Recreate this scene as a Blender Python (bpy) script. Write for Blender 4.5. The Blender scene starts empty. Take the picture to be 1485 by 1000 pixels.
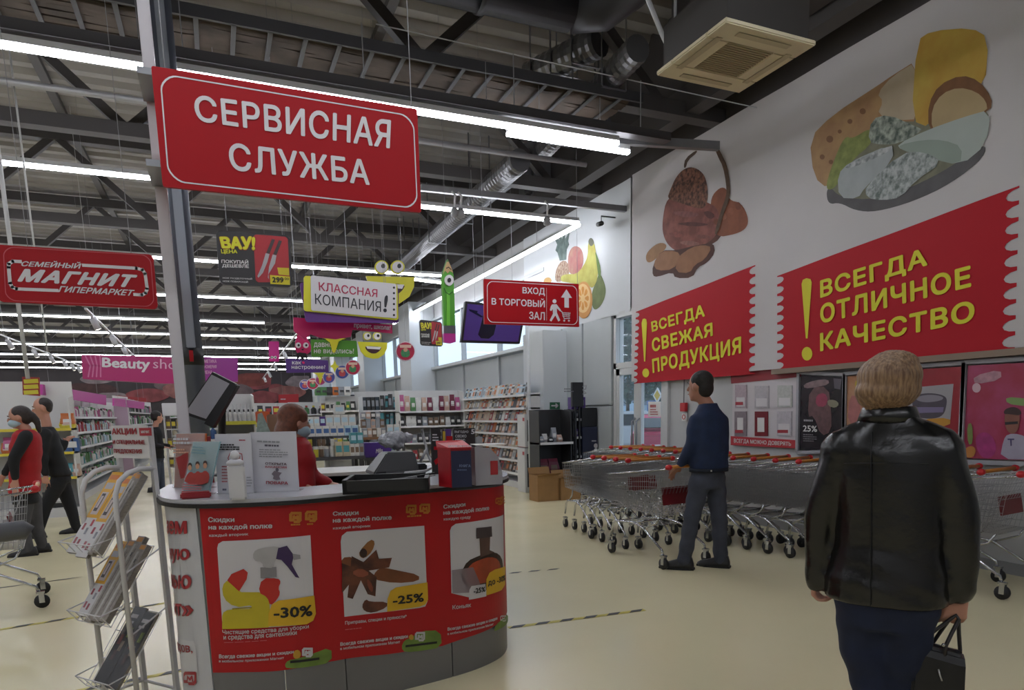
import bpy, bmesh, math, random
import numpy as np
from mathutils import Vector, Matrix
random.seed(7)
SC = bpy.context.scene
COL = SC.collection
PI = math.pi
# ------------------------------------------------------------------ camera
YAW, PIT, ROL = 0.419496241, -0.158287178, -0.0191844258
FPX, CX, CY, EYE = 1004.207, 769.7375, 758.0818, 1.42
def _axes():
    cy, sy = math.cos(YAW), math.sin(YAW)
    f = np.array([sy*math.cos(PIT), cy*math.cos(PIT), math.sin(PIT)])
    r = np.array([cy, -sy, 0.]); u = np.cross(r, f)
    c, s = math.cos(ROL), math.sin(ROL)
    return c*r+s*u, -s*r+c*u, f
AR, AU, AF = _axes()
E0 = np.array([0, 0, EYE])
cam = bpy.data.cameras.new('camera'); camo = bpy.data.objects.new('camera', cam); COL.objects.link(camo)
camo.matrix_world = Matrix(((AR[0], AU[0], -AF[0], 0), (AR[1], AU[1], -AF[1], 0), (AR[2], AU[2], -AF[2], EYE), (0, 0, 0, 1)))
cam.sensor_width = 36; cam.sensor_fit = 'HORIZONTAL'; cam.lens = FPX/1485*36
cam.shift_x = -(CX-742.5)/1485; cam.shift_y = (CY-500)/1485
cam.clip_start = .05; cam.clip_end = 400
SC.camera = camo
# ------------------------------------------------------------------ sky, exposure
w = bpy.data.worlds.new('overcast_sky'); SC.world = w; w.use_nodes = True
wn = w.node_tree.nodes; wl = w.node_tree.links
bg = wn['Background']
tc = wn.new('ShaderNodeTexCoord'); nz = wn.new('ShaderNodeTexNoise'); nz.inputs['Scale'].default_value = 1.7
mx = wn.new('ShaderNodeMixRGB'); mx.inputs[1].default_value = (.46, .66, .95, 1); mx.inputs[2].default_value = (.72, .87, 1, 1)
wl.new(tc.outputs['Generated'], nz.inputs['Vector']); wl.new(nz.outputs['Fac'], mx.inputs[0]); wl.new(mx.outputs[0], bg.inputs[0])
bg.inputs[1].default_value = 1.7
VS = SC.view_settings
VS.view_transform = 'Standard'; VS.look = 'None'; VS.gamma = 1; VS.use_curve_mapping = False
VS.exposure = 0.0
STRIP = 31.0
SC.cycles.max_bounces = 6; SC.cycles.diffuse_bounces = 3; SC.cycles.transparent_max_bounces = 12
SC.cycles.sample_clamp_indirect = 6; SC.cycles.caustics_reflective = False; SC.cycles.caustics_refractive = False
# ------------------------------------------------------------------ materials
def lin(c):
    if isinstance(c, str):
        c = c.lstrip('#'); c = [int(c[i:i+2], 16)/255 for i in (0, 2, 4)]
    return tuple(x/12.92 if x <= .04045 else ((x+.055)/1.055)**2.4 for x in c)
MC = {}
def M(col, rough=.5, metal=0, var=0, scale=20, col2=None, bump=0, emit=0, alpha=1, trans=0, spec=.5, stretch=None, coat=0):
    k = (str(col), rough, metal, var, scale, str(col2), bump, emit, alpha, trans, spec, str(stretch), coat)
    if k in MC: return MC[k]
    m = bpy.data.materials.new('paint_%03d' % len(MC)); m.use_nodes = True
    nt = m.node_tree; N = nt.nodes; L = nt.links; b = N['Principled BSDF']
    c = lin(col)
    b.inputs['Base Color'].default_value = (*c, 1); b.inputs['Roughness'].default_value = rough
    b.inputs['Metallic'].default_value = metal; b.inputs['Specular IOR Level'].default_value = spec
    if coat: b.inputs['Coat Weight'].default_value = coat; b.inputs['Coat Roughness'].default_value = .12
    if alpha < 1: b.inputs['Alpha'].default_value = alpha
    if trans: b.inputs['Transmission Weight'].default_value = trans; b.inputs['IOR'].default_value = 1.7
    if emit: b.inputs['Emission Color'].default_value = (*c, 1); b.inputs['Emission Strength'].default_value = emit
    if var or col2 or bump:
        t = N.new('ShaderNodeTexCoord'); n = N.new('ShaderNodeTexNoise'); n.inputs['Scale'].default_value = scale
        n.inputs['Detail'].default_value = 4
        if stretch:
            mp = N.new('ShaderNodeMapping'); mp.inputs['Scale'].default_value = stretch
            L.new(t.outputs['Object'], mp.inputs[0]); L.new(mp.outputs[0], n.inputs['Vector'])
        else: L.new(t.outputs['Object'], n.inputs['Vector'])
        if col2 or var:
            r = N.new('ShaderNodeValToRGB'); c2 = lin(col2) if col2 else tuple(x*(1-var) for x in c)
            r.color_ramp.elements[0].position = .36; r.color_ramp.elements[1].position = .64
            r.color_ramp.elements[0].color = (*c2, 1); r.color_ramp.elements[1].color = (*c, 1)
            L.new(n.outputs['Fac'], r.inputs[0]); L.new(r.outputs[0], b.inputs['Base Color'])
            if emit: L.new(r.outputs[0], b.inputs['Emission Color'])
        if bump:
            bp = N.new('ShaderNodeBump'); bp.inputs['Strength'].default_value = bump; bp.inputs['Distance'].default_value = .01
            L.new(n.outputs['Fac'], bp.inputs['Height']); L.new(bp.outputs[0], b.inputs['Normal'])
    MC[k] = m; return m
WHITE = M('e4e2e0', .55); RED = M('a8121a', .45); DRED = M('7a1418', .45); YEL = M('d9d13a', .5); BLACK = M('141416', .45)
CHROME = M('b9bcc0', .25, 1); STEEL = M('8b8c90', .4, .8); DGREY = M('3a3a3d', .5); GREY = M('8c8d90', .5); LGREY = M('c3c4c6', .5)
PAPER = M('dcdad8', .7); GLASSM = None
# ------------------------------------------------------------------ mesh helpers
ORG = {}
def org(p):
    while p is not None:
        if p.name in ORG: return ORG[p.name]
        p = p.parent
    return Vector((0, 0, 0))
def link(o, parent=None):
    COL.objects.link(o)
    if parent is not None: o.parent = parent
    return o
def tag(o, label=None, cat=None, group=None, kind=None):
    if label: o['label'] = label
    if cat: o['category'] = cat
    if group: o['group'] = group
    if kind: o['kind'] = kind
    return o
def thing(name, label, cat, loc=(0, 0, 0), rz=0, group=None):
    o = bpy.data.objects.new(name, None); o.empty_display_size = .05
    o.location = loc; o.rotation_euler = (0, 0, rz); COL.objects.link(o)
    ORG[o.name] = Vector(loc) if rz == 0 else Vector((0, 0, 0))
    return tag(o, label, cat, group)
def local(o):            # geometry under o is given in its own frame
    ORG[o.name] = Vector((0, 0, 0)); return o
class MB:
    def __init__(s): s.v = []; s.f = []
    def add(s, vs, fs):
        b = len(s.v); s.v += [tuple(p) for p in vs]; s.f += [tuple(i+b for i in f) for f in fs]; return s
    def box(s, x0, y0, z0, x1, y1, z1):
        return s.add([(x0, y0, z0), (x1, y0, z0), (x1, y1, z0), (x0, y1, z0), (x0, y0, z1), (x1, y0, z1), (x1, y1, z1), (x0, y1, z1)],
                     [(0, 3, 2, 1), (4, 5, 6, 7), (0, 1, 5, 4), (1, 2, 6, 5), (2, 3, 7, 6), (3, 0, 4, 7)])
    def obox(s, c, ax, ay, az):      # oriented box, half vectors
        c, ax, ay, az = map(Vector, (c, ax, ay, az))
        vs = [c+i*ax+j*ay+k*az for k in (-1, 1) for i, j in ((-1, -1), (1, -1), (1, 1), (-1, 1))]
        return s.add(vs, [(0, 3, 2, 1), (4, 5, 6, 7), (0, 1, 5, 4), (1, 2, 6, 5), (2, 3, 7, 6), (3, 0, 4, 7)])
    def cyl(s, p0, p1, r0, r1=None, n=8, cap=True):
        p0, p1 = Vector(p0), Vector(p1); r1 = r0 if r1 is None else r1
        d = (p1-p0)
        if d.length < 1e-6: return s
        d.normalize(); a = d.orthogonal().normalized(); b = d.cross(a)
        vs = [p+r*(math.cos(2*PI*i/n)*a+math.sin(2*PI*i/n)*b) for p, r in ((p0, r0), (p1, r1)) for i in range(n)]
        fs = [(i, (i+1) % n, n+(i+1) % n, n+i) for i in range(n)]
        if cap: fs += [tuple(range(n))[::-1], tuple(range(n, 2*n))]
        return s.add(vs, fs)
    def bar(s, p0, p1, w, h=None, up=(0, 0, 1)):     # rectangular bar
        p0, p1 = Vector(p0), Vector(p1); h = h or w; d = (p1-p0); L = d.length; d.normalize()
        up = Vector(up); a = d.cross(up)
        if a.length < 1e-3: a = d.orthogonal()
        a.normalize(); b = a.cross(d).normalized()
        return s.obox((p0+p1)/2, d*L/2, a*w/2, b*h/2)
    def tube(s, pts, r, n=8):
        pts = [Vector(p) for p in pts]; k = len(pts); rr = r if isinstance(r, (list, tuple)) else [r]*k
        a = None; vs = []
        for i, p in enumerate(pts):
            d = (pts[min(i+1, k-1)]-pts[max(i-1, 0)]).normalized()
            a = d.orthogonal().normalized() if a is None else (a-d*a.dot(d)).normalized()
            b = d.cross(a)
            vs += [p+rr[i]*(math.cos(2*PI*j/n)*a+math.sin(2*PI*j/n)*b) for j in range(n)]
        fs = [(i*n+j, i*n+(j+1) % n, (i+1)*n+(j+1) % n, (i+1)*n+j) for i in range(k-1) for j in range(n)]
        fs += [tuple(range(n))[::-1], tuple(range((k-1)*n, k*n))]
        return s.add(vs, fs)
    def lathe(s, prof, c=(0, 0, 0), n=16, sx=1, sy=1):
        c = Vector(c); k = len(prof)
        vs = [c+Vector((r*sx*math.cos(2*PI*j/n), r*sy*math.sin(2*PI*j/n), z)) for r, z in prof for j in range(n)]
        fs = [(i*n+j, i*n+(j+1) % n, (i+1)*n+(j+1) % n, (i+1)*n+j) for i in range(k-1) for j in range(n)]
        fs += [tuple(range(n))[::-1], tuple(range((k-1)*n, k*n))]
        return s.add(vs, fs)
    def loft(s, rings):
        n = len(rings[0]); k = len(rings); b = [p for r in rings for p in r]
        fs = [(i*n+j, i*n+(j+1) % n, (i+1)*n+(j+1) % n, (i+1)*n+j) for i in range(k-1) for j in range(n)]
        fs += [tuple(range(n))[::-1], tuple(range((k-1)*n, k*n))]
        return s.add(b, fs)
    def ell(s, c, rx, ry, rz, n=12, m=8, A=None):
        c = Vector(c); A = A or (Vector((1, 0, 0)), Vector((0, 1, 0)), Vector((0, 0, 1)))
        rings = []
        for i in range(m+1):
            t = PI*(i+.02)/(m+.04); q = math.sin(t); z = -math.cos(t)
            rings.append([c+A[0]*rx*q*math.cos(2*PI*j/n)+A[1]*ry*q*math.sin(2*PI*j/n)+A[2]*rz*z for j in range(n)])
        return s.loft(rings)
    def extr(s, poly, d):            # planar polygon (3D points) pushed along d
        poly = [Vector(p) for p in poly]; d = Vector(d); n = len(poly)
        return s.add(poly+[p+d for p in poly], [tuple(range(n)), tuple(range(n, 2*n))[::-1]]+[(i, n+i, n+(i+1) % n, (i+1) % n) for i in range(n)])
    def mesh(s, name, mat, off=Vector((0, 0, 0)), smooth=False):
        me = bpy.data.meshes.new(name); me.from_pydata([(p[0]-off[0], p[1]-off[1], p[2]-off[2]) for p in s.v], [], s.f)
        me.materials.append(mat); me.validate()
        if smooth: me.polygons.foreach_set('use_smooth', [True]*len(me.polygons))
        me.update(); return me
    def build(s, name, mat, parent=None, smooth=False, bevel=0, fixn=True):
        me = s.mesh(name, mat, org(parent), smooth)
        if fixn or bevel:
            bm = bmesh.new(); bm.from_mesh(me)
            if fixn: bmesh.ops.recalc_face_normals(bm, faces=bm.faces)
            if bevel:
                es = [e for e in bm.edges if len(e.link_faces) == 2 and e.calc_face_angle(0) > .6]
                bmesh.ops.bevel(bm, geom=es, offset=bevel, segments=2, affect='EDGES', clamp_overlap=True)
            bm.to_mesh(me); bm.free()
        return link(bpy.data.objects.new(name, me), parent)
def struct(o): o['kind'] = 'structure'; return o
def dup(root, loc=None, rz=None, label=None, group=None):
    r = root.copy(); COL.objects.link(r)
    if loc is not None: r.location = loc
    if rz is not None: r.rotation_euler = (0, 0, rz)
    if label: r['label'] = label
    if group: r['group'] = group
    def rec(src, dst):
        for ch in list(src.children):
            c = ch.copy(); COL.objects.link(c); c.parent = dst; rec(ch, c)
    rec(root, r)
    return r
# ------------------------------------------------------------------ photograph rays -> places in the room
def ray(x, y): return (x-CX)/FPX*AR-(y-CY)/FPX*AU+AF
def onX(x, y, X): d = ray(x, y); return Vector(E0+d*X/d[0])
def onY(x, y, Y): d = ray(x, y); return Vector(E0+d*Y/d[1])
def onZ(x, y, Z): d = ray(x, y); return Vector(E0+d*(Z-EYE)/d[2])
class Surf:              # flat surface: origin P, right R, up U; normal faces the shopper
    def __init__(s, P, R, U, cuts=None, wave=None):
        s.P, s.R, s.U = Vector(P), Vector(R).normalized(), Vector(U).normalized(); s.N = s.R.cross(s.U).normalized(); s.cuts = cuts; s.wave = wave
    def uv(s, x, y):
        d = Vector(ray(x, y)); t = (s.P-Vector(E0)).dot(s.N)/d.dot(s.N); p = Vector(E0)+d*t-s.P
        return (p.dot(s.R), p.dot(s.U))
    def to3(s, u, v, off=0):
        if s.wave: off += s.wave(u, v)
        return s.P+s.R*u+s.U*v+s.N*off
def PY(Y): return Surf((0, Y, 0), (1, 0, 0), (0, 0, 1))
def PX(X, **k): return Surf((X, 0, 0), (0, -1, 0), (0, 0, 1), **k)
def PZ(Z): return Surf((0, 0, Z), (1, 0, 0), (0, 1, 0))
def smoothpoly(pts, it=2):
    for _ in range(it):
        q = []
        for i in range(len(pts)):
            a, b = pts[i], pts[(i+1) % len(pts)]
            q += [(a[0]*.75+b[0]*.25, a[1]*.75+b[1]*.25), (a[0]*.25+b[0]*.75, a[1]*.25+b[1]*.75)]
        pts = q
    return pts
def flat(S, polys, name, mat, parent, off=.002):   # polys in uv, list of loops (each a face)
    bm = bmesh.new()
    for pl in polys:
        try: bm.faces.new([bm.verts.new((u, v, 0)) for u, v in pl])
        except ValueError: pass
    if S.cuts:
        bmesh.ops.triangulate(bm, faces=bm.faces)
        us = [v.co.x for v in bm.verts]; lo, hi = min(us), max(us)
        for c in S.cuts:
            if lo < c < hi: bmesh.ops.bisect_plane(bm, geom=bm.verts[:]+bm.edges[:]+bm.faces[:], plane_co=(c, 0, 0), plane_no=(1, 0, 0), dist=1e-5)
    o = org(parent)
    for v in bm.verts: v.co = S.to3(v.co.x, v.co.y, off)-o
    bmesh.ops.recalc_face_normals(bm, faces=bm.faces)
    me = bpy.data.meshes.new(name); bm.to_mesh(me); bm.free(); me.materials.append(mat)
    return link(bpy.data.objects.new(name, me), parent)
def shape(S, px, name, mat, parent, off=.002, smooth=0):
    pts = [S.uv(*p) for p in (smoothpoly(px, smooth) if smooth else px)]
    return flat(S, [pts], name, mat, parent, off)
def rrect(S, q, r=.0, n=5):      # q = 4 px corners TL TR BR BL -> rounded uv loop
    c = [Vector((*S.uv(*p), 0)) for p in q]; out = []
    if r <= 0: return [(p.x, p.y) for p in c]
    for i in range(4):
        p, a, b = c[i], c[i-1], c[(i+1) % 4]
        da, db = (a-p).normalized(), (b-p).normalized(); rr = min(r, (a-p).length*.49, (b-p).length*.49)
        p0, p1 = p+da*rr, p+db*rr
        for k in range(n+1):
            t = k/n; w0, w1, w2 = (1-t)**2, 2*t*(1-t)*.55, t*t; sm = w0+w1+w2
            out.append((p0*w0+p*w1+p1*w2)/sm)
    return [(p.x, p.y) for p in out]
def inset(loop, d):
    n = len(loop); cx = sum(p[0] for p in loop)/n; cy = sum(p[1] for p in loop)/n
    x0, x1 = min(p[0] for p in loop), max(p[0] for p in loop); y0, y1 = min(p[1] for p in loop), max(p[1] for p in loop)
    fx, fy = 1-2*d/(x1-x0), 1-2*d/(y1-y0)
    return [(cx+(p[0]-cx)*fx, cy+(p[1]-cy)*fy) for p in loop]
def ringloops(l, d):
    b = inset(l, d); n = len(l)
    return [[l[i], l[(i+1) % n], b[(i+1) % n], b[i]] for i in range(n)]
def board(S, loop, name, mat, parent, th=.02, off=0):
    mb = MB(); mb.extr([S.to3(u, v, off) for u, v in loop], -S.N*th); return mb.build(name, mat, parent)
TXT = {}
WS = bpy.data.scenes.new('workshop')       # empty side scene so that shaping a mesh does not re-evaluate the shop
def evaluated(o):
    WS.collection.objects.link(o); vl = WS.view_layers[0]; vl.update(); dg = vl.depsgraph; return o.evaluated_get(dg), dg
def fillglyphs(P, E):      # outlines -> triangles, keeping what lies inside by winding number
    from mathutils.geometry import delaunay_2d_cdt
    nb = {}
    for a, b in E: nb.setdefault(a, []).append(b); nb.setdefault(b, []).append(a)
    seen = set(); D = []
    for s0 in nb:                                   # walk every closed outline once, in index order
        if s0 in seen: continue
        loop = [s0]; seen.add(s0); cur = min(nb[s0])if len(nb[s0]) > 1 and min(nb[s0]) == s0+1 else (s0+1 if s0+1 in nb[s0] else nb[s0][0])
        while cur not in seen:
            loop.append(cur); seen.add(cur); nx = [q for q in nb[cur] if q not in seen]
            if not nx: break
            cur = nx[0]
        D += list(zip(loop, loop[1:]+loop[:1]))
    V, _, F, _, _, _ = delaunay_2d_cdt([Vector(p) for p in P], [tuple(map(int, d)) for d in D], [], 0, 1e-6)
    V = np.array([tuple(p) for p in V]); F = [tuple(q) for q in F]; C = np.array([V[list(q)].mean(0) for q in F])
    A, B = P[[d[0] for d in D]], P[[d[1] for d in D]]; wn_ = np.zeros(len(C), int)
    for (ax, ay), (bx, by) in zip(A, B):
        l = (bx-ax)*(C[:, 1]-ay)-(by-ay)*(C[:, 0]-ax)
        wn_ += ((ay <= C[:, 1]) & (by > C[:, 1]) & (l > 0)).astype(int)-((ay > C[:, 1]) & (by <= C[:, 1]) & (l < 0)).astype(int)
    return V, [q for q, k in zip(F, wn_) if k != 0]
def textmesh(s, bold=.0, shear=0, space=1):
    k = (s, bold, shear, space)
    if k not in TXT:
        c = bpy.data.curves.new('t', 'FONT'); c.body = s; c.size = 1; c.fill_mode = 'NONE'; c.shear = shear; c.resolution_u = 2; c.space_character = space
        o = bpy.data.objects.new('t', c); ev, dg = evaluated(o); me = ev.to_mesh()
        P = np.array([(p.co.x, p.co.y) for p in me.vertices]).reshape(-1, 2); E = np.array([tuple(e.vertices) for e in me.edges]).reshape(-1, 2)
        ev.to_mesh_clear(); bpy.data.objects.remove(o); bpy.data.curves.remove(c)
        v, f = fillglyphs(P, E)
        if bold:
            n = len(v); vs = [v]; fs = list(f); K = 8 if bold > .025 else 5
            for j in range(K):
                vs.append(v+bold*np.array([math.cos(2*PI*j/K+.37), math.sin(2*PI*j/K+.37)])); fs += [tuple(i+n*(j+1) for i in q) for q in f]
            v = np.concatenate(vs); f = fs; zz = np.repeat(np.arange(K+1), n)*.0003
        else: zz = np.zeros(len(v))
        lo, hi = v.min(0), v.max(0); TXT[k] = (np.column_stack(((v-lo)/(hi-lo), zz)), f)
    return TXT[k]
def text(S, s, q, mat, parent, bold=.0, off=.003, shear=0, name='lettering', space=1):
    """q = px corners TL TR BR BL of the inked box, or (x0,y0,x1,y1)"""
    if len(q) == 4 and not hasattr(q[0], '__len__'): q = [(q[0], q[1]), (q[2], q[1]), (q[2], q[3]), (q[0], q[3])]
    v, f = textmesh(s, bold, shear, space); tl, tr, br, bl = [np.array(S.uv(*p)) for p in q]; o = org(parent)
    mb = MB(); pts = []
    for a, b, z_ in v:
        p = (tl*(1-a)+tr*a)*b+(bl*(1-a)+br*a)*(1-b); pts.append(S.to3(p[0], p[1], off+z_))
    mb.add(pts, f)
    return mb.build(name, mat, parent, fixn=False)
def lines(S, q, n, mat, parent, off=.003, name='small_print', fill=.45, seed=1):   # unreadably small print as thin bars
    rnd = random.Random(seed)
    tl, tr, br, bl = [np.array(S.uv(*p)) for p in q]; polys = []
    for i in range(n):
        t0, t1 = (i+.5-fill/2)/n, (i+.5+fill/2)/n; x = 0; e = rnd.uniform(.6, 1)
        while x < e:
            w_ = rnd.uniform(.05, .16); x1 = min(x+w_, e)
            P = lambda a, t: tuple((tl*(1-a)+tr*a)*(1-t)+(bl*(1-a)+br*a)*t)
            polys.append([P(x, t0), P(x1, t0), P(x1, t1), P(x, t1)]); x = x1+.02
    return flat(S, polys, name, mat, parent, off)
def R4(x0, y0, x1, y1): return [(x0, y0), (x1, y0), (x1, y1), (x0, y1)]
def remesh(mb, name, mat, parent, voxel=.012, smooth=6, disp=None):
    me = mb.mesh('tmp', mat, org(parent)); o = bpy.data.objects.new('tmp', me)
    bm = bmesh.new(); bm.from_mesh(me); bmesh.ops.recalc_face_normals(bm, faces=bm.faces); bm.to_mesh(me); bm.free()
    r = o.modifiers.new('r', 'REMESH'); r.mode = 'VOXEL'; r.voxel_size = voxel; r.use_smooth_shade = True
    s = o.modifiers.new('s', 'SMOOTH'); s.iterations = smooth; s.factor = .5
    ev, dg = evaluated(o)
    m2 = bpy.data.meshes.new_from_object(ev, depsgraph=dg); bpy.data.objects.remove(o)
    m2.name = name
    if disp:
        for v in m2.vertices: v.co = v.co+v.normal*disp(v.co)
    m2.polygons.foreach_set('use_smooth', [True]*len(m2.polygons))
    if not m2.materials: m2.materials.append(mat)
    m2.update(); return link(bpy.data.objects.new(name, m2), parent)
# ================================================================== SETTING
XW = 6.0; ZC = 6.5
def floor_mat():
    m = M('e2d8b2', .2, 0, .03, 1.3); m2 = m.copy(); MC['floor'] = m2
    nt = m2.node_tree; N = nt.nodes; L = nt.links; b = N['Principled BSDF']
    t = N.new('ShaderNodeTexCoord'); n = N.new('ShaderNodeTexNoise'); n.inputs['Scale'].default_value = 1.5; n.inputs['Detail'].default_value = 2
    r = N.new('ShaderNodeMapRange'); r.inputs[1].default_value = .3; r.inputs[2].default_value = .7; r.inputs[3].default_value = .2; r.inputs[4].default_value = .27
    L.new(t.outputs['Object'], n.inputs['Vector']); L.new(n.outputs['Fac'], r.inputs[0]); L.new(r.outputs[0], b.inputs['Roughness'])
    return m2
struct(MB().box(-16, -4, -.2, XW+.3, 62, 0).build('floor', floor_mat()))
# ceiling of ribbed steel deck, ribs along X
mb = MB(); y = -4; prof = []
while y < 60:
    prof += [(y, ZC), (y+.16, ZC), (y+.22, ZC+.09), (y+.36, ZC+.09)]; y += .42
a = [(-16, p[0], p[1]) for p in prof]; b = [(XW, p[0], p[1]) for p in prof]; n = len(prof)
mb.add(a+b, [(i, i+1, n+i+1, n+i) for i in range(n-1)])
mb.box(-16, -4, ZC+.12, XW+.3, 62, ZC+.3)
struct(mb.build('ceiling', M('9c9894', .5, .1, .12, 1.5)))
struct(MB().box(XW-.02, -4, 4.87, XW-.002, 60, ZC+.1).build('upper_wall_shade', M('45403f', .7, 0, .15, 2)))  # dark sheet: the shade on the wall above the banners, put into its colour
WALLM = M('b9babb', .6, 0, .04, 2); PANELM = M('aeb4b6', .5, 0, .03, 3); FRAMEM = M('b4b6b4', .4)
# ---- right wall
DY0, DY1 = 8.43, 9.93
mb = MB(); mb.box(XW, -4, 0, XW+.08, DY0, ZC+.12); mb.box(XW, DY0, 2.95, XW+.08, DY1, ZC+.12); mb.box(XW, DY1, 0, XW+.08, 13.4, ZC+.12)
mb.box(XW, 13.4, 0, XW+.08, 60, 1.0); mb.box(XW, 13.4, 4.15, XW+.08, 60, ZC+.12)
struct(mb.build('wall_right', WALLM))
struct(MB().box(-16.2, -4, 0, -16, 60.3, ZC+.12).build('wall_left', M('a9a9aa', .7)))
struct(MB().box(-16, -4.2, 0, XW+.08, -4, ZC+.12).build('wall_front', M('a9a9aa', .7)))
struct(MB().box(-16, 60, 0, XW+.3, 60.3, ZC).build('wall_back', M('4a4547', .7)))
# cladding panels between door and pillar
wp = struct(thing('wall_panelling', None, None)); 
for i, (y0, y1) in enumerate([(10.0, 10.95), (11.0, 11.75), (11.8, 12.05)]):
    for z0, z1 in ((.12, 1.5), (1.52, 2.93)):
        MB().box(XW-.05, y0, z0, XW-.004, y1, z1).build('panel', PANELM, wp, bevel=.006)
PILM = M('c9ced2', .5, 0, .03, 2)
def pillar(y0, y1, x0, h=4.6):
    o = MB().box(x0, y0, 0, XW-.003, y1, h).build('trim_1', PILM, bevel=.01); struct(o); return o
pY = onX(826, 600, XW).y; pxx = onY(789, 600, pY).x
pillar(pY, pY+.9, pxx, 2.88)
# window bays further on
WF = M('a9adb0', .45); GL = M('cfe0ea', .03, 0, alpha=.12, spec=.6)
def bay(y0, y1, k):
    o = struct(thing('window_%d' % k, None, None, (XW, y0, 1.0)))
    mb = MB(); fr = .07
    zs = 2.72
    for z in (1.03, zs, 4.12): mb.box(XW-.06, y0, z-fr/2, XW+.08, y1, z+fr/2)
    ny = 3
    for i in range(ny+1):
        yy = y0+(y1-y0)*i/ny; mb.box(XW-.05, yy-fr/2, 1.0, XW+.07, yy+fr/2, 4.15)
    mb.build('window_frame', WF, o)
    MB().box(XW-.16, y0, zs-.03, XW-.03, y1, zs+.05).build('sill', M('bfc3c6', .5), o, bevel=.01)
    for i in range(ny):
        a, b = y0+(y1-y0)*i/ny+fr/2, y0+(y1-y0)*(i+1)/ny-fr/2
        MB().box(XW, a, 1.07, XW+.04, b, zs-.05).build('panel', PANELM, o)
        MB().box(XW+.02, a, zs+.04, XW+.03, b, 4.08).build('pane', GL, o)
edges = []
def py_at(px, yy=520): return onX(px, yy, XW).y
b1 = py_at(632)    # near edge of the second pillar
bay(pY+.9, b1, 1)
ye = b1; k = 2
while ye < 52:
    pillar(ye, ye+1.3, XW-.75); bay(ye+1.3, ye+6.9, k); ye += 6.9; k += 1
# ---- glazed door pair with transom
d = struct(thing('door_1', None, None, (XW, DY0, 0)))
DM = M('c2c4c4', .4)
mb = MB(); F = .07
for yy in (DY0+F/2, DY1-F/2): mb.box(XW-.045, yy-F/2, 0, XW+.1, yy+F/2, 2.95)
for z in (2.13, 2.92): mb.box(XW-.045, DY0, z-.045, XW+.1, DY1, z+.045)
mb.box(XW-.05, (DY0+DY1)/2-.03, 2.13, XW+.08, (DY0+DY1)/2+.03, 2.95)
mb.build('door_frame', DM, d)
ym = (DY0+DY1)/2+.05
for a, b in ((DY0+F, ym), (ym, DY1-F)):
    mb = MB(); s = .1
    mb.box(XW-.04, a, .02, XW+.02, a+s, 2.08); mb.box(XW-.04, b-s, .02, XW+.02, b, 2.08)
    mb.box(XW-.04, a, .02, XW+.02, b, .2); mb.box(XW-.04, a, 1.98, XW+.02, b, 2.08)
    lf = mb.build('door_leaf', DM, d)
    MB().box(XW-.015, a+s, .2, XW-.008, b-s, 1.98).build('pane', GL, lf)
    hy = ym+(.06 if a > DY0+F+.01 else -.06)
    MB().tube([(XW-.04, hy, .85), (XW-.1, hy, .9), (XW-.1, hy, 1.25), (XW-.04, hy, 1.3)], .014).build('handle', STEEL, lf, True)
MB().box(XW+.02, DY0+F, 2.17, XW+.03, DY1-F, 2.88).build('transom_pane', GL, d)
MB().box(XW-.02, -4, .0, XW-.004, DY0, .1).build('baseboard_right', GREY)['kind'] = 'structure'
# ---- outside
ext = MB().box(XW+.3, -20, -.35, 60, 70, -.15).build('trim_20', M('6d6f72', .8, 0, .15, 3)); struct(ext)
# ================================================================== ROOF STEEL, LIGHTS, DUCTS
TM = M('4d4a4a', .55, .2); LH = M('c6c7c9', .4)
def truss(y, zb=4.95, zt=6.3, far=False, lab=''):
    t = thing('roof_truss', lab, 'truss', (-16, y, zb), group='steel roof trusses')
    MB().box(-16, y-.09, zb-.09, XW-.02, y+.09, zb+.07).build('bottom_chord', TM, t)
    MB().box(-16, y-.1, zt-.08, XW-.02, y+.1, zt+.1).build('top_chord', TM, t)
    x = -15.2; k = 0; P = 1.45
    me = None
    while x < XW-1.2:
        za, zb2 = (zb, zt) if k % 2 == 0 else (zt, zb)
        o = MB().bar((x, y, za), (x+P, y, zb2), .11, .11, (0, 1, 0)).build('diagonal', TM, t); x += P; k += 1
LROWS = [(7.0, -11, 4.25), (10.0, -12, 5.36), (14.68, -12, 4.62), (18.9, -12, 3.6), (23.5, -12, 1.6), (27.4, -13, 3.4), (32., -13, 3.6), (36.8, -14, 5), (41.2, -14, 5), (45.6, -14, 5), (50, -14, 5), (54.4, -14, 5)]
EM = M('f4f7ff', .5, emit=STRIP)
def strip(p0, p1, label, group=None):
    p0, p1 = Vector(p0), Vector(p1); t = thing('ceiling_light', label, 'light', tuple((p0+p1)/2), group=group)
    MB().bar(p0+Vector((0, 0, .045)), p1+Vector((0, 0, .045)), .07, .05).build('housing', LH, t)
    MB().bar(p0, p1, .062, .035).build('diffuser', EM, t)
    L = (p1-p0).length; k = max(2, int(L/3))
    for i in range(k):
        q = p0.lerp(p1, (i+.5)/k); MB().cyl(q+Vector((0, 0, .05)), (q.x, q.y, 4.87 if q.z < 4.8 else q.z+.4), .004, n=4).build('hanger', GREY, t)
    return t
ORD = ['first', 'second', 'third', 'fourth', 'fifth', 'sixth', 'seventh', 'eighth', 'ninth', 'tenth', 'eleventh', 'twelfth', 'thirteenth']
for i, (y, x0, x1) in enumerate(LROWS):
    truss(y+.42, lab='dark steel lattice truss above the %s row of strip lights from the camera' % ORD[i])
    strip((x0, y, 4.3), (x1, y, 4.3), ['nearest long strip light, running behind the red service sign', 'second long strip light, meeting the lengthwise strip near the fruit banner', 'third long strip light behind the knife price screen', 'fourth long strip light from the front'][i] if i < 4 else 'long white strip light, %s row from the camera in the far ceiling' % ORD[i], None if i < 4 else 'far strip lights')
truss(3.1, lab='dark steel truss above the counter, nearest to the camera'); 
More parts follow.
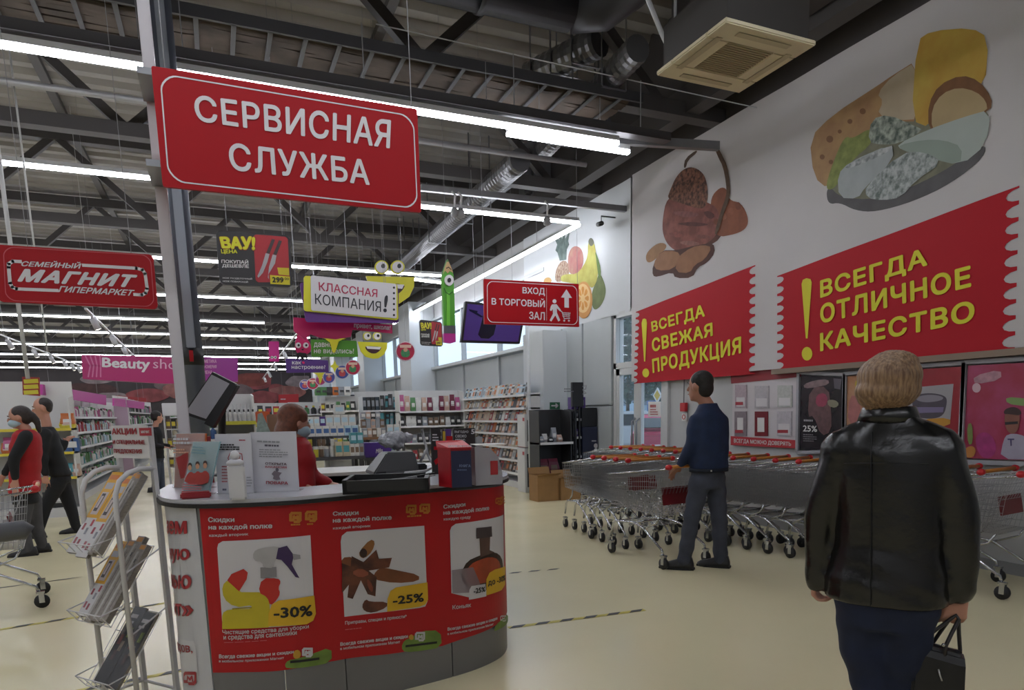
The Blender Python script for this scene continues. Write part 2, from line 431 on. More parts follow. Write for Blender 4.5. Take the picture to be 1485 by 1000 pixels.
strip((3.02, 7.18, 4.3), (4.5, 7.18, 4.3), 'short strip light just below the end of the nearest long strip')
strip((5.42, 10.1, 4.3), (5.42, 22.6, 4.3), 'lengthwise strip light running along the window wall')
a, b = onZ(601, 405, 4.3), onZ(641, 410, 4.3); strip(a, b, 'short strip light beside the green pencil figure')
strip((-11, 2.6, 4.3), (4.2, 2.6, 4.3), 'long strip light above the service counter front', 'strip lights behind the camera'); strip((-11, -1.8, 4.3), (4.2, -1.8, 4.3), 'long strip light above the camera', 'strip lights behind the camera')
# purlins
for i, x in enumerate((-10.5, -6.2, -1.9, 2.4)):
    tag(MB().box(x-.06, -3.9, 6.4, x+.06, 59, 6.49).build('purlin', TM), 'steel purlin under the ribbed roof, %s from the left' % ORD[i], 'beam', 'roof purlins')
# edge girder along right wall
tag(MB().box(XW-.62, 2.9, 4.9, XW-.42, 58, 5.2).build('edge_girder', TM), 'dark steel girder running above the printed wall banner', 'beam')
# big dark duct across, cable tray, spiral ducts
DK = M('26262a', .45, .3); SP = M('77777a', .35, .7, .1, 3)
t = thing('air_duct', 'wide black air duct crossing above the red service sign', 'duct', (0, 6.4, 5.35))
MB().cyl((-9, 6.3, 5.12), (3.3, 6.3, 5.12), .2, n=20).build('duct_pipe', DK, t, True)
for x in np.arange(-8.4, 3.3, 1.2): MB().cyl((x, 6.3, 5.12), (x+.05, 6.3, 5.12), .215, n=20).build('joint_ring', DK, t, True)
t = thing('air_duct', 'black air duct running lengthwise toward the cassette unit', 'duct', (3.4, 4, 5.4))
MB().tube([(3.33, 6.3, 5.12), (3.6, 6.2, 5.14), (3.72, 5.9, 5.2), (3.72, 3.6, 5.3)], .2, 18).build('duct_pipe', DK, t, True)
MB().cyl((3.05, 3.0, 5.3), (3.05, 6.0, 5.3), .13, n=14).build('branch_pipe', DK, t, True)
def spiral(p0, p1, r, label):
    p0, p1 = Vector(p0), Vector(p1); t = thing('spiral_duct', label, 'duct', tuple(p0)); L = (p1-p0).length; n = int(L/.1); pts = []; rr = []
    for i in range(n*2):
        pts.append(p0.lerp(p1, i/(n*2-1))); rr.append(r*(1.06 if i % 2 else 1))
    MB().tube(pts, rr, 16).build('duct_pipe', SP, t, False)
    for k in range(3):
        mb = MB(); q = p0.lerp(p1, .2+.3*k); mb.bar(q+Vector((-r-.02, 0, -r-.01)), q+Vector((-r-.02, 0, .9)), .03, .01); mb.bar(q+Vector((r+.02, 0, -r-.01)), q+Vector((r+.02, 0, .9)), .03, .01); mb.bar(q+Vector((-r-.02, 0, -r-.02)), q+Vector((r+.02, 0, -r-.02)), .03, .01)
        mb.build('hanger_strap', STEEL, t)
spiral(onZ(925, 70, 5.0), onZ(790, 215, 5.0), .13, 'ribbed silver spiral duct ending near the black ducts')
spiral((4.05, 9.2, 4.8), (4.2, 17.5, 4.8), .15, 'long silver spiral duct above the entry sign')
spiral((4.75, 11, 5.3), (4.75, 24, 5.3), .17, 'grey spiral duct nearest the window wall')
spiral(onZ(870, 60, 5.6), onZ(770, 110, 5.6), .16, 'short silver duct stub by the black duct bend')
t = thing('cable_tray', 'wide cable tray full of cables above the nearest strip light', 'cable tray', (0, 7.2, 4.75))
mb = MB(); 
for y in (7.05, 7.75): MB().box(-12, y-.015, 4.78, 4.6, y+.015, 4.88).build('side_rail', DGREY, t)
for i, x in enumerate(np.arange(-11.9, 4.6, .3)): MB().box(x, 7.05, 4.78, x+.04, 7.75, 4.795).build('rung', DGREY, t)
mb = MB()
for i in range(24): 
    yy = 7.09+i*.0275; mb.tube([(x, yy+random.uniform(-.012, .012), 4.82+random.uniform(0, .04)) for x in np.arange(-12, 4.7, .5)], .022, 5)
mb.build('cables', M('54483e', .6, 0, .5, 3), t)['kind'] = 'stuff'
t = thing('cable_tray', 'narrow perforated cable tray along the nearest strip light', 'cable tray', (0, 7.0, 4.45))
MB().box(-12, 6.93, 4.40, 4.9, 6.945, 4.48).add([], []).box(-12, 7.055, 4.40, 4.9, 7.07, 4.48).box(-12, 6.93, 4.395, 4.9, 7.07, 4.402).build('tray_channel', M('4a484a', .5, .3), t)
for x in np.arange(-10.5, 4.8, 1.5): MB().cyl((x, 6.937, 4.46), (x, 6.937, 4.95), .006, n=4).build('drop_rod', GREY, t)
# grey ventilation box
c = onY(800, 250, 12.2)
t = thing('vent_box', 'grey air handling box hung beneath the roof behind the short strip light', 'ventilation unit', (c.x, 12.2, c.z))
MB().box(c.x-.35, 12.2, c.z-.55, c.x+.4, 12.9, c.z+.6).build('casing', M('66666a', .5, .3), t, bevel=.02)
MB().box(c.x-.5, 12.3, c.z-.4, c.x-.35, 12.6, c.z+.4).build('side_duct', M('77787c', .5, .3), t, bevel=.02)
for dx in (-.3, .35): MB().cyl((c.x+dx, 12.5, c.z+.55), (c.x+dx, 12.5, 6.5), .01, n=5).build('hanger', GREY, t)
# sprinkler / conduit rails across
def rail(p0, p1, label, r=.03):
    return tag(MB().bar(p0, p1, r*1.6, r*2).build('ceiling_rail', M('86868a', .45, .4)), label, 'rail')
rl = rail(onZ(610, 272, 4.45), onZ(925, 305, 4.45), 'grey cable rail ending at the edge of the wall banner', .04)
rail(onZ(895, 203, 4.45), onZ(1042, 212, 4.45), 'grey rail reaching from the strip light to the bread print', .045)
tag(MB().cyl(onZ(545, 35, 5.03), onX(1105, 158, XW-.02), .006, n=5).build('suspension_wire', LGREY), 'thin steel wire stretched across under the cassette unit', 'wire')
tag(MB().cyl((-9, 8.9, 4.75), (4.9, 8.9, 4.75), .035, n=8).build('sprinkler_pipe', M('a5a5a8', .4, .4), smooth=True), 'pale sprinkler pipe crossing between the first two strip lights', 'pipe')
# small camera on the banner wall
c = onX(872, 325, XW-.3)
t = thing('wall_camera', 'small black camera at the top of the fruit banner', 'camera', tuple(c))
MB().cyl(c+Vector((-.06, -.12, -.02)), c+Vector((0, .1, .02)), .035, n=10).build('camera_body', BLACK, t, True)
MB().tube([c, c+Vector((0, 0, .12)), c+Vector((.28, 0, .12))], .01, 6).build('bracket', DGREY, t)
# security cameras hanging on the rail
for x_, y_, l_ in ((655, 277, 'left of the close pair'), (664, 278, 'right of the close pair'), (790, 291, 'alone above the entry sign')):
    c = onZ(x_, y_, 4.42); t = thing('pendant_camera', 'small grey pendant camera under the cable rail, '+l_, 'camera', tuple(c), group='pendant cameras under the rail')
    MB().tube([c+Vector((0, 0, .0)), c+Vector((.05, 0, -.05)), c+Vector((.03, 0, -.22))], .014, 6).build('stem', LGREY, t, True)
    MB().lathe([(.01, -.34), (.05, -.32), (.055, -.25), (.03, -.21)], c+Vector((.03, 0, 0)), 12).build('camera_body', GREY, t, True)
# ---- cassette air conditioner
ACM = M('d3c9ac', .5); x0, y0, x1, y1, z = 3.36, 4.14, 4.18, 4.96, 4.0
t = thing('cassette_air_conditioner', 'square cream cassette air conditioner hanging near the cheese print', 'air conditioner', ((x0+x1)/2, (y0+y1)/2, z))
S = PZ(z); 
mb = MB()
def framebox(mb, x0, y0, x1, y1, w, z0, z1):
    mb.box(x0, y0, z0, x1, y0+w, z1); mb.box(x0, y1-w, z0, x1, y1, z1); mb.box(x0, y0+w, z0, x0+w, y1-w, z1); mb.box(x1-w, y0+w, z0, x1, y1-w, z1)
framebox(mb, x0, y0, x1, y1, .205, z, z+.035); mb.build('face_panel', ACM, t, bevel=.008)
MB().box(x0+.04, y0+.04, z+.036, x1-.04, y1-.04, z+.34).build('casing', M('3b3836', .6), t)
for i in range(4):
    mb = MB(); xc, yc = (x0+x1)/2, (y0+y1)/2
    if i < 2: s = -1 if i else 1; mb.box(xc-.24, yc+s*.32-.028, z-.006, xc+.24, yc+s*.32+.028, z-.001)
    else: s = -1 if i == 3 else 1; mb.box(xc+s*.32-.028, yc-.24, z-.006, xc+s*.32+.028, yc+.24, z-.001)
    mb.build('louvre', M('b8ad90', .5), t, bevel=.003)
MB().box(x0+.2, y0+.2, z+.02, x1-.2, y1-.2, z+.034).build('grille_back', M('6b6350', .7), t)
for i in range(16): yy = y0+.21+i*.0262; MB().box(x0+.206, yy, z+.004, x1-.206, yy+.012, z+.018).build('grille_slat', M('a89c7c', .5), t)
for dx in (.1, .72):
    for dy in (.1, .72): MB().cyl((x0+dx, y0+dy, z+.3), (x0+dx, y0+dy, 6.5), .012, n=6).build('hanger', GREY, t)
MB().tube([(3.45, 5.4, 5.0), (3.5, 5.1, 4.4), (3.55, 5.05, 4.25), (3.62, 4.9, 4.2)], .02, 7).build('drain_pipe', LGREY, t, True)
# the ceiling ceiling box with dark underside behind the cassette
tag(MB().box(4.5, 3.4, 5.0, 5.35, 6.4, 5.5).build('duct_plenum', M('3a3434', .6), bevel=.02), 'large dark rectangular duct between cassette unit and banner', 'duct')
# ================================================================== PRINTED WALL BANNERS
def cv(pts, s, ox, oy): return [(ox+x/s, oy+y/s) for x, y in pts]
FAB = M('c6c2c3', .75, 0, .05, 1.2)
def wave1(u, v): return .005*math.sin(u*4.3)
CUTS = [-14+.06*i for i in range(220)]
SF = PX(XW-.09, cuts=CUTS, wave=wave1)
def cloth(S, u0, u1, v0, v1, name, mat, parent, du=.04):
    n = int((u1-u0)/du); vs = []; fs = []
    for i in range(n+1):
        u = u0+(u1-u0)*i/n
        for v in (v0, v1): vs.append(S.to3(u, v, 0))
        for v in (v0, v1): vs.append(S.to3(u, v, -.006))
    for i in range(n): 
        b = i*4; c = b+4; fs += [(b, c, c+1, b+1), (b+2, b+3, c+3, c+2), (b+1, c+1, c+3, b+3), (b, b+2, c+2, c)]
    fs += [(0, 1, 3, 2), (n*4, n*4+2, n*4+3, n*4+1)]
    return MB().add(vs, fs).build(name, mat, parent)
t = thing('wall_banner', 'huge white fabric banner with red slogan panels and bread and cheese prints', 'banner', (XW-.03, 6, 3))
cloth(SF, -9.33, -1.5, 1.86, 4.86, 'fabric', FAB, t)
BR_ = M('b01826', .7, spec=.3); YB = M('d8d032', .7)
def scal(S, p0, p1, n, dep, side):
    a, b = np.array(S.uv(*p0)), np.array(S.uv(*p1)); out = []
    d = (b-a); L = np.hypot(*d); d = d/L; nrm = np.array([-d[1], d[0]])*side
    for i in range(n):
        s0, s1 = (i+.12)/n, (i+.88)/n
        out.append(tuple(a+d*L*(i/n)))
        for k in range(7):
            an = PI*k/6; out.append(tuple(a+d*L*((s0+s1)/2-(s1-s0)/2*math.cos(an))+nrm*dep*math.sin(an)))
    return out
def panel(tl, tr, br, bl, n1, n2):
    l = [SF.uv(*tl), SF.uv(*tr)]+scal(SF, tr, br, n2, .1, -1)[1:]+[SF.uv(*br), SF.uv(*bl)]+scal(SF, bl, tl, n1, .1, -1)[1:]
    return flat(SF, [l], 'slogan_panel', BR_, t, .004)
p1 = panel((922, 452), (1096, 384), (1095, 542), (919, 556), 11, 11)
p2 = panel((1127, 400), (1479, 269), (1472, 506), (1127, 537), 10, 10)
c1 = lambda p: cv(p, 2.779, 900, 200)
c2 = lambda p: cv(p, 3.332, 1100, 260)
shape(SF, c1([(86, 745), (90, 730), (97, 727), (105, 730), (108, 745), (101, 900), (96, 900)]), 'exclamation_mark', YB, p1, .01)
shape(SF, c1([(103+14*math.cos(a), 946+18*math.sin(a)) for a in np.linspace(0, 2*PI, 20)[:-1]]), 'exclamation_dot', YB, p1, .01)
text(SF, 'ВСЕГДА', c1([(125, 740), (338, 667), (342, 728), (130, 790)]), YB, p1, .035, .01, space=1.1)
text(SF, 'СВЕЖАЯ', c1([(127, 808), (372, 742), (374, 797), (131, 863)]), YB, p1, .035, .01, space=1.1)
text(SF, 'ПРОДУКЦИЯ', c1([(129, 890), (490, 798), (490, 880), (133, 958)]), YB, p1, .035, .01, space=1.1)
shape(SF, c2([(211, 505), (217, 485), (235, 477), (255, 482), (261, 497), (241, 768), (232, 768)]), 'exclamation_mark', YB, p2, .01)
shape(SF, c2([(238+26*math.cos(a), 842+33*math.sin(a)) for a in np.linspace(0, 2*PI, 20)[:-1]]), 'exclamation_dot', YB, p2, .01)
text(SF, 'ВСЕГДА', c2([(302, 488), (815, 326), (822, 432), (304, 590)]), YB, p2, .035, .01, space=1.1)
text(SF, 'ОТЛИЧНОЕ', c2([(302, 604), (1030, 414), (1034, 520), (304, 699)]), YB, p2, .035, .01, space=1.1)
text(SF, 'КАЧЕСТВО', c2([(302, 742), (1050, 580), (1050, 686), (303, 832)]), YB, p2, .035, .01, space=1.1)
def pr(pts, mat, cf, name='print', off=.003, sm=2, par=None, S=None): return shape(S or SF, cf(pts), name, mat, par or t, off, sm)
def circ_(x, y, r, n=12): return [(x+r*math.cos(2*PI*i/n), y+r*math.sin(2*PI*i/n)) for i in range(n)]
CE = lambda p: cv(p, 2.725, 940, 0)
pr([(705, 760), (720, 735), (760, 780), (900, 790), (1040, 740), (1200, 660), (1335, 560), (1335, 620), (1200, 725), (1050, 795), (900, 838), (820, 832), (760, 800), (715, 808)], M('5c5a5c', .7, 0, .2, 6), CE, 'plate_print', .004)
pr([(650, 560), (740, 470), (905, 345), (1000, 320), (1200, 330), (1350, 420), (1340, 560), (1240, 650), (1050, 770), (900, 815), (760, 780), (712, 740), (660, 690)], M('7d7c68', .7, 0, .25, 9), CE, 'platter_print', .0025, 1)
pr([(638, 545), (730, 455), (905, 340), (965, 297), (1065, 235), (1070, 480), (990, 480), (900, 470), (870, 570), (760, 660), (715, 748), (655, 700)], M('9c7654', .7, 0, .25, 5, 'ad8a5e'), CE, 'cheese_print', .003, 1)
pr([(905, 370), (965, 300), (1065, 240), (1070, 470), (990, 475), (905, 455), (930, 400)], M('b5a58c', .7, 0, .1, 5), CE, 'cheese_print', .0045, 1)
pr([(1062, 160), (1120, 122), (1280, 110), (1348, 150), (1335, 345), (1250, 330), (1150, 390), (1115, 505), (1040, 475)], M('c1a448', .7, 0, .1, 3, 'b88f3a'), CE, 'cheese_print', .005, 1)
pr([(1108, 510), (1108, 410), (1150, 335), (1240, 296), (1310, 318), (1362, 385), (1358, 440), (1250, 470), (1150, 510)], M('7d5533', .7, 0, .2, 9), CE, 'cheese_rind_print', .006, 1)
pr([(1122, 510), (1122, 430), (1162, 370), (1230, 345), (1300, 362), (1340, 400), (1345, 440), (1250, 470), (1150, 505)], M('b09a72', .7, 0, .08, 4), CE, 'cheese_print', .0075, 1)
pr([(700, 752), (730, 650), (780, 535), (810, 550), (885, 500), (895, 560), (800, 640), (745, 745)], M('88924e', .7, 0, .3, 14), CE, 'lettuce_print', .0065)
pr([(885, 470), (950, 452), (1060, 500), (1090, 515), (990, 568), (925, 572), (870, 562)], M('a9b0a4', .7, 0, 0, 16, '4d5a52'), CE, 'blue_cheese_print', .0075, 1)
pr([(985, 570), (1100, 515), (1250, 463), (1358, 433), (1342, 570), (1240, 655), (1100, 622), (1000, 592)], M('aab3ae', .7, 0, .04, 5), CE, 'brie_print', .0085, 1)
pr([(992, 572), (1090, 552), (1170, 553), (1245, 580), (1238, 655), (1100, 622), (1000, 592)], M('8f9c92', .7, 0, .05, 5), CE, 'brie_print', .0095, 1)
pr([(752, 690), (800, 640), (965, 567), (972, 630), (860, 740), (832, 785), (758, 782)], M('a5abac', .7, 0, .1, 8), CE, 'cheese_slice_print', .0095, 1)
pr([(775, 670), (810, 640), (965, 570), (970, 590), (850, 650)], M('bcc0c0', .7, 0, 0, 20, '7a8080'), CE, 'cheese_slice_print', .0105, 1)
pr([(862, 735), (1000, 605), (1090, 598), (1170, 640), (1060, 712), (1000, 780), (930, 792), (865, 782)], M('b3b8b8', .7, 0, 0, 22, '66716c'), CE, 'blue_cheese_print', .0105, 1)
BRp = lambda p: cv(p, 2.779, 900, 200)
pr([(250, 300), (370, 260), (440, 300), (420, 395), (300, 470), (240, 440)], M('5a3226', .7, 0, .3, 9), BRp, 'shadow_print', .002, 1)
pr([(362, 240), (400, 198), (430, 203), (437, 250), (490, 262), (517, 320), (512, 362), (470, 387), (380, 402), (365, 310)], M('8e5238', .7, 0, .25, 6), BRp, 'bun_print', .003)
pr([(170, 330), (188, 240), (250, 225), (350, 258), (395, 285), (402, 360), (372, 412), (290, 452), (262, 472), (200, 442), (172, 392)], M('6e3a31', .7, 0, .4, 7, '8f5347'), BRp, 'ham_print', .004)
pr([(200, 215), (228, 150), (270, 115), (312, 123), (342, 155), (352, 210), (350, 260), (330, 290), (240, 262), (190, 245)], M('3e2219', .7, 0, 0, 24, '8a5b45'), BRp, 'wicker_print', .005)
pr([(100, 482), (110, 455), (150, 423), (182, 423), (190, 442), (140, 492), (110, 505)], M('a0764e', .7, 0, .2, 9), BRp, 'bread_print', .0045)
pr([(130, 515), (165, 452), (230, 452), (280, 438), (330, 428), (375, 422), (382, 462), (350, 502), (310, 522), (290, 563), (222, 565), (212, 540), (150, 560), (130, 555)], M('4e2a20', .7, 0, .2, 6), BRp, 'crust_print', .005, 1)
pr([(132, 508), (165, 455), (230, 455), (245, 480), (215, 530), (150, 535)], M('9a6d4c', .7, 0, .15, 9), BRp, 'bread_print', .007, 1)
pr([(222, 540), (232, 480), (285, 440), (335, 430), (370, 440), (340, 490), (300, 510), (280, 545)], M('946748', .7, 0, .15, 9), BRp, 'bread_print', .008, 1)
for pts in ([(372, 22), (388, 25), (412, 70), (432, 110), (444, 180), (446, 235), (420, 300), (392, 390), (378, 385), (408, 290), (430, 232), (428, 182), (415, 115), (395, 78)],):
    pr(pts, M('5f4631', .7, 0, .4, 14), BRp, 'basket_handle_print', .009, 1)
pr([(305, 48), (310, 58), (272, 90), (264, 122), (255, 118), (262, 82)], M('4c3a2e', .7), BRp, 'basket_handle_print', .006, 1)
# ---- fruit banner
SF2 = PX(XW-.05, cuts=CUTS, wave=lambda u, v: .006*math.sin(u*6))
t2 = thing('fruit_banner', 'white fabric banner printed with pineapple, banana and orange above the door bay', 'banner', (XW-.05, 11, 3.6))
a, b = SF2.uv(762, 480)[0], SF2.uv(914, 450)[0]
cloth(SF2, a, b, 2.93, 4.86, 'fabric', M('cdd1d4', .75, 0, .04, 1.2), t2, .04)
FR = lambda p: cv(p, 4.167, 640, 280)
f2 = dict(par=t2, S=SF2)
pr([(688, 250), (712, 285), (712, 235), (730, 275), (745, 225), (750, 275), (782, 218), (768, 290), (775, 310), (760, 340), (757, 402), (715, 408), (702, 360), (690, 345), (700, 310), (685, 275)], M('6a7d78', .7, 0, .4, 10), FR, 'pineapple_crown_print', .004, 0, **f2)
pr([(688, 480), (712, 420), (745, 402), (772, 430), (778, 490), (740, 510), (725, 535), (690, 535)], M('b09a86', .7, 0, 0, 20, '7d5a48'), FR, 'pineapple_print', .004, 1, **f2)
pr([(768, 375), (788, 330), (820, 316), (852, 340), (862, 400), (852, 450), (830, 488), (780, 492), (766, 440)], M('a67d6c', .7, 0, .2, 5, '9e5a5c'), FR, 'mango_print', .005, **f2)
pr([(935, 530), (960, 478), (990, 540), (1000, 600), (977, 670), (935, 708), (912, 690), (903, 620)], M('6d7a49', .7, 0, .25, 6), FR, 'papaya_print', .004, **f2)
pr([(722, 500), (760, 488), (820, 490), (860, 440), (885, 380), (886, 300), (905, 268), (926, 300), (938, 370), (952, 430), (946, 520), (918, 575), (890, 560), (830, 550), (760, 538), (722, 532)], M('b5b45c', .7, 0, .2, 5, 'a39a45'), FR, 'banana_print', .006, 1, **f2)
pr([(928, 335), (962, 425), (970, 490), (955, 530), (942, 430)], M('5f7a3c', .7, 0, .2, 6), FR, 'banana_print', .007, 1, **f2)
pr([(888, 300), (892, 278), (905, 268), (920, 280), (926, 305), (905, 325)], M('5c5f50', .7), FR, 'banana_stem_print', .008, 1, **f2)
pr([(862+52*math.cos(a), 645+112*math.sin(a)) for a in np.linspace(0, 2*PI, 24)[:-1]], M('c08848', .7), FR, 'orange_print', .008, 0, **f2)
pr([(858+44*math.cos(a), 635+88*math.sin(a)) for a in np.linspace(0, 2*PI, 24)[:-1]], M('d6b27a', .7), FR, 'orange_print', .0095, 0, **f2)
for k in range(8):
    a = 2*PI*k/8; pr([(858+5*math.cos(a), 635+8*math.sin(a)), (858+36*math.cos(a-.3), 635+74*math.sin(a-.3)), (858+36*math.cos(a+.3), 635+74*math.sin(a+.3))], M('cb8a3c', .7, 0, .1, 9), FR, 'orange_segment_print', .011, 1, **f2)
pr([(622, 520), (640, 508), (662, 510), (672, 535), (640, 550), (620, 540)], M('c49a5c', .7), FR, 'orange_print', .004, 1, **f2)
# ---- lower wall: boards and posters in aluminium frames
SW = PX(XW-.04)
ALU = M('a2a2a8', .45, .15)
tag(MB().box(XW-.12, 1.4, 1.80, XW-.034, 6.3, 1.855).build('lintel_rail', M('8a7868', .6)), 'brownish rail between the slogan banner and the framed posters', 'rail')
tb = thing('trust_board', 'white wall board with six document pockets above the carts', 'notice board', (XW-.04, 6, 1.3))
board(SW, rrect(SW, [(1063, 548), (1160, 538), (1158, 650), (1061, 643)]), 'backboard', M('c9c3c6', .5), tb, .025)
board(SW, rrect(SW, [(1060, 540), (1162, 531), (1162, 546), (1061, 556)]), 'red_header', M('8e1f2b', .5), tb, .01, .008)
board(SW, rrect(SW, [(1060, 632), (1157, 638), (1157, 650), (1060, 645)]), 'red_footer', M('b52733', .5), tb, .006, .005)
text(SW, 'ВСЕГДА МОЖНО ДОВЕРЯТЬ', [(1065, 635.5), (1148, 640.5), (1148, 647.5), (1065, 642.5)], PAPER, tb, .02, .007)
K = lambda p: cv(p, 6.667, 1040, 530)
for i, (x0, y0, x1, y1, c) in enumerate([(180, 185, 290, 410, 'b8a8b0'), (370, 195, 505, 410, 'bdb9be'), (590, 190, 730, 400, 'c2c4c0'), (175, 442, 290, 680, '8d8288'), (370, 442, 495, 680, '7e2a34'), (585, 440, 725, 680, 'c5bfc6')]):
    p = board(SW, rrect(SW, K(R4(x0, y0, x1, y1))), 'document_pocket', M(c, .2, 0, .15, 30), tb, .012, .012)
    if i in (3, 4): board(SW, rrect(SW, K(R4(x0+28, y0+60, x1-30, y1-40))), 'leaflet', PAPER, p, .002, .015)
    else: board(SW, rrect(SW, K(R4(x0+15, y0+120, x1-15, y1-15))), 'leaflet', M('d6d2d4', .6), p, .002, .015)
    if i in (0, 5, 3): board(SW, rrect(SW, K(R4(x0+8, y1-60, x1-30, y1-30))), 'red_label', M('a02030', .5), p, .002, .018)
def poster(label, q, col, frame=True, name='wall_poster'):
    t = thing(name, label, 'poster', tuple(SW.to3(*SW.uv(*q[0]))))
    l = rrect(SW, q); board(SW, l, 'print_sheet', col, t, .008, .006)
    if frame:
        o = org(t); l2 = inset(l, -.03); mb = MB()
        for i in range(4):
            a, b = Vector(SW.to3(*l2[i], .012)), Vector(SW.to3(*l2[(i+1) % 4], .012)); mb.bar(a, b, .035, .025, tuple(SW.N))
        mb.build('aluminium_frame', ALU, t)
    return t
C3 = lambda p: cv(p, 4.0, 1140, 490)
t = poster('black framed poster of models with a 25% offer, right of the white document board', C3([(88, 215), (335, 228), (325, 640), (80, 648)]), M('1c1a1f', .25, 0, 0, 5, '2b262b'))
BP = dict(S=SW, par=t, cf=K)
pr([(840, 180), (950, 140), (1080, 130), (1090, 180), (960, 210), (850, 220)], M('8a7276', .4, 0, .3, 20), K, 'hair_print', .009, 1, t, SW)
pr([(900, 210), (1080, 200), (1110, 420), (1110, 640), (1010, 680), (940, 480), (880, 500)], M('6b4a4c', .4, 0, .4, 14), K, 'figure_print', .009, 1, t, SW)
pr([(965, 280), (1050, 260), (1080, 330), (1050, 400), (960, 390)], M('a03c58', .4, 0, .2, 20), K, 'pink_print', .011, 1, t, SW)
pr([(1070, 330), (1150, 330), (1190, 370), (1150, 410), (1080, 390)], M('85816c', .4), K, 'pale_print', .011, 1, t, SW)
pr([(1130, 120), (1210, 130), (1200, 230), (1140, 220)], M('59535c', .4), K, 'small_print', .011, 0, t, SW)
text(SW, '25%', K([(838, 575), (975, 580), (975, 640), (838, 635)]), PAPER, t, .02, .012)
lines(SW, K([(845, 515), (985, 520), (985, 545), (845, 540)]), 1, M('8f8b90', .5), t, .012, fill=.7)
lines(SW, K([(840, 655), (990, 660), (990, 740), (840, 735)]), 4, M('6f6b72', .5), t, .012)
t = poster('orange framed poster left of the woman\'s head', C3([(358, 222), (560, 205), (555, 640), (350, 640)]), M('a9744f', .35, 0, .3, 6, 'b58a6a'))
pr([(400, 250), (430, 240), (440, 300), (410, 310)], M('b99f3c', .4), C3, 'yellow_print', .009, 1, t, SW)
pr([(370, 330), (430, 340), (440, 500), (360, 500)], M('b2706c', .4, 0, .2, 12), C3, 'pink_print', .009, 1, t, SW)
t = poster('red framed poster of a grey pan right of the woman\'s head', C3([(620, 190), (1020, 165), (1005, 650), (610, 650)]), M('9c2430', .35, 0, .15, 5))
pr([(700, 290), (975, 265), (955, 490), (690, 500)], M('9c989c', .5), C3, 'white_panel_print', .009, 0, t, SW)
pr([(735, 345), (780, 322), (860, 318), (930, 335), (940, 370), (920, 450), (850, 470), (760, 460), (738, 400)], M('4e4752', .5, 0, .2, 6), C3, 'pan_print', .011, 2, t, SW)
pr([(745, 350), (800, 330), (870, 328), (925, 343), (900, 365), (800, 375)], M('85808a', .5), C3, 'pan_print', .0125, 2, t, SW)
pr([(745, 400), (920, 400), (915, 430), (750, 435)], M('766a8c', .5), C3, 'label_print', .0125, 0, t, SW)
pr([(790, 470), (960, 460), (955, 510), (800, 520)], M('bb8629', .5), C3, 'yellow_print', .0125, 1, t, SW)
t = poster('pink framed poster of a man in white by the right edge', C3([(1058, 160), (1700, 125), (1700, 720), (1030, 695)]), M('a8456a', .35, 0, .25, 4, '9b2f48'))
pr([(1270, 440), (1300, 415), (1345, 420), (1365, 460), (1350, 540), (1310, 560), (1275, 520)], M('8c5a4c', .5, 0, .1, 9), C3, 'face_print', .011, 2, t, SW)
pr([(1265, 440), (1275, 410), (1330, 395), (1370, 420), (1368, 450), (1300, 440)], M('3f2c2a', .5), C3, 'hair_print', .0125, 2, t, SW)
pr([(1275, 487), (1350, 482), (1350, 497), (1277, 503)], M('2a2226', .5), C3, 'glasses_print', .0135, 0, t, SW)
pr([(1245, 700), (1265, 590), (1290, 555), (1360, 555), (1420, 590), (1440, 705)], M('a8a2b4', .5, 0, .1, 9), C3, 'shirt_print', .0105, 1, t, SW)
text(SW, 'T', C3([(1290, 582), (1330, 582), (1325, 625), (1298, 625)]), M('4a4468', .5), t, .03, .013)
pr([(1280, 340), (1400, 350), (1480, 370), (1480, 400), (1390, 395), (1285, 380)], M('7f9a5c', .5), C3, 'ribbon_print', .011, 1, t, SW)
pr([(1095, 580), (1140, 540), (1200, 560), (1230, 640), (1200, 695), (1130, 695)], M('b0387c', .5, 0, .3, 12), C3, 'berry_print', .011, 2, t, SW)
pr([(1040, 640), (1085, 620), (1110, 650), (1090, 695), (1040, 690)], M('b87a38', .5), C3, 'orange_print', .0125, 2, t, SW)
pr([(1055, 500), (1085, 490), (1090, 610), (1060, 620)], M('7b8a4a', .5, 0, .2, 12), C3, 'jar_print', .012, 1, t, SW)
pr([(1090, 220), (1250, 180), (1255, 240), (1100, 270)], M('b98a98', .5, 0, .3, 18), C3, 'heading_print', .011, 1, t, SW)
pr([(1090+25*math.cos(a)+20, 288+28*math.sin(a)) for a in np.linspace(0, 2*PI, 16)[:-1]], M('c9a9b4', .5), C3, 'logo_print', .0125, 0, t, SW)
# fire alarm call point + exit-side notice on the plain wall stretch
c = SW.to3(*SW.uv(992, 590))
t = thing('fire_alarm_button', 'small red fire alarm call point on the wall behind the man', 'alarm button', tuple(c))
MB().box(c.x-.03, c.y-.06, c.z-.06, c.x+.02, c.y+.06, c.z+.06).build('housing', M('b0202c', .4), t, bevel=.006)
MB().cyl((c.x-.005, c.y, c.z+.06), (c.x-.005, c.y, 1.86), .008, n=6).build('conduit', M('6b6b6e', .5), t)
t = thing('alarm_sign', 'small white and red ring sign under the fire alarm button', 'sign', tuple(c))
MB().box(c.x+.0, c.y-.05, c.z-.19, c.x+.02, c.y+.05, c.z-.08).build('plate', PAPER, t)
mb = MB(); cc = Vector((c.x-.003, c.y, c.z-.135)); mb.tube([cc+Vector((0, .03*math.cos(a), .03*math.sin(a))) for a in np.linspace(0, 2*PI, 17)], .006, 5); mb.build('ring', M('b0202c', .4), t)
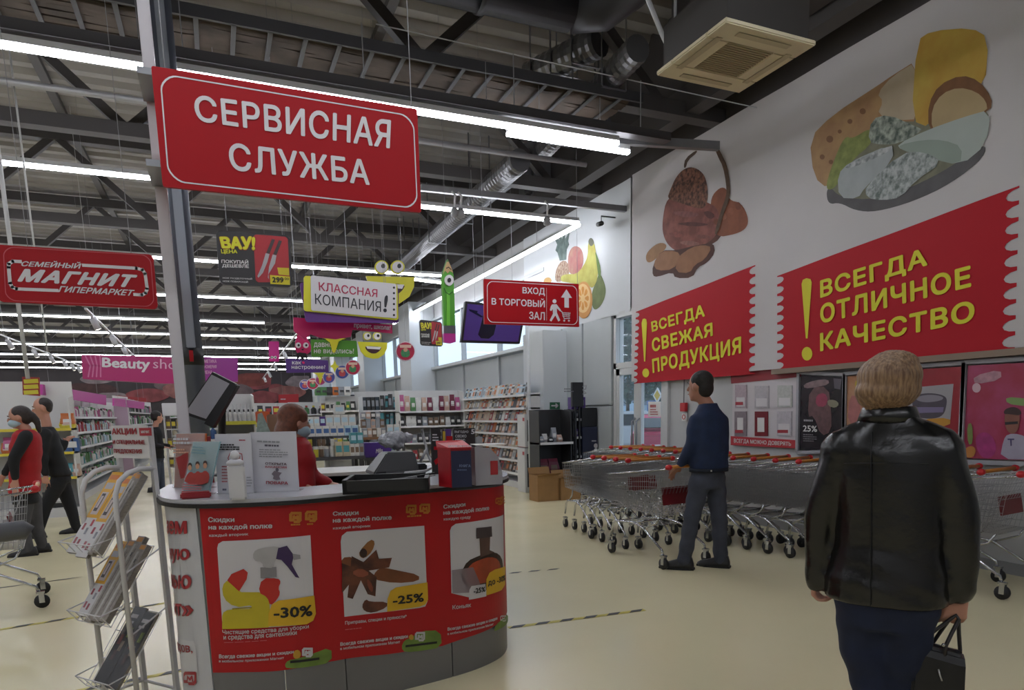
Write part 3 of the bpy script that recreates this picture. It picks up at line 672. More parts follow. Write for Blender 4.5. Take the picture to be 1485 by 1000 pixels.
# door notice, exit sign
SD = PX(XW-.03)
t = thing('door_notice', 'white notice taped to the right door leaf', 'notice', tuple(SD.to3(*SD.uv(943, 583))))
board(SD, rrect(SD, [(940, 582), (958, 582), (958, 604), (940, 604)]), 'sheet', PAPER, t, .003)
lines(SD, [(943, 586), (956, 586), (956, 591), (943, 591)], 1, M('a03030', .5), t, .002, fill=.8)
lines(SD, [(943, 592), (956, 592), (956, 602), (943, 602)], 3, M('a03030', .5), t, .002)

t = [o for o in COL.objects if o.name == 'wall_banner'][0]
for i, (x0, y0, x1, y1) in enumerate([(200, 300, 330, 318), (215, 345, 370, 352), (190, 385, 260, 398), (290, 395, 370, 402), (330, 300, 385, 325), (230, 420, 330, 432)]):
    pr([(x0, y0), ((x0+x1)/2, y0-8), (x1, (y0+y1)/2), ((x0+x1)/2+5, y1+6)], M(['85504a', '5a2c28', '8c4c42', '7f4a40', '5e302a', '966458'][i], .7, 0, .3, 20), BRp, 'ham_detail_print', .0062+.0008*i, 1, t, SF)
for i in range(4): pr([(372+30*i, 330-22*i), (392+30*i, 322-22*i), (402+30*i, 345-20*i), (380+30*i, 352-20*i)], M(['7a4028', 'a0644a', '9a5a40', '7e4632'][i], .7, 0, .2, 20), BRp, 'bun_detail_print', .0050+.0008*i, 1, t, SF)
for i, (x, y, r) in enumerate([(720, 550, 14), (800, 480, 10), (850, 440, 12), (690, 620, 10), (760, 520, 8), (725, 640, 9)]): pr(circ_(x, y, r), M('7a5638', .7), CE, 'cheese_hole_print', .0052, 0, t, SF)
# ================================================================== HANGING SIGNS
REDS = M('a30d18', .5, spec=.25); WH = M('d8d5d8', .5); PURP = M('5b2a7a', .5); PINK = M('c2185f', .45); SYEL = M('d2cd2e', .5); GRN = M('4a8a2a', .5)
def circ(x, y, rx, ry=None, n=18): ry = ry or rx; return [(x+rx*math.cos(2*PI*i/n), y+ry*math.sin(2*PI*i/n)) for i in range(n)]
def stroke(S, px, w, mat, parent, off=.003, name='line'):
    p = [np.array(S.uv(*q)) for q in px]; polys = []
    for i in range(len(p)-1):
        d = p[i+1]-p[i]; L = np.hypot(*d)
        if L < 1e-6: continue
        d /= L; n = np.array([-d[1], d[0]])*w/2; e = d*w*.35
        polys.append([tuple(p[i]-e-n), tuple(p[i+1]+e-n), tuple(p[i+1]+e+n), tuple(p[i]-e+n)])
    return flat(S, polys, name, mat, parent, off)
def sign(name, label, q, Y, mat, rad=.03, th=.03, S=None, cat='sign', wires=None, group=None, ztop=6.56):
    S = S or PY(Y); t = thing(name, label, cat, tuple(S.to3(*S.uv(*q[0]))), group=group)
    l = rrect(S, q, rad) if len(q) == 4 else [S.uv(*p) for p in q]
    board(S, l, 'sign_board', mat, t, th)
    for x, y in (wires or []):
        p = S.to3(*S.uv(x, y), -th/2); MB().cyl(p, (p.x, p.y, ztop), .0025, n=5).build('suspension_wire', M('8a8a8e', .4), t)
    t['S'] = 0; del t['S']; return t, S, l
q = [(219, 95), (605, 158), (611, 308), (236, 270)]
t, S, l = sign('hanging_sign', 'largest red hanging sign, with white words for service desk above the counter', q, 3.9, REDS, .01, .02, wires=[(598, 170), (240, 110)])
l2 = rrect(S, [(231, 106), (600, 168), (606, 303), (244, 263)], .07, 6); flat(S, ringloops(l2, .006), 'border_line', WH, t, .002)
text(S, 'СЕРВИСНАЯ', [(280, 137), (567, 174), (565, 216), (284, 176)], WH, t, .022, space=1.06)
text(S, 'СЛУЖБА', [(330, 206), (535, 232), (536, 269), (334, 247)], WH, t, .022, space=1.06)
# poles
px0 = onY(261.5, 560, 4.25)
t = thing('sign_pole', 'tall white square pole rising behind the counter\'s left end beside the service sign', 'pole', (px0.x, 4.25, 0))
MB().box(px0.x-.028, 4.222, 0, px0.x+.028, 4.278, 6.52).build('tube', M('bdb9bd', .4), t, bevel=.004)
MB().box(px0.x-.09, 4.16, 0, px0.x+.09, 4.34, .012).build('base_plate', STEEL, t)
for z in (3.0, 2.6): MB().box(px0.x-.04, 3.905, z, px0.x+.02, 4.225, z+.03).build('bracket', STEEL, t)
p6 = onY(283, 560, 6.6)
t = thing('support_column', 'slim blue grey steel column behind the white pole', 'column', (p6.x, 6.6, 0))
MB().cyl((p6.x, 6.6, 0), (p6.x, 6.6, 6.52), .085, n=20).build('shaft', M('555a66', .45, .3), t, True)
MB().box(p6.x-.035, 6.505, 2.0, p6.x+.035, 6.55, 4.9).build('cable_duct', M('8a8f98', .4, .3), t, bevel=.006)
zz = onY(282, 516, 6.5).z; MB().cyl((p6.x, 6.6, zz-.07), (p6.x, 6.6, zz+.07), .089, n=20).build('black_band', BLACK, t, True)
MB().box(p6.x-.02, 6.49, zz-.045, p6.x+.01, 6.512, zz+.045).build('red_mark', REDS, t)
# ---- shop name sign
C4 = lambda p: cv(p, 4.347, 0, 330)
t, S, l = sign('hanging_sign', 'red hanging sign with the shop name in an outlined white frame at the left edge', [(-8, 354), (222, 369), (229, 448), (-3, 437)], 6.2, REDS, .03, .03, wires=[(40, 360), (190, 368)])
flat(S, ringloops(rrect(S, C4([(18, 118), (950, 172), (975, 500), (35, 460)]), .06, 5), .005), 'border_line', M('c0505a', .5), t, .002)
stroke(S, C4([(525, 237), (860, 256), (898, 266), (915, 290), (928, 385), (918, 412), (895, 424), (848, 421)]), .022, WH, t)
stroke(S, C4([(130, 214), (80, 212), (56, 228), (55, 250), (64, 350), (78, 375), (105, 386), (362, 396)]), .022, WH, t)
text(S, 'СЕМЕЙНЫЙ', C4([(140, 203), (514, 217), (512, 259), (133, 243)]), WH, t, .03, shear=.2)
text(S, 'МАГНИТ', C4([(125, 258), (868, 298), (850, 378), (110, 340)]), WH, t, .055, shear=.25, space=1.15)
text(S, 'ГИПЕРМАРКЕТ', C4([(374, 367), (850, 393), (838, 430), (368, 405)]), WH, t, .03, shear=.2)
# ---- knife offer boards
def wow(label, Y, f, full=True, wires=None):
    t, S, l = sign('offer_board', label, f([(220, 55), (668, 88), (688, 402), (245, 385)]), Y, M('1a1719', .35), .05, .04, wires=wires)
    flat(S, [rrect(S, f([(447, 82), (655, 98), (668, 370), (462, 372)]), .03)], 'red_field', M('a5202a', .4), t, .003)
    text(S, 'ВАУ!', f([(238, 95), (465, 92), (462, 185), (255, 170)]), M('8e2f16', .5), t, .09, .004)
    text(S, 'ВАУ!', f([(240, 97), (460, 94), (458, 180), (258, 168)]), SYEL, t, .06, .007)
    text(S, 'ЦЕНА', f([(250, 172), (350, 175), (352, 202), (255, 203)]), SYEL, t, .04, .007)
    text(S, 'ПОКУПАЙ', f([(254, 230), (417, 235), (417, 262), (254, 255)]), PAPER, t, .03, .005)
    text(S, 'ДЕШЕВЛЕ', f([(258, 262), (420, 264), (421, 290), (259, 284)]), PAPER, t, .03, .005)
    text(S, 'НОЖ РАЗДЕЛОЧНЫЙ', f([(262, 338), (440, 345), (440, 358), (263, 352)]), PAPER, t, .01, .005)
    text(S, 'НОЖ ПОВАРСКОЙ', f([(264, 357), (415, 363), (415, 376), (264, 370)]), PAPER, t, .01, .005)
    for dx, dy, wd in ((0, 0, 1), (42, 8, 1.5)):
        shape(S, f([(560+dx, 110+dy), (578+dx, 115+dy), (545+dx, 200+dy), (525+dx, 195+dy)]), 'knife_handle_print', M('3a2a2c', .4), t, .006)
        shape(S, f([(522+dx, 196+dy), (545+dx, 202+dy), (532+dx*1.1, 250+dy), (505+dx*.8, 315+dy), (478+dx*1.5, 345+dy), (472+dx*1.5, 335+dy), (500+dx, 270+dy)]), 'knife_blade_print', M('a9a4a8', .4), t, .006)
    shape(S, f([(592, 283), (662, 286), (664, 332), (600, 325)]), 'price_tag', M('c8b428', .5), t, .007)
    shape(S, f([(548, 328), (667, 338), (668, 388), (550, 382)]), 'price_tag', M('d8ca2a', .5), t, .008)
    text(S, '299', f([(560, 340), (630, 343), (630, 376), (561, 374)]), BLACK, t, .03, .011)
    text(S, '00', f([(635, 343), (662, 345), (662, 360), (635, 359)]), BLACK, t, .02, .011)
    return t
K1 = lambda p: cv(p, 4.167, 260, 320)
wow('black and red price board with two knives beside the steel column', 7.6, K1, wires=[(330, 340), (410, 345)])
K2 = lambda p: [((x-220)/3.3/4.167*1.01+608, (y-55)/2.12/4.167+463) for x, y in p]
wow('smaller black and red knife price board hanging behind the green pencil figure', 14.2, K2, wires=[(615, 465), (650, 468)])
# ---- entry sign
K3 = lambda p: cv(p, 4.167, 640, 280)
t, S, l = sign('hanging_sign', 'red hanging sign with arrow and shopper symbol pointing into the sales hall', K3([(258, 517), (830, 548), (833, 807), (260, 790)]), 8.3, REDS, .005, .03, wires=[(703, 410), (838, 414)])
flat(S, ringloops(rrect(S, K3([(275, 530), (820, 560), (824, 796), (277, 780)]), .07, 5), .007), 'border_line', WH, t, .003)
text(S, 'ВХОД', K3([(490, 567), (625, 572), (625, 622), (490, 612)]), WH, t, .02)
text(S, 'В ТОРГОВЫЙ', K3([(303, 622), (625, 637), (625, 690), (303, 673)]), WH, t, .02)
text(S, 'ЗАЛ', K3([(530, 715), (625, 718), (625, 768), (530, 760)]), WH, t, .02)
stroke(S, K3([(635, 572), (636, 768)]), .004, WH, t)
shape(S, K3([(755, 580), (789, 633), (770, 632), (770, 692), (743, 690), (743, 631), (722, 630)]), 'arrow', WH, t, .004)
shape(S, K3(circ(683, 653, 12)), 'symbol_head', WH, t, .004)
shape(S, K3([(668, 672), (695, 670), (722, 705), (715, 712), (697, 695), (698, 722), (718, 768), (706, 775), (688, 738), (664, 775), (654, 768), (674, 728), (672, 700), (663, 712), (655, 706), (660, 685)]), 'symbol_figure', WH, t, .004)
stroke(S, K3([(716, 708), (728, 716), (742, 758), (775, 755)]), .012, WH, t, .004)
for yy in (722, 732, 742): stroke(S, K3([(732, yy), (778-(yy-722)*.3, yy+4)]), .008, WH, t, .004)
for xx in (738, 748, 758, 768, 777): stroke(S, K3([(xx, 720), (xx-3, 746)]), .006, WH, t, .004)
for xx in (742, 770): shape(S, K3(circ(xx, 770, 6)), 'symbol_wheel', WH, t, .004)
# ---- television
t, S, l = sign('television', 'wide television with a purple screen hanging behind the red entry sign', K3([(145, 652), (512, 690), (474, 910), (118, 900)]), 10.5, BLACK, .01, .07, cat='television', wires=[(690, 440), (745, 448)])
flat(S, [rrect(S, K3([(158, 668), (498, 702), (463, 898), (132, 888)]))], 'screen', M('3b2a66', .2, emit=.35), t, .004)
shape(S, K3([(262, 690), (340, 700), (335, 780), (310, 880), (215, 875), (240, 790)]), 'screen_figure', M('14132a', .2), t, .006, 1)
shape(S, K3([(165, 700), (220, 712), (215, 722), (250, 745), (240, 750), (170, 712)]), 'screen_figure', M('1a1838', .2), t, .006, 0)
# ---- classroom promotion cluster
K5 = lambda p: cv(p, 4.167, 420, 320)
t, S, l = sign('promotion_sign', 'white notebook shaped school promotion sign on yellow and purple boards', K5([(60, 372), (658, 400), (660, 618), (98, 612)]), 8.9, PURP, .03, .02, wires=[(450, 420), (560, 425)])
board(S, rrect(S, K5([(84, 333), (648, 383), (655, 602), (84, 546)]), .03), 'yellow_board', SYEL, t, .02, .025)
board(S, rrect(S, K5([(125, 333), (640, 384), (643, 592), (128, 544)]), .02), 'notebook_page', M('cfccd0', .5), t, .01, .038)
text(S, 'КЛАССНАЯ', K5([(172, 372), (527, 417), (525, 466), (175, 425)]), M('b02a50', .5), t, .012, .041)
text(S, 'КОМПАНИЯ', K5([(150, 442), (548, 490), (548, 554), (152, 506)]), M('2a2830', .5), t, .004, .041)
text(S, '!', K5([(570, 455), (592, 450), (582, 558), (560, 554)]), M('2a2830', .5), t, .03, .041)
for i in range(6): shape(S, K5(circ(626, 407+33*i, 7, n=10)), 'spiral_hole', BLACK, t, .041)
t, S, l = sign('promotion_sign', 'pink greeting strip under the white notebook sign', K5([(22, 583), (620, 628), (621, 680), (380, 658), (370, 700), (280, 715), (180, 705), (128, 685), (95, 720), (25, 665)]), 9.15, PINK, th=.02, wires=[(432, 465), (560, 475)])
text(S, 'привет, школа!', K5([(388, 616), (610, 634), (606, 668), (388, 652)]), PAPER, t, .035, .006)
t, S, l = sign('promotion_sign', 'green school promotion sign with a yellow paint splash', K5([(130, 715), (405, 725), (414, 822), (132, 820)]), 10.6, GRN, .01, .02, wires=[(460, 495), (510, 497)])
text(S, 'давно', K5([(146, 735), (258, 737), (258, 770), (146, 768)]), WH, t, .01)
text(S, 'не виделись!', K5([(147, 770), (388, 772), (388, 808), (147, 806)]), WH, t, .01)
board(S, [S.uv(*p) for p in K5([(190, 705), (342, 712), (318, 718), (295, 730), (276, 790), (268, 800), (258, 792), (242, 735), (215, 715)])], 'paint_splash', SYEL, t, .008, .02)
t, S, l = sign('promotion_sign', 'small purple promotion sign asking about mood below the green one', K5([(-25, 833), (232, 842), (237, 915), (-20, 918)]), 12., M('4b2a74', .5), .01, .02, wires=[(425, 521), (470, 522)])
text(S, 'как', K5([(15, 848), (70, 850), (70, 868), (15, 868)]), WH, t, .01); shape(S, K5([(72, 852), (84, 848), (94, 856), (84, 868)]), 'heart', PINK, t, .003, 1)
text(S, 'настроение?', K5([(12, 872), (216, 872), (216, 902), (12, 900)]), WH, t, .01)
def smiley(label, Y, f, k=1):
    t, S, l = sign('smile_figure', label, f([(0, 0), (293, 8), (290, 65), (262, 125), (205, 165), (150, 168), (80, 150), (30, 95)]), Y, SYEL, th=.03, cat='figure', wires=[f([(60, 5)])[0]])
    shape(S, f([(70, 42), (240, 50), (215, 95), (170, 120), (120, 112), (80, 80)]), 'mouth', M('3a1a20', .5), t, .004, 1)
    shape(S, f([(82, 45), (230, 53), (218, 78), (95, 70)]), 'teeth', WH, t, .006)
    for cx in (93, 190):
        e = board(S, [S.uv(*p) for p in f(circ(cx, -52, 42, 42))], 'eye_rim', SYEL, t, .02, .01)
        board(S, [S.uv(*p) for p in f(circ(cx, -52, 34, 34))], 'eyeball', WH, t, .015, .022)
        board(S, [S.uv(*p) for p in f(circ(cx+8, -58, 12, 14))], 'pupil', BLACK, t, .01, .028)
    return t
smiley('large yellow smile cutout with two eyes behind the white notebook sign', 9.6, lambda p: K5([(462+x, 333+y) for x, y in p]))
smiley('smaller yellow smile cutout with two eyes right of the green sign', 11.2, lambda p: K5([(412+x*.61, 730+y*.61) for x, y in p]))
t, S, l = sign('creature_figure', 'pink pencil topper figure with two eyes left of the green promotion sign', K5(smoothpoly([(60, 650), (100, 700), (130, 750), (128, 795), (90, 810), (40, 800), (30, 740)])), 10.3, PINK, th=.03, cat='figure', wires=[(434, 480)])
for cx in (52, 98):
    board(S, [S.uv(*p) for p in K5(circ(cx, 752, 17))], 'eyeball', WH, t, .01, .012); board(S, [S.uv(*p) for p in K5(circ(cx+2, 752, 7))], 'pupil', BLACK, t, .006, .016)
shape(S, K5([(40, 800), (60, 795), (100, 800), (112, 840), (90, 825), (80, 850), (62, 822), (45, 845)]), 'tuft', BLACK, t, .004)
shape(S, K5([(70, 775), (88, 772), (80, 785)]), 'mouth', BLACK, t, .004)
# pink vertical banner behind
t, S, l = sign('promotion_banner', 'narrow magenta banner with round eyes left of the purple mood sign', K1([(540, 728), (602, 728), (604, 850), (542, 850)]), 13.5, M('c21a86', .5), .01, .02, wires=[(395, 495)])
for cx in (560, 580): shape(S, K1(circ(cx, 825, 9)), 'eye', WH, t, .004); shape(S, K1(circ(cx, 825, 4)), 'pupil', BLACK, t, .006)
# pencil
PG = M('4f9a2e', .45)
t, S, l = sign('pencil_figure', 'hanging green pencil figure with one big eye and a pink eraser end', K3([(38, 398), (60, 450), (74, 492), (80, 640), (84, 800), (14, 800), (10, 640), (5, 500), (20, 450)]), 8.6, PG, th=.06, cat='figure', wires=[(649, 378)])
board(S, [S.uv(*p) for p in K3([(38, 400), (58, 448), (70, 480), (50, 470), (38, 484), (22, 468), (10, 490), (20, 450)])], 'wood_tip', M('b99a6a', .5), t, .01, .01)
board(S, [S.uv(*p) for p in K3([(38, 398), (44, 415), (32, 415)])], 'lead_tip', M('3f6a2a', .5), t, .012, .014)
board(S, [S.uv(*p) for p in K3([(30, 600), (50, 600), (52, 800), (32, 800)])], 'ridge', M('6cbb3a', .45), t, .01, .012)
board(S, [S.uv(*p) for p in K3([(13, 800), (85, 800), (86, 848), (14, 846)])], 'metal_band', M('7a7a82', .3, .8), t, .07, .006)
board(S, [S.uv(*p) for p in K3([(14, 846), (86, 848), (87, 898), (60, 906), (18, 900)])], 'eraser', M('b5278a', .5), t, .06, .002)
board(S, [S.uv(*p) for p in K3(circ(45, 527, 27, 33))], 'eyeball', WH, t, .02, .02); board(S, [S.uv(*p) for p in K3(circ(45, 527, 11, 14))], 'pupil', BLACK, t, .01, .026)
stroke(S, K3([(15, 575), (25, 600), (45, 612), (66, 596)]), .012, M('2d5c1c', .5), t, .016, 'mouth')
stroke(S, K3([(28, 455), (42, 448), (56, 462)]), .01, BLACK, t, .016, 'eyebrow')
# round hanging tags
DISC = [(700, 788, 60, 60, 10.8, 'b02348'), (382, 886, 47, 47, 12.5, 'b02348'), (318, 914, 44, 43, 13.2, '3c4f96'), (238, 945, 38, 38, 14.2, '4a4fa0'), (187, 962, 32, 32, 15.2, 'a03a7c'), (140, 984, 38, 36, 16.2, 'b02348'), (92, 990, 34, 32, 17.4, '4a4fa0')]
DN = ['largest round school sale tag hanging beside the pillar', 'red round school tag, nearest of the string beside the smile', 'blue round school tag with a yellow star above it', 'blue round school tag, fourth along the string', 'purple round tag with a yellow splash, fifth along the string', 'red round tag near the end of the string', 'last blue round tag at the left end of the string']
for (x, y, rx, ry, Y, c), lab in zip(DISC, DN):
    t, S, l = sign('round_tag', lab, K5(circ(x, y, rx, ry, 20)), Y, M('c9c2cc', .5), th=.01, cat='hanging tag', wires=[K5([(x, y-ry+3)])[0]], group='round school tags')
    flat(S, [[S.uv(*p) for p in K5(circ(x, y, rx*.9, ry*.9, 20))]], 'tag_face', M(c, .5, 0, .1, 9), t, .003)
    shape(S, K5([(x-rx*.5, y-ry*.05), (x-rx*.1, y-ry*.3), (x+rx*.45, y-ry*.1), (x+rx*.4, y+ry*.6), (x-rx*.4, y+ry*.6)]), 'child_print', M('3f8a5a' if c[0] == 'b' else 'c24a52', .5, 0, .3, 20), t, .005, 1)
    shape(S, K5(circ(x, y-ry*.15, rx*.22, ry*.22, 10)), 'face_print', M('c99a80', .5), t, .007)
    shape(S, K5([(x-rx*.6, y-ry*.65), (x+rx*.6, y-ry*.65), (x+rx*.55, y-ry*.35), (x-rx*.55, y-ry*.35)]), 'heading_print', M('d8b8a8', .5), t, .005)
t, S, l = sign('star_tag', 'small yellow four pointed star tag beside the red round tag', K5([(273, 840), (283, 868), (300, 880), (283, 890), (272, 918), (262, 890), (245, 878), (263, 866)]), 12.9, SYEL, th=.01, cat='hanging tag', wires=[(485, 523)])
t, S, l = sign('splash_tag', 'yellow paint splash tag above the purple round tag', K5([(140, 917), (238, 917), (200, 930), (193, 965), (183, 990), (176, 950), (165, 930)]), 14.8, SYEL, th=.01, cat='hanging tag', wires=[(464, 541)])
# ---- cosmetics shop fascia
C5 = lambda p: cv(p, 5, 0, 420)
t, S, l = sign('fascia_sign', 'long magenta cosmetics fascia with white lettering, left of the column', [(118, 514), (345, 519), (345, 553), (240, 556), (120, 549)], 13.2, M('a91263', .35, coat=.3), .0, .25, wires=[(150, 515), (300, 518)])
board(S, rrect(S, [(284, 517), (345, 519), (345, 553), (284, 555)]), 'purple_end', M('8e2a86', .35), t, .02, .012)
text(S, 'Beauty', [(148, 518), (218, 520), (217, 540), (148, 536.5)], M('d8d2d8', .5), t, .03, .006)
text(S, 'shop', [(222, 520), (268, 522), (268, 541), (222, 538)], M('d8a8c4', .5), t, .0, .006)
for i, s_ in enumerate(['КОСМЕТИКА', 'ПАРФЮМЕРИЯ', 'ГИГИЕНА']): text(S, s_, R4(287, 521+8*i, 314-6*(i == 2), 526+8*i), M('d8a8c4', .5), t, .01, .016)
for k in range(4): stroke(S, [(124+7*k, 516), (131+5*k, 530), (128+6*k, 546)], .02, M('c46a98', .5), t, .004)
t, S, l = sign('fascia_sign', 'left pink header row over the cosmetics shelves', [(58, 557), (152, 573), (152, 587), (58, 572)], 0, M('b5388f', .5), .0, .03, S=PX(-2.35), wires=[(70, 560), (140, 572)])
for k in range(5): lines(S, [(62+19*k, 563+3*k), (75+19*k, 565+3*k), (75+19*k, 569+3*k), (62+19*k, 567+3*k)], 1, M('d9a0c4', .5), t, .01, fill=.8)
t, S, l = sign('shelf_header', 'yellow and red price card on the white pipe near the left edge', [(32, 546), (57, 547), (58, 574), (33, 572)], 9.6, M('8f2a28', .5), .0, .02, wires=[(40, 547)])
for k in range(3): shape(S, [(34, 550+8*k), (55, 549+8*k), (56, 555+8*k), (35, 556+8*k)], 'yellow_band', M('cfc23a', .5), t, .003)
# ---- spot tracks
SPM = M('c2c2c6', .4)
def spots(label, p0, p1, z, ps, n0=0):
    a, b = onZ(*p0, z), onZ(*p1, z); t = thing('spot_track', label, 'track light', tuple(a))
    MB().bar(a, b, .035, .03).build('track_rail', SPM, t)
    for q in (a.lerp(b, .08), a.lerp(b, .5), a.lerp(b, .92)): MB().cyl(q, (q.x, q.y, 6.56), .004, n=5).build('hanger', LGREY, t)
    for f in ps:
        c = a.lerp(b, f); dr = Vector((.35, .3, -1)).normalized(); h = c+Vector((0, 0, -.06))
        hd = MB().cyl(h+dr*.0, h+dr*.19, .05, .056, 12).build('spot_head', SPM, t, True)
        MB().cyl(h+dr*.191, h+dr*.194, .043, n=12).build('lamp', M('fff4e6', .5, emit=18), hd)
        MB().box(c.x-.02, c.y-.06, c.z-.07, c.x+.02, c.y+.06, c.z-.012).build('adapter', SPM, hd, bevel=.004)
spots('spot track with five white heads under the shop name sign', (124, 447), (205, 526), 3.2, [.06, .3, .5, .7, .9])
spots('long spot track with white heads at the left edge', (-10, 481), (118, 531), 3.25, [.1, .33, .52, .7, .82, .93])
spots('spot track with white heads left of the green promotion sign', (441, 470), (372, 560), 3.2, [.04, .2, .36, .5, .64, .78, .93])
for x in (28, 61):
    p = onY(x, 444, 9.5); q = onY(x+14, 560, 9.5)
    tag(MB().cyl((q.x, 9.5, 1.9 if x < 40 else 2.2), (q.x, 9.5, 6.56), .022 if x < 40 else .01, n=8).build('hanging_pipe', LGREY, smooth=True), ('white hanging pipe holding the yellow card' if x < 40 else 'thin white hanging rod behind the shop name sign'), 'pipe')
# ================================================================== SERVICE COUNTER
CP = [(-.24, 4.35), (-.27, 4.0), (-.262, 3.8), (-.225, 3.61), (-.145, 3.475), (0, 3.385), (.27, 3.33), (.53, 3.375), (.77, 3.42), (1.05, 3.475), (1.25, 3.54), (1.42, 3.65), (1.52, 3.8), (1.57, 3.98), (1.575, 4.2), (1.5, 4.5), (1.36, 4.8)]
def catmull(P, n=6):
    P = [np.array(p, float) for p in P]; Q = [2*P[0]-P[1]]+P+[2*P[-1]-P[-2]]; out = []
    for i in range(1, len(Q)-2):
        for k in range(n):
            t = k/n; a, b, c, d = Q[i-1:i+3]
            out.append(.5*((2*b)+(-a+c)*t+(2*a-5*b+4*c-d)*t*t+(-a+3*b-3*c+d)*t**3))
    out.append(P[-1]); return out
PATH = catmull(CP); SS = [0]
for i in range(1, len(PATH)): SS.append(SS[-1]+float(np.hypot(*(PATH[i]-PATH[i-1]))))
class Curved:
    wave = None
    def __init__(s): s.cuts = SS[1:-1]
    def uv(s, x, y):
        d = ray(x, y); best = None
        for i in range(len(PATH)-1):
            a, b = PATH[i], PATH[i+1]; e = b-a; det = d[0]*(-e[1])+e[0]*d[1]
            if abs(det) < 1e-9: continue
            t = (a[0]*(-e[1])+e[0]*a[1])/det; w_ = (d[0]*a[1]-d[1]*a[0])/det
            if t > 0 and -.02 <= w_ <= 1.02 and (best is None or t < best[0]): best = (t, SS[i]+w_*(SS[i+1]-SS[i]))
        if best is None: return s.uv(x-.6 if x > 500 else x+.6, y)
        return (best[1], EYE+best[0]*d[2])
    def at(s, u):
        i = max(0, min(len(SS)-2, int(np.searchsorted(SS, u))-1)); f = (u-SS[i])/(SS[i+1]-SS[i]); e = PATH[i+1]-PATH[i]; p = PATH[i]+e*f; e = e/np.hypot(*e)
        # smooth normal
        j = min(len(SS)-1, i+1); n1 = nrm(i); n2 = nrm(j); n = n1*(1-f)+n2*f; n = n/np.hypot(*n)
        return p, n
    def to3(s, u, v, off=0):
        p, n = s.at(u); return Vector((p[0]+n[0]*off, p[1]+n[1]*off, v))
def nrm(i):
    a, b = PATH[max(0, i-1)], PATH[min(len(PATH)-1, i+1)]; e = (b-a)/np.hypot(*(b-a)); return np.array([e[1], -e[0]])
SC_ = Curved()
def shell(u0, u1, z0, z1, o0, o1, name, mat, parent):      # curved slab between two offsets
    us = [u0]+[u for u in SS if u0 < u < u1]+[u1]; vs = []; fs = []
    for u in us:
        vs += [SC_.to3(u, z0, o1), SC_.to3(u, z1, o1), SC_.to3(u, z1, o0), SC_.to3(u, z0, o0)]
    for i in range(len(us)-1):
        b, c = i*4, i*4+4; fs += [(b+k, b+(k+1) % 4, c+(k+1) % 4, c+k) for k in range(4)]
    n = len(us)-1; fs += [(0, 3, 2, 1), (n*4, n*4+1, n*4+2, n*4+3)]
    return MB().add(vs, fs).build(name, mat, parent)
def nth_(k): return ['first', 'second', 'third', 'fourth', 'fifth'][k]
tc_ = thing('service_counter', 'curved grey service counter wrapped in three red discount posters', 'counter', (.6, 3.7, 0))
GP = M('77777b', .35, .5, .06, 2)
u_l = SC_.uv(291, 800)[0]; seams = [0, u_l, SC_.uv(413, 975)[0], SC_.uv(501, 960)[0], SC_.uv(656, 955)[0], SS[-1]]
shell(0, u_l-.004, 0, 1.03, -.03, 0, 'end_panel', M('bcbcc2', .4), tc_)
for a, b in zip(seams[1:-1], seams[2:]): shell(a+.003, b-.003, .0, 1.03, -.03, 0, 'base_panel', GP, tc_)
shell(0, SS[-1], 1.0, 1.032, -.33, -.031, 'shelf_board', DGREY, tc_)
top = shell(0, SS[-1], 1.045, 1.062, -.40, .028, 'worktop', M('b2b2b8', .25, 0, .04, 6), tc_)
shell(0, SS[-1], 1.026, 1.0445, -.398, .034, 'edge_band', BLACK, tc_)
for u in (0.0, SS[-1]):
    p, n = SC_.at(u); q = p-n*.36; MB().bar((p[0]-n[0]*.03, p[1]-n[1]*.03, .5), (q[0], q[1], .5), .03, 1.0).build('end_board', GP, tc_)
def gridpanel(tl, tr, br, bl, name, mat, off):
    (a, za), (b, zb), (c, zc), (d, zd) = [SC_.uv(*p) for p in (tl, tr, br, bl)]; N = 24; vs = []; fs = []
    for i in range(N+1):
        f = i/N; ut, zt = a+(b-a)*f, za+(zb-za)*f; ub, zz_ = d+(c-d)*f, zd+(zc-zd)*f
        wob = .003*math.sin(f*9)
        vs += [SC_.to3(ut, zt, off), SC_.to3((ut+ub)/2, (zt+zz_)/2, off), SC_.to3(ub, zz_+wob, off+.002)]
    for i in range(N): b_ = i*3; fs += [(b_, b_+3, b_+4, b_+1), (b_+1, b_+4, b_+5, b_+2)]
    return MB().add(vs, fs).build(name, mat, tc_)
PR = M('a8141c', .4, spec=.35)
g1 = gridpanel((290, 737), (470, 727), (482, 958), (310, 974), 'discount_poster', PR, .004)
g2 = gridpanel((469, 727), (633, 713), (641, 936), (481, 958), 'discount_poster', PR, .005)
g3 = gridpanel((632, 713), (735.5, 702), (736.5, 886), (640, 936), 'discount_poster', PR, .004)
PW = M('c3c0c4', .5); PYL = M('cfa41f', .5); OR = M('c07a2a', .5)
H4 = lambda p: cv(p, 3.226, 230, 690); H5 = lambda p: cv(p, 3.225, 470, 690)
def ct(s_, f, q, mat=PW, b=.02, par=None, off=.009): return text(SC_, s_, f(q), mat, par, b, off)
def cs(f, pts, mat, par, off=.009, sm=1, name='print'): return shape(SC_, f(pts), name, mat, par, off, sm)
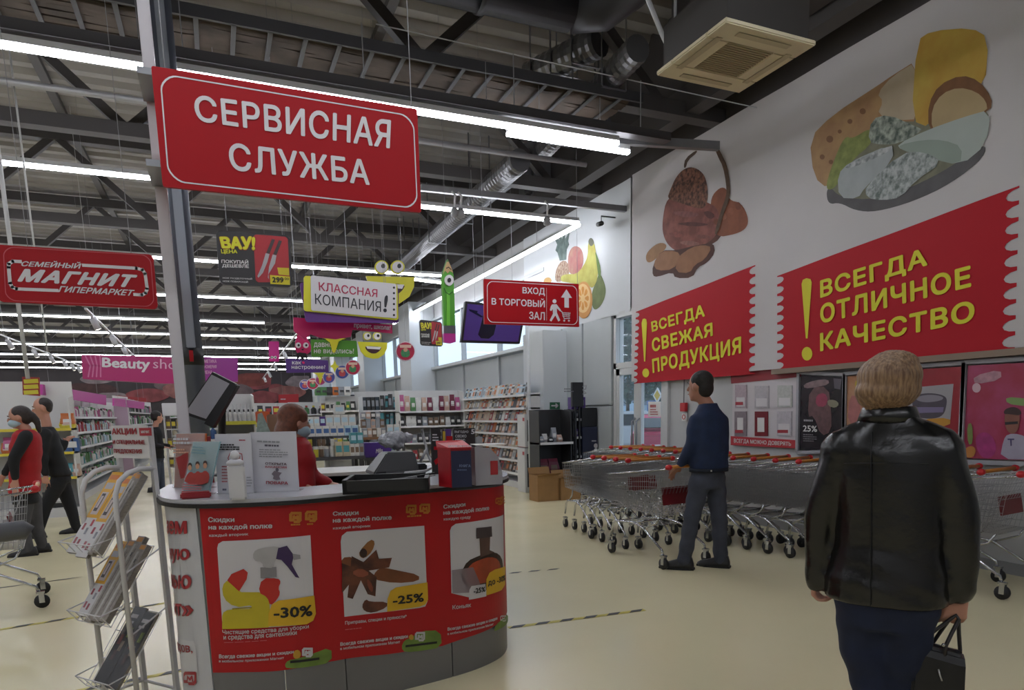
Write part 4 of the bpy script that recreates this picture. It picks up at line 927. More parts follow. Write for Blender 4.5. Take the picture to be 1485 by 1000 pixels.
def mlogo(f, x, y, r, mat, par, off=.009):
    stroke(SC_, f([(x-r*.1, y-r*.45), (x+r*.45, y-r*.45), (x+r*.45, y+r*.25), (x+r*.3, y+r*.42), (x-r*.1, y+r*.42)]), .006*r/22, mat, par, off, 'logo_ring')
    stroke(SC_, f([(x-r*.2, y+r*.25), (x-r*.5, y+r*.25), (x-r*.5, y-r*.3), (x-r*.38, y-r*.45), (x-r*.1, y-r*.45)]), .006*r/22, mat, par, off, 'logo_ring')
    stroke(SC_, f([(x-r*.22, y+r*.2), (x-r*.18, y-r*.15), (x, y+r*.08), (x+r*.18, y-r*.15), (x+r*.22, y+r*.2)]), .005*r/22, mat, par, off, 'logo_letter')
# poster 1
ct('Скидки', H4, [(237, 190), (357, 190), (358, 217), (238, 218)], b=.03, par=g1); ct('на каждой полке', H4, [(238, 226), (532, 218), (533, 246), (239, 252)], b=.03, par=g1); ct('каждый вторник', H4, [(242, 268), (421, 262), (422, 278), (242, 286)], b=.015, par=g1)
stroke(SC_, H4([(436, 612), (400, 614), (350, 618)]), .006, M('8f8018', .5), g1, .0108, 'crease')
mlogo(H4, 640, 193, 46, OR, g1); mlogo(H4, 712, 188, 46, OR, g1)
lines(SC_, H4([(618, 222), (684, 219), (684, 228), (618, 231)]), 1, OR, g1, .009, fill=.8); lines(SC_, H4([(692, 219), (735, 217), (735, 226), (692, 228)]), 1, OR, g1, .009, fill=.8)
cs(H4, [(278, 335), (283, 315), (302, 303), (708, 275), (728, 640), (718, 676), (690, 690), (303, 712)], PW, g1, .008, 0)
cs(H4, [(302, 712), (302, 650), (308, 634), (325, 624), (350, 620), (425, 618), (436, 614), (438, 606), (428, 602), (380, 609), (345, 600), (320, 580), (306, 555), (302, 525), (308, 502), (322, 488), (338, 488), (378, 528), (388, 540), (470, 540), (495, 546), (512, 560), (520, 585), (522, 620), (517, 704)], M('c2b022', .4, 0, .15, 7), g1, .010, 0)
cs(H4, [(468, 541), (485, 475), (560, 475), (573, 492), (560, 520), (570, 545), (555, 575), (524, 605), (510, 562)], M('b3241f', .4), g1, .0115)
cs(H4, [(325, 485), (345, 455), (400, 431), (420, 448), (415, 480), (380, 536)], M('b3241f', .4), g1, .0115, 0)
cs(H4, [(478, 425), (552, 422), (553, 470), (479, 474)], M('7d7a7e', .4), g1, .0115, 0)
cs(H4, [(445, 390), (445, 352), (475, 335), (560, 324), (575, 345), (545, 392), (540, 428), (490, 425), (488, 402)], M('a8a5a6', .4, 0, .1, 9), g1, .0125)
cs(H4, [(560, 334), (600, 323), (632, 368), (622, 410), (657, 474), (640, 470), (602, 420), (575, 390), (550, 385)], M('35204e', .4), g1, .0135, 0)
cs(H4, [(626, 360), (660, 366), (662, 384), (630, 390)], M('8b888c', .4), g1, .0145, 0)
cs(H4, [(515, 699), (516, 640), (530, 598), (562, 578), (724, 555), (732, 640), (720, 672), (690, 689)], PYL, g1, .0145, 0)
ct('-30%', H4, [(540, 612), (715, 597), (716, 650), (540, 660)], BLACK, .03, g1, .0165)
ct('Чистящие средства для уборки', H4, [(303, 716), (700, 690), (701, 713), (304, 742)], b=.012, par=g1); ct('и средства для сантехники', H4, [(308, 744), (645, 722), (646, 744), (309, 767)], b=.012, par=g1)
lines(SC_, H4([(310, 772), (620, 752), (620, 758), (310, 778)]), 1, M('c0606a', .5), g1, .009)
ct('Всегда свежие акции и скидки', H4, [(288, 830), (632, 810), (632, 828), (288, 852)], b=.03, par=g1); ct('в мобильном приложении Магнит', H4, [(288, 855), (587, 840), (587, 855), (288, 870)], b=.01, par=g1)
def grapes(f, g, pts, lx, ly, k=1):
    cs(f, pts, M('6f8a3a', .5, 0, .3, 12), g, .009); mlogo(f, lx, ly, 40*k, PW, g, .012)
grapes(H4, g1, [(590, 880), (605, 858), (650, 850), (700, 835), (805, 795), (808, 868), (700, 890), (600, 898)], 695, 822)
cs(H4, [(628, 835), (635, 812), (655, 808), (668, 830), (655, 850), (635, 850)], M('b88a2a', .5), g1, .011); stroke(SC_, H4([(620, 865), (745, 850)]), .012, BLACK, g1, .012)
# poster 2
ct('Скидки', H5, [(37, 165), (157, 158), (158, 184), (37, 188)], b=.03, par=g2); ct('на каждой полке', H5, [(37, 195), (312, 180), (312, 206), (37, 221)], b=.03, par=g2); ct('каждый вторник', H5, [(38, 236), (214, 224), (214, 240), (38, 252)], b=.015, par=g2)
mlogo(H5, 405, 157, 42, OR, g2); mlogo(H5, 468, 152, 42, OR, g2); lines(SC_, H5([(385, 183), (487, 177), (487, 186), (385, 192)]), 1, OR, g2, .009, fill=.8)
cs(H5, [(75, 305), (80, 278), (103, 259), (465, 231), (480, 585), (470, 608), (440, 615), (92, 656)], PW, g2, .008, 0)
BRN = M('3f2018', .5, 0, .4, 12, '6a3a26')
cs(H5, [(78, 380), (130, 375), (180, 420), (160, 450), (80, 430)], M('7a4526', .5, 0, .2, 9), g2, .0095)
cs(H5, [(270, 425), (345, 440), (441, 460), (440, 490), (330, 500), (220, 480), (240, 440)], M('7a4526', .5, 0, .25, 12), g2, .0095)
cs(H5, [(160, 350), (212, 293), (236, 305), (222, 350), (185, 385), (162, 375)], M('8a5a2c', .5, 0, .15, 9), g2, .0105); cs(H5, circ(180, 358, 18, 22, 10), M('2f1812', .5), g2, .0115)
cs(H5, [(125, 372), (180, 400), (240, 342), (252, 385), (313, 380), (300, 425), (205, 440), (242, 470), (236, 560), (200, 550), (168, 485), (130, 572), (105, 565), (112, 505), (80, 545), (79, 405), (120, 420)], BRN, g2, .0115, 0)
cs(H5, [(120, 450), (165, 425), (215, 455), (165, 475)], M('8a4a34', .5), g2, .013); cs(H5, [(195, 470), (225, 510), (222, 545), (200, 520)], M('7a3a26', .5), g2, .013)
cs(H5, [(172, 605), (190, 572), (210, 585), (292, 585), (290, 612), (225, 638), (185, 630)], BRN, g2, .011)
cs(H5, [(290, 631), (292, 570), (305, 535), (330, 518), (478, 494), (481, 575), (468, 598), (440, 608)], PYL, g2, .0135, 0)
ct('-25%', H5, [(315, 560), (460, 542), (460, 584), (315, 598)], BLACK, .03, g2, .0155)
ct('Приправы, специи и пряности*', H5, [(95, 676), (382, 645), (383, 664), (95, 696)], b=.012, par=g2); lines(SC_, H5([(95, 712), (215, 699), (215, 707), (95, 720)]), 1, M('c0606a', .5), g2, .009)
ct('Всегда свежие акции и скидки', H5, [(72, 775), (388, 737), (388, 757), (72, 795)], b=.03, par=g2); ct('в мобильном приложении Магнит', H5, [(72, 798), (352, 765), (352, 782), (72, 814)], b=.01, par=g2)
grapes(H5, g2, [(357, 800), (372, 765), (400, 755), (450, 722), (540, 718), (548, 798), (450, 815), (375, 822)], 445, 748)
cs(H5, [(390, 750), (400, 737), (412, 740), (415, 760), (400, 765)], M('b88a2a', .5), g2, .011); stroke(SC_, H5([(380, 792), (520, 775)]), .012, BLACK, g2, .012)
# poster 3
ct('Скидки', H5, [(553, 133), (655, 120), (655, 144), (553, 156)], b=.03, par=g3); ct('на каждой полке', H5, [(553, 160), (765, 137), (765, 162), (553, 184)], b=.03, par=g3); ct('каждую среду', H5, [(555, 197), (680, 186), (680, 200), (555, 210)], b=.015, par=g3)
mlogo(H5, 812, 118, 30, OR, g3); mlogo(H5, 834, 112, 30, OR, g3)
cs(H5, [(585, 255), (592, 236), (612, 222), (832, 180), (836, 500), (822, 530), (672, 565), (592, 546)], PW, g3, .008, 0)
cs(H5, [(638, 445), (665, 395), (718, 372), (770, 352), (812, 362), (830, 400), (832, 490), (760, 540), (645, 515)], M('2a1410', .3), g3, .0095)
cs(H5, [(655, 450), (680, 410), (720, 390), (770, 375), (808, 388), (820, 430), (815, 480), (740, 500), (670, 505)], M('a8401f', .3, 0, .3, 9), g3, .011)
cs(H5, [(720, 290), (770, 282), (768, 345), (790, 355), (725, 378)], M('5a3f36', .3, 0, .2, 9), g3, .0105, 0); cs(H5, [(705, 242), (776, 234), (778, 282), (705, 292)], M('3c3034', .3), g3, .012, 0)
cs(H5, [(592, 438), (690, 424), (722, 500), (712, 540), (594, 546)], M('8f7f86', .3, alpha=.55), g3, .0125, 0)
cs(H5, [(670, 576), (672, 530), (682, 512), (746, 502), (750, 560)], PW, g3, .014, 0); cs(H5, [(750, 556), (750, 480), (765, 450), (790, 435), (836, 420), (836, 505), (820, 532), (795, 542)], PYL, g3, .014, 0)
ct('-25%', H5, [(690, 523), (743, 514), (743, 538), (690, 548)], BLACK, .03, g3, .016); ct('до -30%', H5, [(756, 485), (834, 458), (834, 492), (756, 516)], BLACK, .02, g3, .016)
ct('Коньяк', H5, [(596, 602), (682, 590), (682, 610), (596, 622)], b=.015, par=g3)
ct('Всегда свежие акции и скидки', H5, [(573, 706), (803, 655), (803, 672), (573, 724)], b=.03, par=g3); ct('в мобильном приложении Магнит', H5, [(573, 730), (785, 684), (785, 698), (573, 744)], b=.01, par=g3)
cs(H5, [(786, 722), (800, 690), (825, 670), (852, 640), (852, 690), (800, 722)], M('6f8a3a', .5, 0, .3, 12), g3, .010); mlogo(H5, 830, 665, 26, PW, g3, .012)
# left end lettering
EL = M('a3242e', .5); ep = tc_
ct('аем', H4, [(42, 205), (136, 207), (138, 270), (46, 268)], EL, .03, ep, .004); ct('ную', H4, [(56, 335), (149, 337), (151, 407), (60, 405)], EL, .03, ep, .004)
ct('мью', H4, [(64, 455), (157, 460), (158, 525), (68, 520)], EL, .03, ep, .004); ct('ит»', H4, [(76, 590), (166, 592), (168, 650), (80, 648)], EL, .03, ep, .004)
cs(H4, [(76, 745), (165, 770), (176, 785), (190, 955), (90, 955), (80, 850)], M('c9c8cc', .5), ep, .003, 0); ct('доров,', H4, [(78, 770), (164, 790), (166, 834), (80, 822)], EL, .004, ep, .006)
mlogo(H4, 152, 945, 56, EL, ep, .006)
# ---- things on the worktop
ZT = 1.0625; ACR = M('c9ced2', .05, alpha=.22); 
def P3(x, y, z=ZT): return onZ(x, y, z)
def leafstand(label, q, base, col, lean=.16, tilt=0):      # upright sheet in an acrylic stand
    a, b = P3(*base[0]), P3(*base[1]); R = (b-a); W = R.length; R.normalize(); back = Vector((-R.y, R.x, 0)); H = q
    t = thing('leaflet_holder', label, 'leaflet holder', tuple((a+b)/2)); U = (Vector((0, 0, 1))+back*lean).normalized()
    S = Surf(a, R, U); U = U+R*tilt; o = MB().extr([a, b, b+U*H, a+U*H], back*.004).build('front_plate', ACR, t)
    MB().extr([a+back*.01, b+back*.01, b+back*.01+U*H*.985, a+back*.01+U*H*.985], back*.006).build('leaflet', col, t)
    MB().extr([a, b, b+back*.09, a+back*.09], Vector((0, 0, .004))).build('foot', ACR, t)
    return t, S, W
t, S, W = leafstand('orange leaflet in a clear stand at the counter\'s left end', .29, [(250, 707), (293, 709)], M('b5571e', .5, 0, .1, 4)); 
lines(S, [(254, 634), (288, 634), (288, 645), (254, 645)], 2, PW, t, .012, fill=.6)
shape(S, [(258, 664), (275, 656), (280, 690), (265, 694)], 'red_card_print', M('9a2020', .5), t, .012, 0); lines(S, [(254, 650), (280, 650), (280, 658), (254, 658)], 2, M('d8a080', .5), t, .012)
t = thing('leaflet_box', 'small dark red card rising between the orange leaflet and the monitor', 'card', tuple(P3(300, 700))); c = P3(300, 700)
MB().box(c.x-.03, c.y, ZT, c.x+.04, c.y+.03, ZT+.26).build('card', M('7c1a22', .5), t)
t, S, W = leafstand('clear holder with pale blue staff leaflets, leaning, in front of the orange one', .255, [(262, 718), (301, 718)], M('8fb4bb', .5, 0, .1, 3), .1, .27)
for sx in (0,):
    shape(S, [(269, 701), (273, 688), (279, 683), (284, 687), (289, 682), (294, 686), (300, 681), (307, 688), (303, 703)], 'staff_print', M('a83a34', .5, 0, .2, 20), t, .012, 1)
    for x, y in ((278, 678), (289, 676), (300, 675)): shape(S, circ(x, y-3, 3.2, 4.5, 10), 'hair_print', M('3a2a26', .5), t, .013); shape(S, circ(x, y, 2.8, 4, 10), 'face_print', M('b98a6c', .5), t, .014)
    lines(S, [(268, 700), (300, 700), (298, 714), (266, 714)], 4, M('c06060', .5), t, .014); lines(S, [(282, 646), (305, 648), (302, 660), (280, 658)], 3, M('6a8f98', .5), t, .012)
c0 = P3(285, 722); tag(MB().box(c0.x-.065, c0.y-.02, ZT, c0.x+.062, c0.y+.05, ZT+.028).build('red_card_stack', M('8f2028', .4), bevel=.006), 'small red stack of cards lying at the front of the counter\'s left end', 'cards')
# A4 stands
def a4(label, p0, p1, H, prints):
    a, b = P3(*p0), P3(*p1); R = (b-a).normalized(); back = Vector((-R.y, R.x, 0)); U = (Vector((0, 0, 1))+back*.08).normalized()
    t = thing('notice_holder', label, 'notice', tuple((a+b)/2)); MB().extr([a, b, b+U*H, a+U*H], back*.004).build('sheet', M('bebdc3', .5), t)
    MB().extr([a, b, b+back*.1, a+back*.1], Vector((0, 0, .004))).build('foot', ACR, t); S = Surf(a, R, U); prints(S, t)
def pA(S, t):
    lines(S, [(318, 643), (352, 643), (352, 653), (318, 653)], 3, BLACK, t, .003, fill=.6); lines(S, [(347, 637), (361, 637), (361, 639), (347, 639)], 1, M('a03040', .5), t, .003, fill=.9)
    stroke(S, [(331, 664), (334, 657), (342, 655), (351, 658), (352, 666), (346, 672), (334, 671), (331, 664)], .004, M('a04048', .5), t); shape(S, [(336, 661), (349, 661), (347, 668), (338, 668)], 'cake_print', M('b07a78', .5), t, .003)
    lines(S, [(322, 674), (334, 674), (334, 700), (322, 700)], 6, M('a05058', .5), t, .003); lines(S, [(358, 690), (367, 690), (367, 706), (358, 706)], 4, GREY, t, .003); lines(S, [(323, 708), (332, 708), (332, 711), (323, 711)], 1, M("404058", .5), t, .003, fill=.9)
def pB(S, t):
    lines(S, [(373, 638), (424, 640), (424, 643), (373, 641)], 1, GREY, t, .003, fill=.8); lines(S, [(384, 644), (416, 645), (416, 648), (384, 647)], 1, M('55505a', .5), t, .003, fill=.9)
    lines(S, [(376, 650), (424, 651), (424, 664), (376, 663)], 4, GREY, t, .003)
    text(S, 'ОТКРЫТА', [(385, 670), (416, 671), (416, 674.5), (385, 673.5)], M('4a2a30', .5), t, .03); text(S, 'ВАКАНСИЯ', [(385, 675), (416, 676), (416, 679), (385, 678)], M('a03040', .5), t, .02)
    text(S, 'ПОВАРА', [(386, 697), (418, 698), (418, 702.5), (386, 701.5)], M('a03040', .5), t, .03)
    shape(S, [(394, 687), (398, 682), (404, 684), (409, 685), (405, 690), (407, 695), (401, 696), (396, 694), (397, 690)], 'cook_print', M('6a6068', .5), t, .003); shape(S, circ(402, 681, 2.5, 3, 8), 'cook_hat_print', M('55505a', .5), t, .003)
def q2(p0, p1): return p0, p1
a4('white A4 notice with a red outlined cake drawing on the counter', (316, 716), (368, 715), .285, pA)
a4('white A4 vacancy notice beside the cashier in red', (367, 714), (434, 712), .29, pB)
# dispenser
c = P3(346, 724); t = thing('soap_dispenser', 'white box dispenser with a domed pump in front of the notices', 'dispenser', tuple(c))
MB().box(c.x-.036, c.y-.02, ZT, c.x+.036, c.y+.05, ZT+.155).build('body', M('c9c8cc', .3), t, bevel=.008)
MB().lathe([(.036, .155), (.037, .165), (.03, .172), (.02, .178)], (c.x, c.y+.015, ZT), 16).build('collar', M('bbbabf', .3), t, True)
MB().ell((c.x, c.y+.015, ZT+.195), .02, .02, .022).build('pump_dome', M('c9c8cc', .3), t, True)
# tilted monitor on an arm
S = Surf(onY(300, 590, 4.35), (.93, -.37, 0), (0, .0, 1)); qs = [(308, 539), (341, 556), (306, 613), (265, 600)]
t = thing('monitor', 'black tilted monitor with a blank grey screen on a bent arm', 'monitor', tuple(P3(325, 680)))
board(S, [S.uv(*p) for p in qs], 'bezel', BLACK, t, .035); board(S, [S.uv(*p) for p in [(307, 543), (333, 556), (299, 607), (270, 597)]], 'screen', M('96949a', .3), t, .002, .003)
board(S, [S.uv(*p) for p in [(333, 554), (344, 559), (308, 620), (296, 614)]], 'lower_edge', M('1a1a1c', .4), t, .05, .002)
b0 = P3(325, 690); mp = onY(322, 592, 4.42); MB().tube([(b0.x, b0.y+.05, ZT), (b0.x, b0.y+.05, ZT+.1), (b0.x+.01, b0.y+.1, (ZT+mp.z)/2+.05), (mp.x, 4.40, mp.z)], [.028, .028, .024, .02], 10).build('arm', BLACK, t, True)
MB().cyl((b0.x, b0.y+.05, ZT), (b0.x, b0.y+.05, ZT+.012), .07, n=20).build('base', BLACK, t, True)
# black cash tray set in the worktop
a, b, c_, d = P3(494, 716, 1.065), P3(622, 714, 1.065), P3(628, 690, 1.065), P3(492, 694, 1.065)
a, b = onZ(497, 717, 1.065), onZ(622, 713, 1.065); R = (b-a); back = Vector((-R.y, R.x, 0)).normalized()
t = thing('till_tray', 'long open black tray on the counter before the cash desk', 'tray', tuple(a)); H = .065; D = .3
MB().extr([a, b, b+Vector((0, 0, H)), a+Vector((0, 0, H*.95))], back*.02).build('front_wall', BLACK, t)
MB().extr([a, b, b+back*D, a+back*D], Vector((0, 0, .012))).build('bottom', BLACK, t)
MB().extr([a+back*D, b+back*D, b+back*D+Vector((0, 0, H)), a+back*D+Vector((0, 0, H))], back*.02).build('back_wall', BLACK, t)
for p in (a, b-R.normalized()*.02): MB().extr([p, p+back*D, p+back*D+Vector((0, 0, H)), p+Vector((0, 0, H))], R.normalized()*.02).build('side_wall', BLACK, t)
for k, (f, l) in enumerate(((.45, .16), (.55, .2))):
    p = a+R*f+back*.1+Vector((0, 0, H*.75)); tag(MB().bar(p, p+R.normalized()*l+back*.12*(1 if k else -.5)+Vector((0, 0, .02)), .012, .008).build('pen', [M('9a9a9e', .3, .5), BLACK][k]), ['silver pen lying across the black tray', 'black pen lying across the black tray'][k], 'pen')
# printer with a plastic bag
c = onZ(580, 690, ZT); t = thing('receipt_printer', 'black receipt printer behind the black tray, under a crumpled plastic bag', 'printer', tuple(c)); y = c.y+.22
x0, x1 = onY(549, 680, y).x, onY(601, 680, y).x; z0, z1 = onY(575, 685, y).z, onY(575, 655, y).z
PB = M('1d1d20', .45)
MB().loft([[Vector((x0-.06+.0, y-.12, ZT+.002)), Vector((x1, y-.12, ZT+.002)), Vector((x1, y+.14, ZT+.002)), Vector((x0-.06, y+.14, ZT+.002))], [Vector((x0-.05, y-.12, z0+.02)), Vector((x1, y-.12, z0+.02)), Vector((x1, y+.14, z0+.02)), Vector((x0-.05, y+.14, z0+.02))], [Vector((x0+.04, y-.07, z1)), Vector((x1-.01, y-.07, z1)), Vector((x1-.01, y+.12, z1)), Vector((x0+.04, y+.12, z1))]]).build('body', PB, t, bevel=.008)
MB().box(x0+.02, y-.125, z0+.0, x1-.03, y-.12, z0+.018).build('paper_slot', M('4a4a4e', .5), t)
MB().box(x1+.005, y-.05, ZT+.002, x1+.07, y+.1, z0+.05).build('power_box', PB, t, bevel=.008)
bag = MB(); rnd = random.Random(4)
for k in range(9): bag.ell((x0+.1+rnd.uniform(-.05, .09), y+.02+rnd.uniform(-.04, .05), z1+.045+rnd.uniform(-.01, .05)), rnd.uniform(.04, .07), .05, rnd.uniform(.03, .05), 9, 6)
rem = remesh(bag, 'plastic_bag', M('b4b6bc', .15, 0, .2, 30, bump=1.0, alpha=.82), None, .009, 2, disp=lambda c: .006*math.sin(c.x*170+c.z*90)*math.cos(c.y*120+c.z*150)); tag(rem, 'crumpled translucent plastic bag on top of the black receipt printer', 'plastic bag')
tag(MB().tube([(x1+.04, y, z0+.06), (x1+.08, y-.02, z0+.14), (x1+.06, y, z0+.26), (x1+.1, y+.03, z0+.1), (x1+.12, y-.03, ZT+.03), (x1+.04, y-.1, ZT+.012), (x1-.1, y-.16, ZT+.012)], .009, 7).build('coiled_cable', M('b2b2b6', .4), smooth=True), 'white cable looping beside the receipt printer', 'cable')
# leaflet stands at the right
def upright(name, label, px0, px1, pytop, pybot, Y, mat, cat='leaflet', th=.02, zb=None):
    S = PY(Y); t = thing(name, label, cat, tuple(onY(px0, pybot, Y))); (u0, v1), (u1, v0) = S.uv(px0, pytop), S.uv(px1, pybot)
    v0 = ZT if zb is None else zb
    o = board(S, [(u0, v0), (u1, v0), (u1, v1), (u0, v1)], 'panel', mat, t, th); return t, S
Yb = 4.22
t, S = upright('leaflet_display', 'tall black leaflet display with a red striped print, by the plastic bag', 625, 641, 620, 676, 4.05, M('1c1718', .4)); lines(S, [(627, 628), (637, 628), (637, 640), (627, 640)], 3, PW, t, .003); shape(S, [(629, 647), (636, 647), (636, 652), (629, 652)], 'red_print', REDS, t, .003); shape(S, [(629, 668), (640, 658), (641, 664), (632, 674)], 'red_striped_print', REDS, t, .003)
t, S = upright('leaflet_display', 'black leaflet with white heading behind the red and navy box', 657, 690, 621, 668, 4.12, M('241a1c', .4)); text(S, 'ВЫГОДНО', [(659, 624), (679, 624), (679, 628), (659, 628)], PW, t, .01); text(S, 'СВЕЖО', [(660, 630), (676, 630), (676, 634), (660, 634)], PW, t, .01); text(S, 'СРОЧНО', [(660, 636), (674, 636), (674, 640), (660, 640)], PW, t, .01); text(S, '5', [(683, 622), (688, 622), (688, 629), (683, 629)], PW, t, .02)
t, S = upright('leaflet', 'purple and red leaflet between the two black displays', 646, 656, 622, 668, 4.11, M('4a2a6a', .4)); shape(S, [(647, 632), (656, 632), (656, 645), (647, 645)], 'red_print', REDS, t, .003, 0)
t, S = upright('leaflet', 'dark leaflet with yellow strip beside the tall black display', 641, 646, 622, 668, 4.10, M('2a2020', .4)); shape(S, [(642, 625), (645.5, 625), (645.5, 640), (642, 640)], 'yellow_print', M('b8982a', .4), t, .003, 0)
# red and navy box
a, b = P3(655, 707), P3(692, 707); y = a.y; NV = M('1d2342', .4); z1 = onY(670, 650, y).z
t = thing('suggestion_box', 'red box with a navy blue front panel at the counter\'s right end', 'box', tuple(a)); xa = onY(644, 700, y+.02).x
MB().extr([(xa, y+.11, ZT), (a.x, y+.002, ZT), (b.x, y+.002, ZT), (b.x, y+.13, ZT)], (0, 0, z1-ZT)).build('body', M('9a1420', .4), t)
MB().extr([(a.x+.002, y, ZT), (b.x-.002, y, ZT), (b.x-.002, y, z1-.01), (a.x+.002, y, z1-.01)], (0, -.004, 0)).build('navy_panel', NV, t)
MB().extr([(xa-.003, y+.11, z1), (a.x, y-.004, z1), (b.x+.003, y-.004, z1), (b.x+.003, y+.135, z1+.03), (xa, y+.135, z1+.03)], (0, 0, .006)).build('lid', M('b01a26', .4), t)
S = PY(y-.004); text(S, 'КНИГА', [(666, 673), (682, 673), (682, 677), (666, 677)], M('7a88a8', .5), t, .01, .002); lines(S, [(663, 679), (684, 679), (684, 683), (663, 683)], 1, M('5a6888', .5), t, .002)
text(S, 'ВАШЕ МНЕНИЕ', [(650, 645), (684, 645), (684, 648), (650, 648)], PW, t, .01, .003)
# rounded acrylic ballot box
c = P3(706, 702); t = thing('acrylic_box', 'clear rounded acrylic box with a red label beside the red and navy box', 'box', tuple(c)); 
pr_ = [(c.x-.07, ZT), (c.x+.075, ZT), (c.x+.075, ZT+.06), (c.x+.055, ZT+.14), (c.x+.01, ZT+.185), (c.x-.07, ZT+.19)]
MB().extr([(x, c.y-.03, z) for x, z in pr_], (0, .12, 0)).build('body', M('9c98a0', .15, alpha=.75), t); MB().box(c.x+.01, c.y-.033, ZT+.05, c.x+.05, c.y-.031, ZT+.12).build('red_label', M('a02a30', .4), t)
MB().extr([(c.x-.06, c.y-.02, ZT+.2), (c.x+.1, c.y-.03, ZT+.2), (c.x+.13, c.y+.1, ZT+.2), (c.x-.04, c.y+.12, ZT+.2)], (0, 0, .003)).build('paper_sheet', PAPER, t)
# acrylic card holder
c = onY(690, 640, 4.3); t = thing('card_holder', 'small empty clear card holder behind the acrylic box', 'holder', tuple(c)); 
for dx in (-.025, .025): MB().box(c.x+dx-.022, c.y, ZT, c.x+dx+.022, c.y+.03, c.z+.03).build('pocket', M('a8a8ac', .1, alpha=.5), t)
# ---- back desk
t = thing('cash_desk', 'dark back desk with a pale worktop and open shelves behind the counter', 'desk', (1.2, 5.4, 0)); DM_ = M('2b2b2e', .5); DT = M('c0beba', .35)
l0, l1 = onZ(462, 662, .98), onZ(560, 660, .98)
MB().box(.55, 5.6, .955, 2.05, 6.25, .98).build('worktop', DT, t); MB().box(1.15, 4.95, .93, 1.95, 5.58, .955).build('side_worktop', M('9a9a9c', .3), t)
MB().box(.58, 6.2, 0, 2.0, 6.24, .95).build('back_panel', DM_, t); MB().box(.58, 5.62, 0, .61, 6.2, .95).build('side_panel', M('77777a', .5), t); MB().box(1.98, 5.62, 0, 2.01, 6.2, .95).build('side_panel', DM_, t)
for z in (.45, .75): MB().box(.61, 5.7, z, 1.98, 6.2, z+.02).build('shelf', DM_, t)
MB().box(1.15, 4.97, 0, 1.18, 5.58, .93).build('side_panel', M('77777a', .5), t); MB().box(1.9, 4.97, 0, 1.93, 5.58, .93).build('side_panel', DM_, t); MB().box(1.18, 4.99, 0, 1.9, 5.01, .9).build('front_panel', M('5a5a5e', .5), t)
rnd = random.Random(2)
for k in range(5):
    c = (1.3+.12*k+rnd.uniform(-.02, .02), 5.25+rnd.uniform(-.05, .08)); tag(MB().box(c[0]-.07, c[1]-.1, .956+.004*k, c[0]+.07, c[1]+.1, .959+.004*k).build('paper_sheet', PAPER), 'white paper sheet on the side worktop behind the counter, %s from the left' % nth_(k), 'paper', 'papers on the side worktop')
c = (.85, 5.75); tag(MB().lathe([(.0, 0), (.13, 0), (.17, .05), (.175, .12), (.16, .13), (.15, .06), (.0, .03)], (1.0, 5.9, .77), 20).build('bin_liner_bowl', M('3a4a3a', .6), smooth=True), 'dark bin lined with white film on the desk shelf beside the cashier', 'bin')
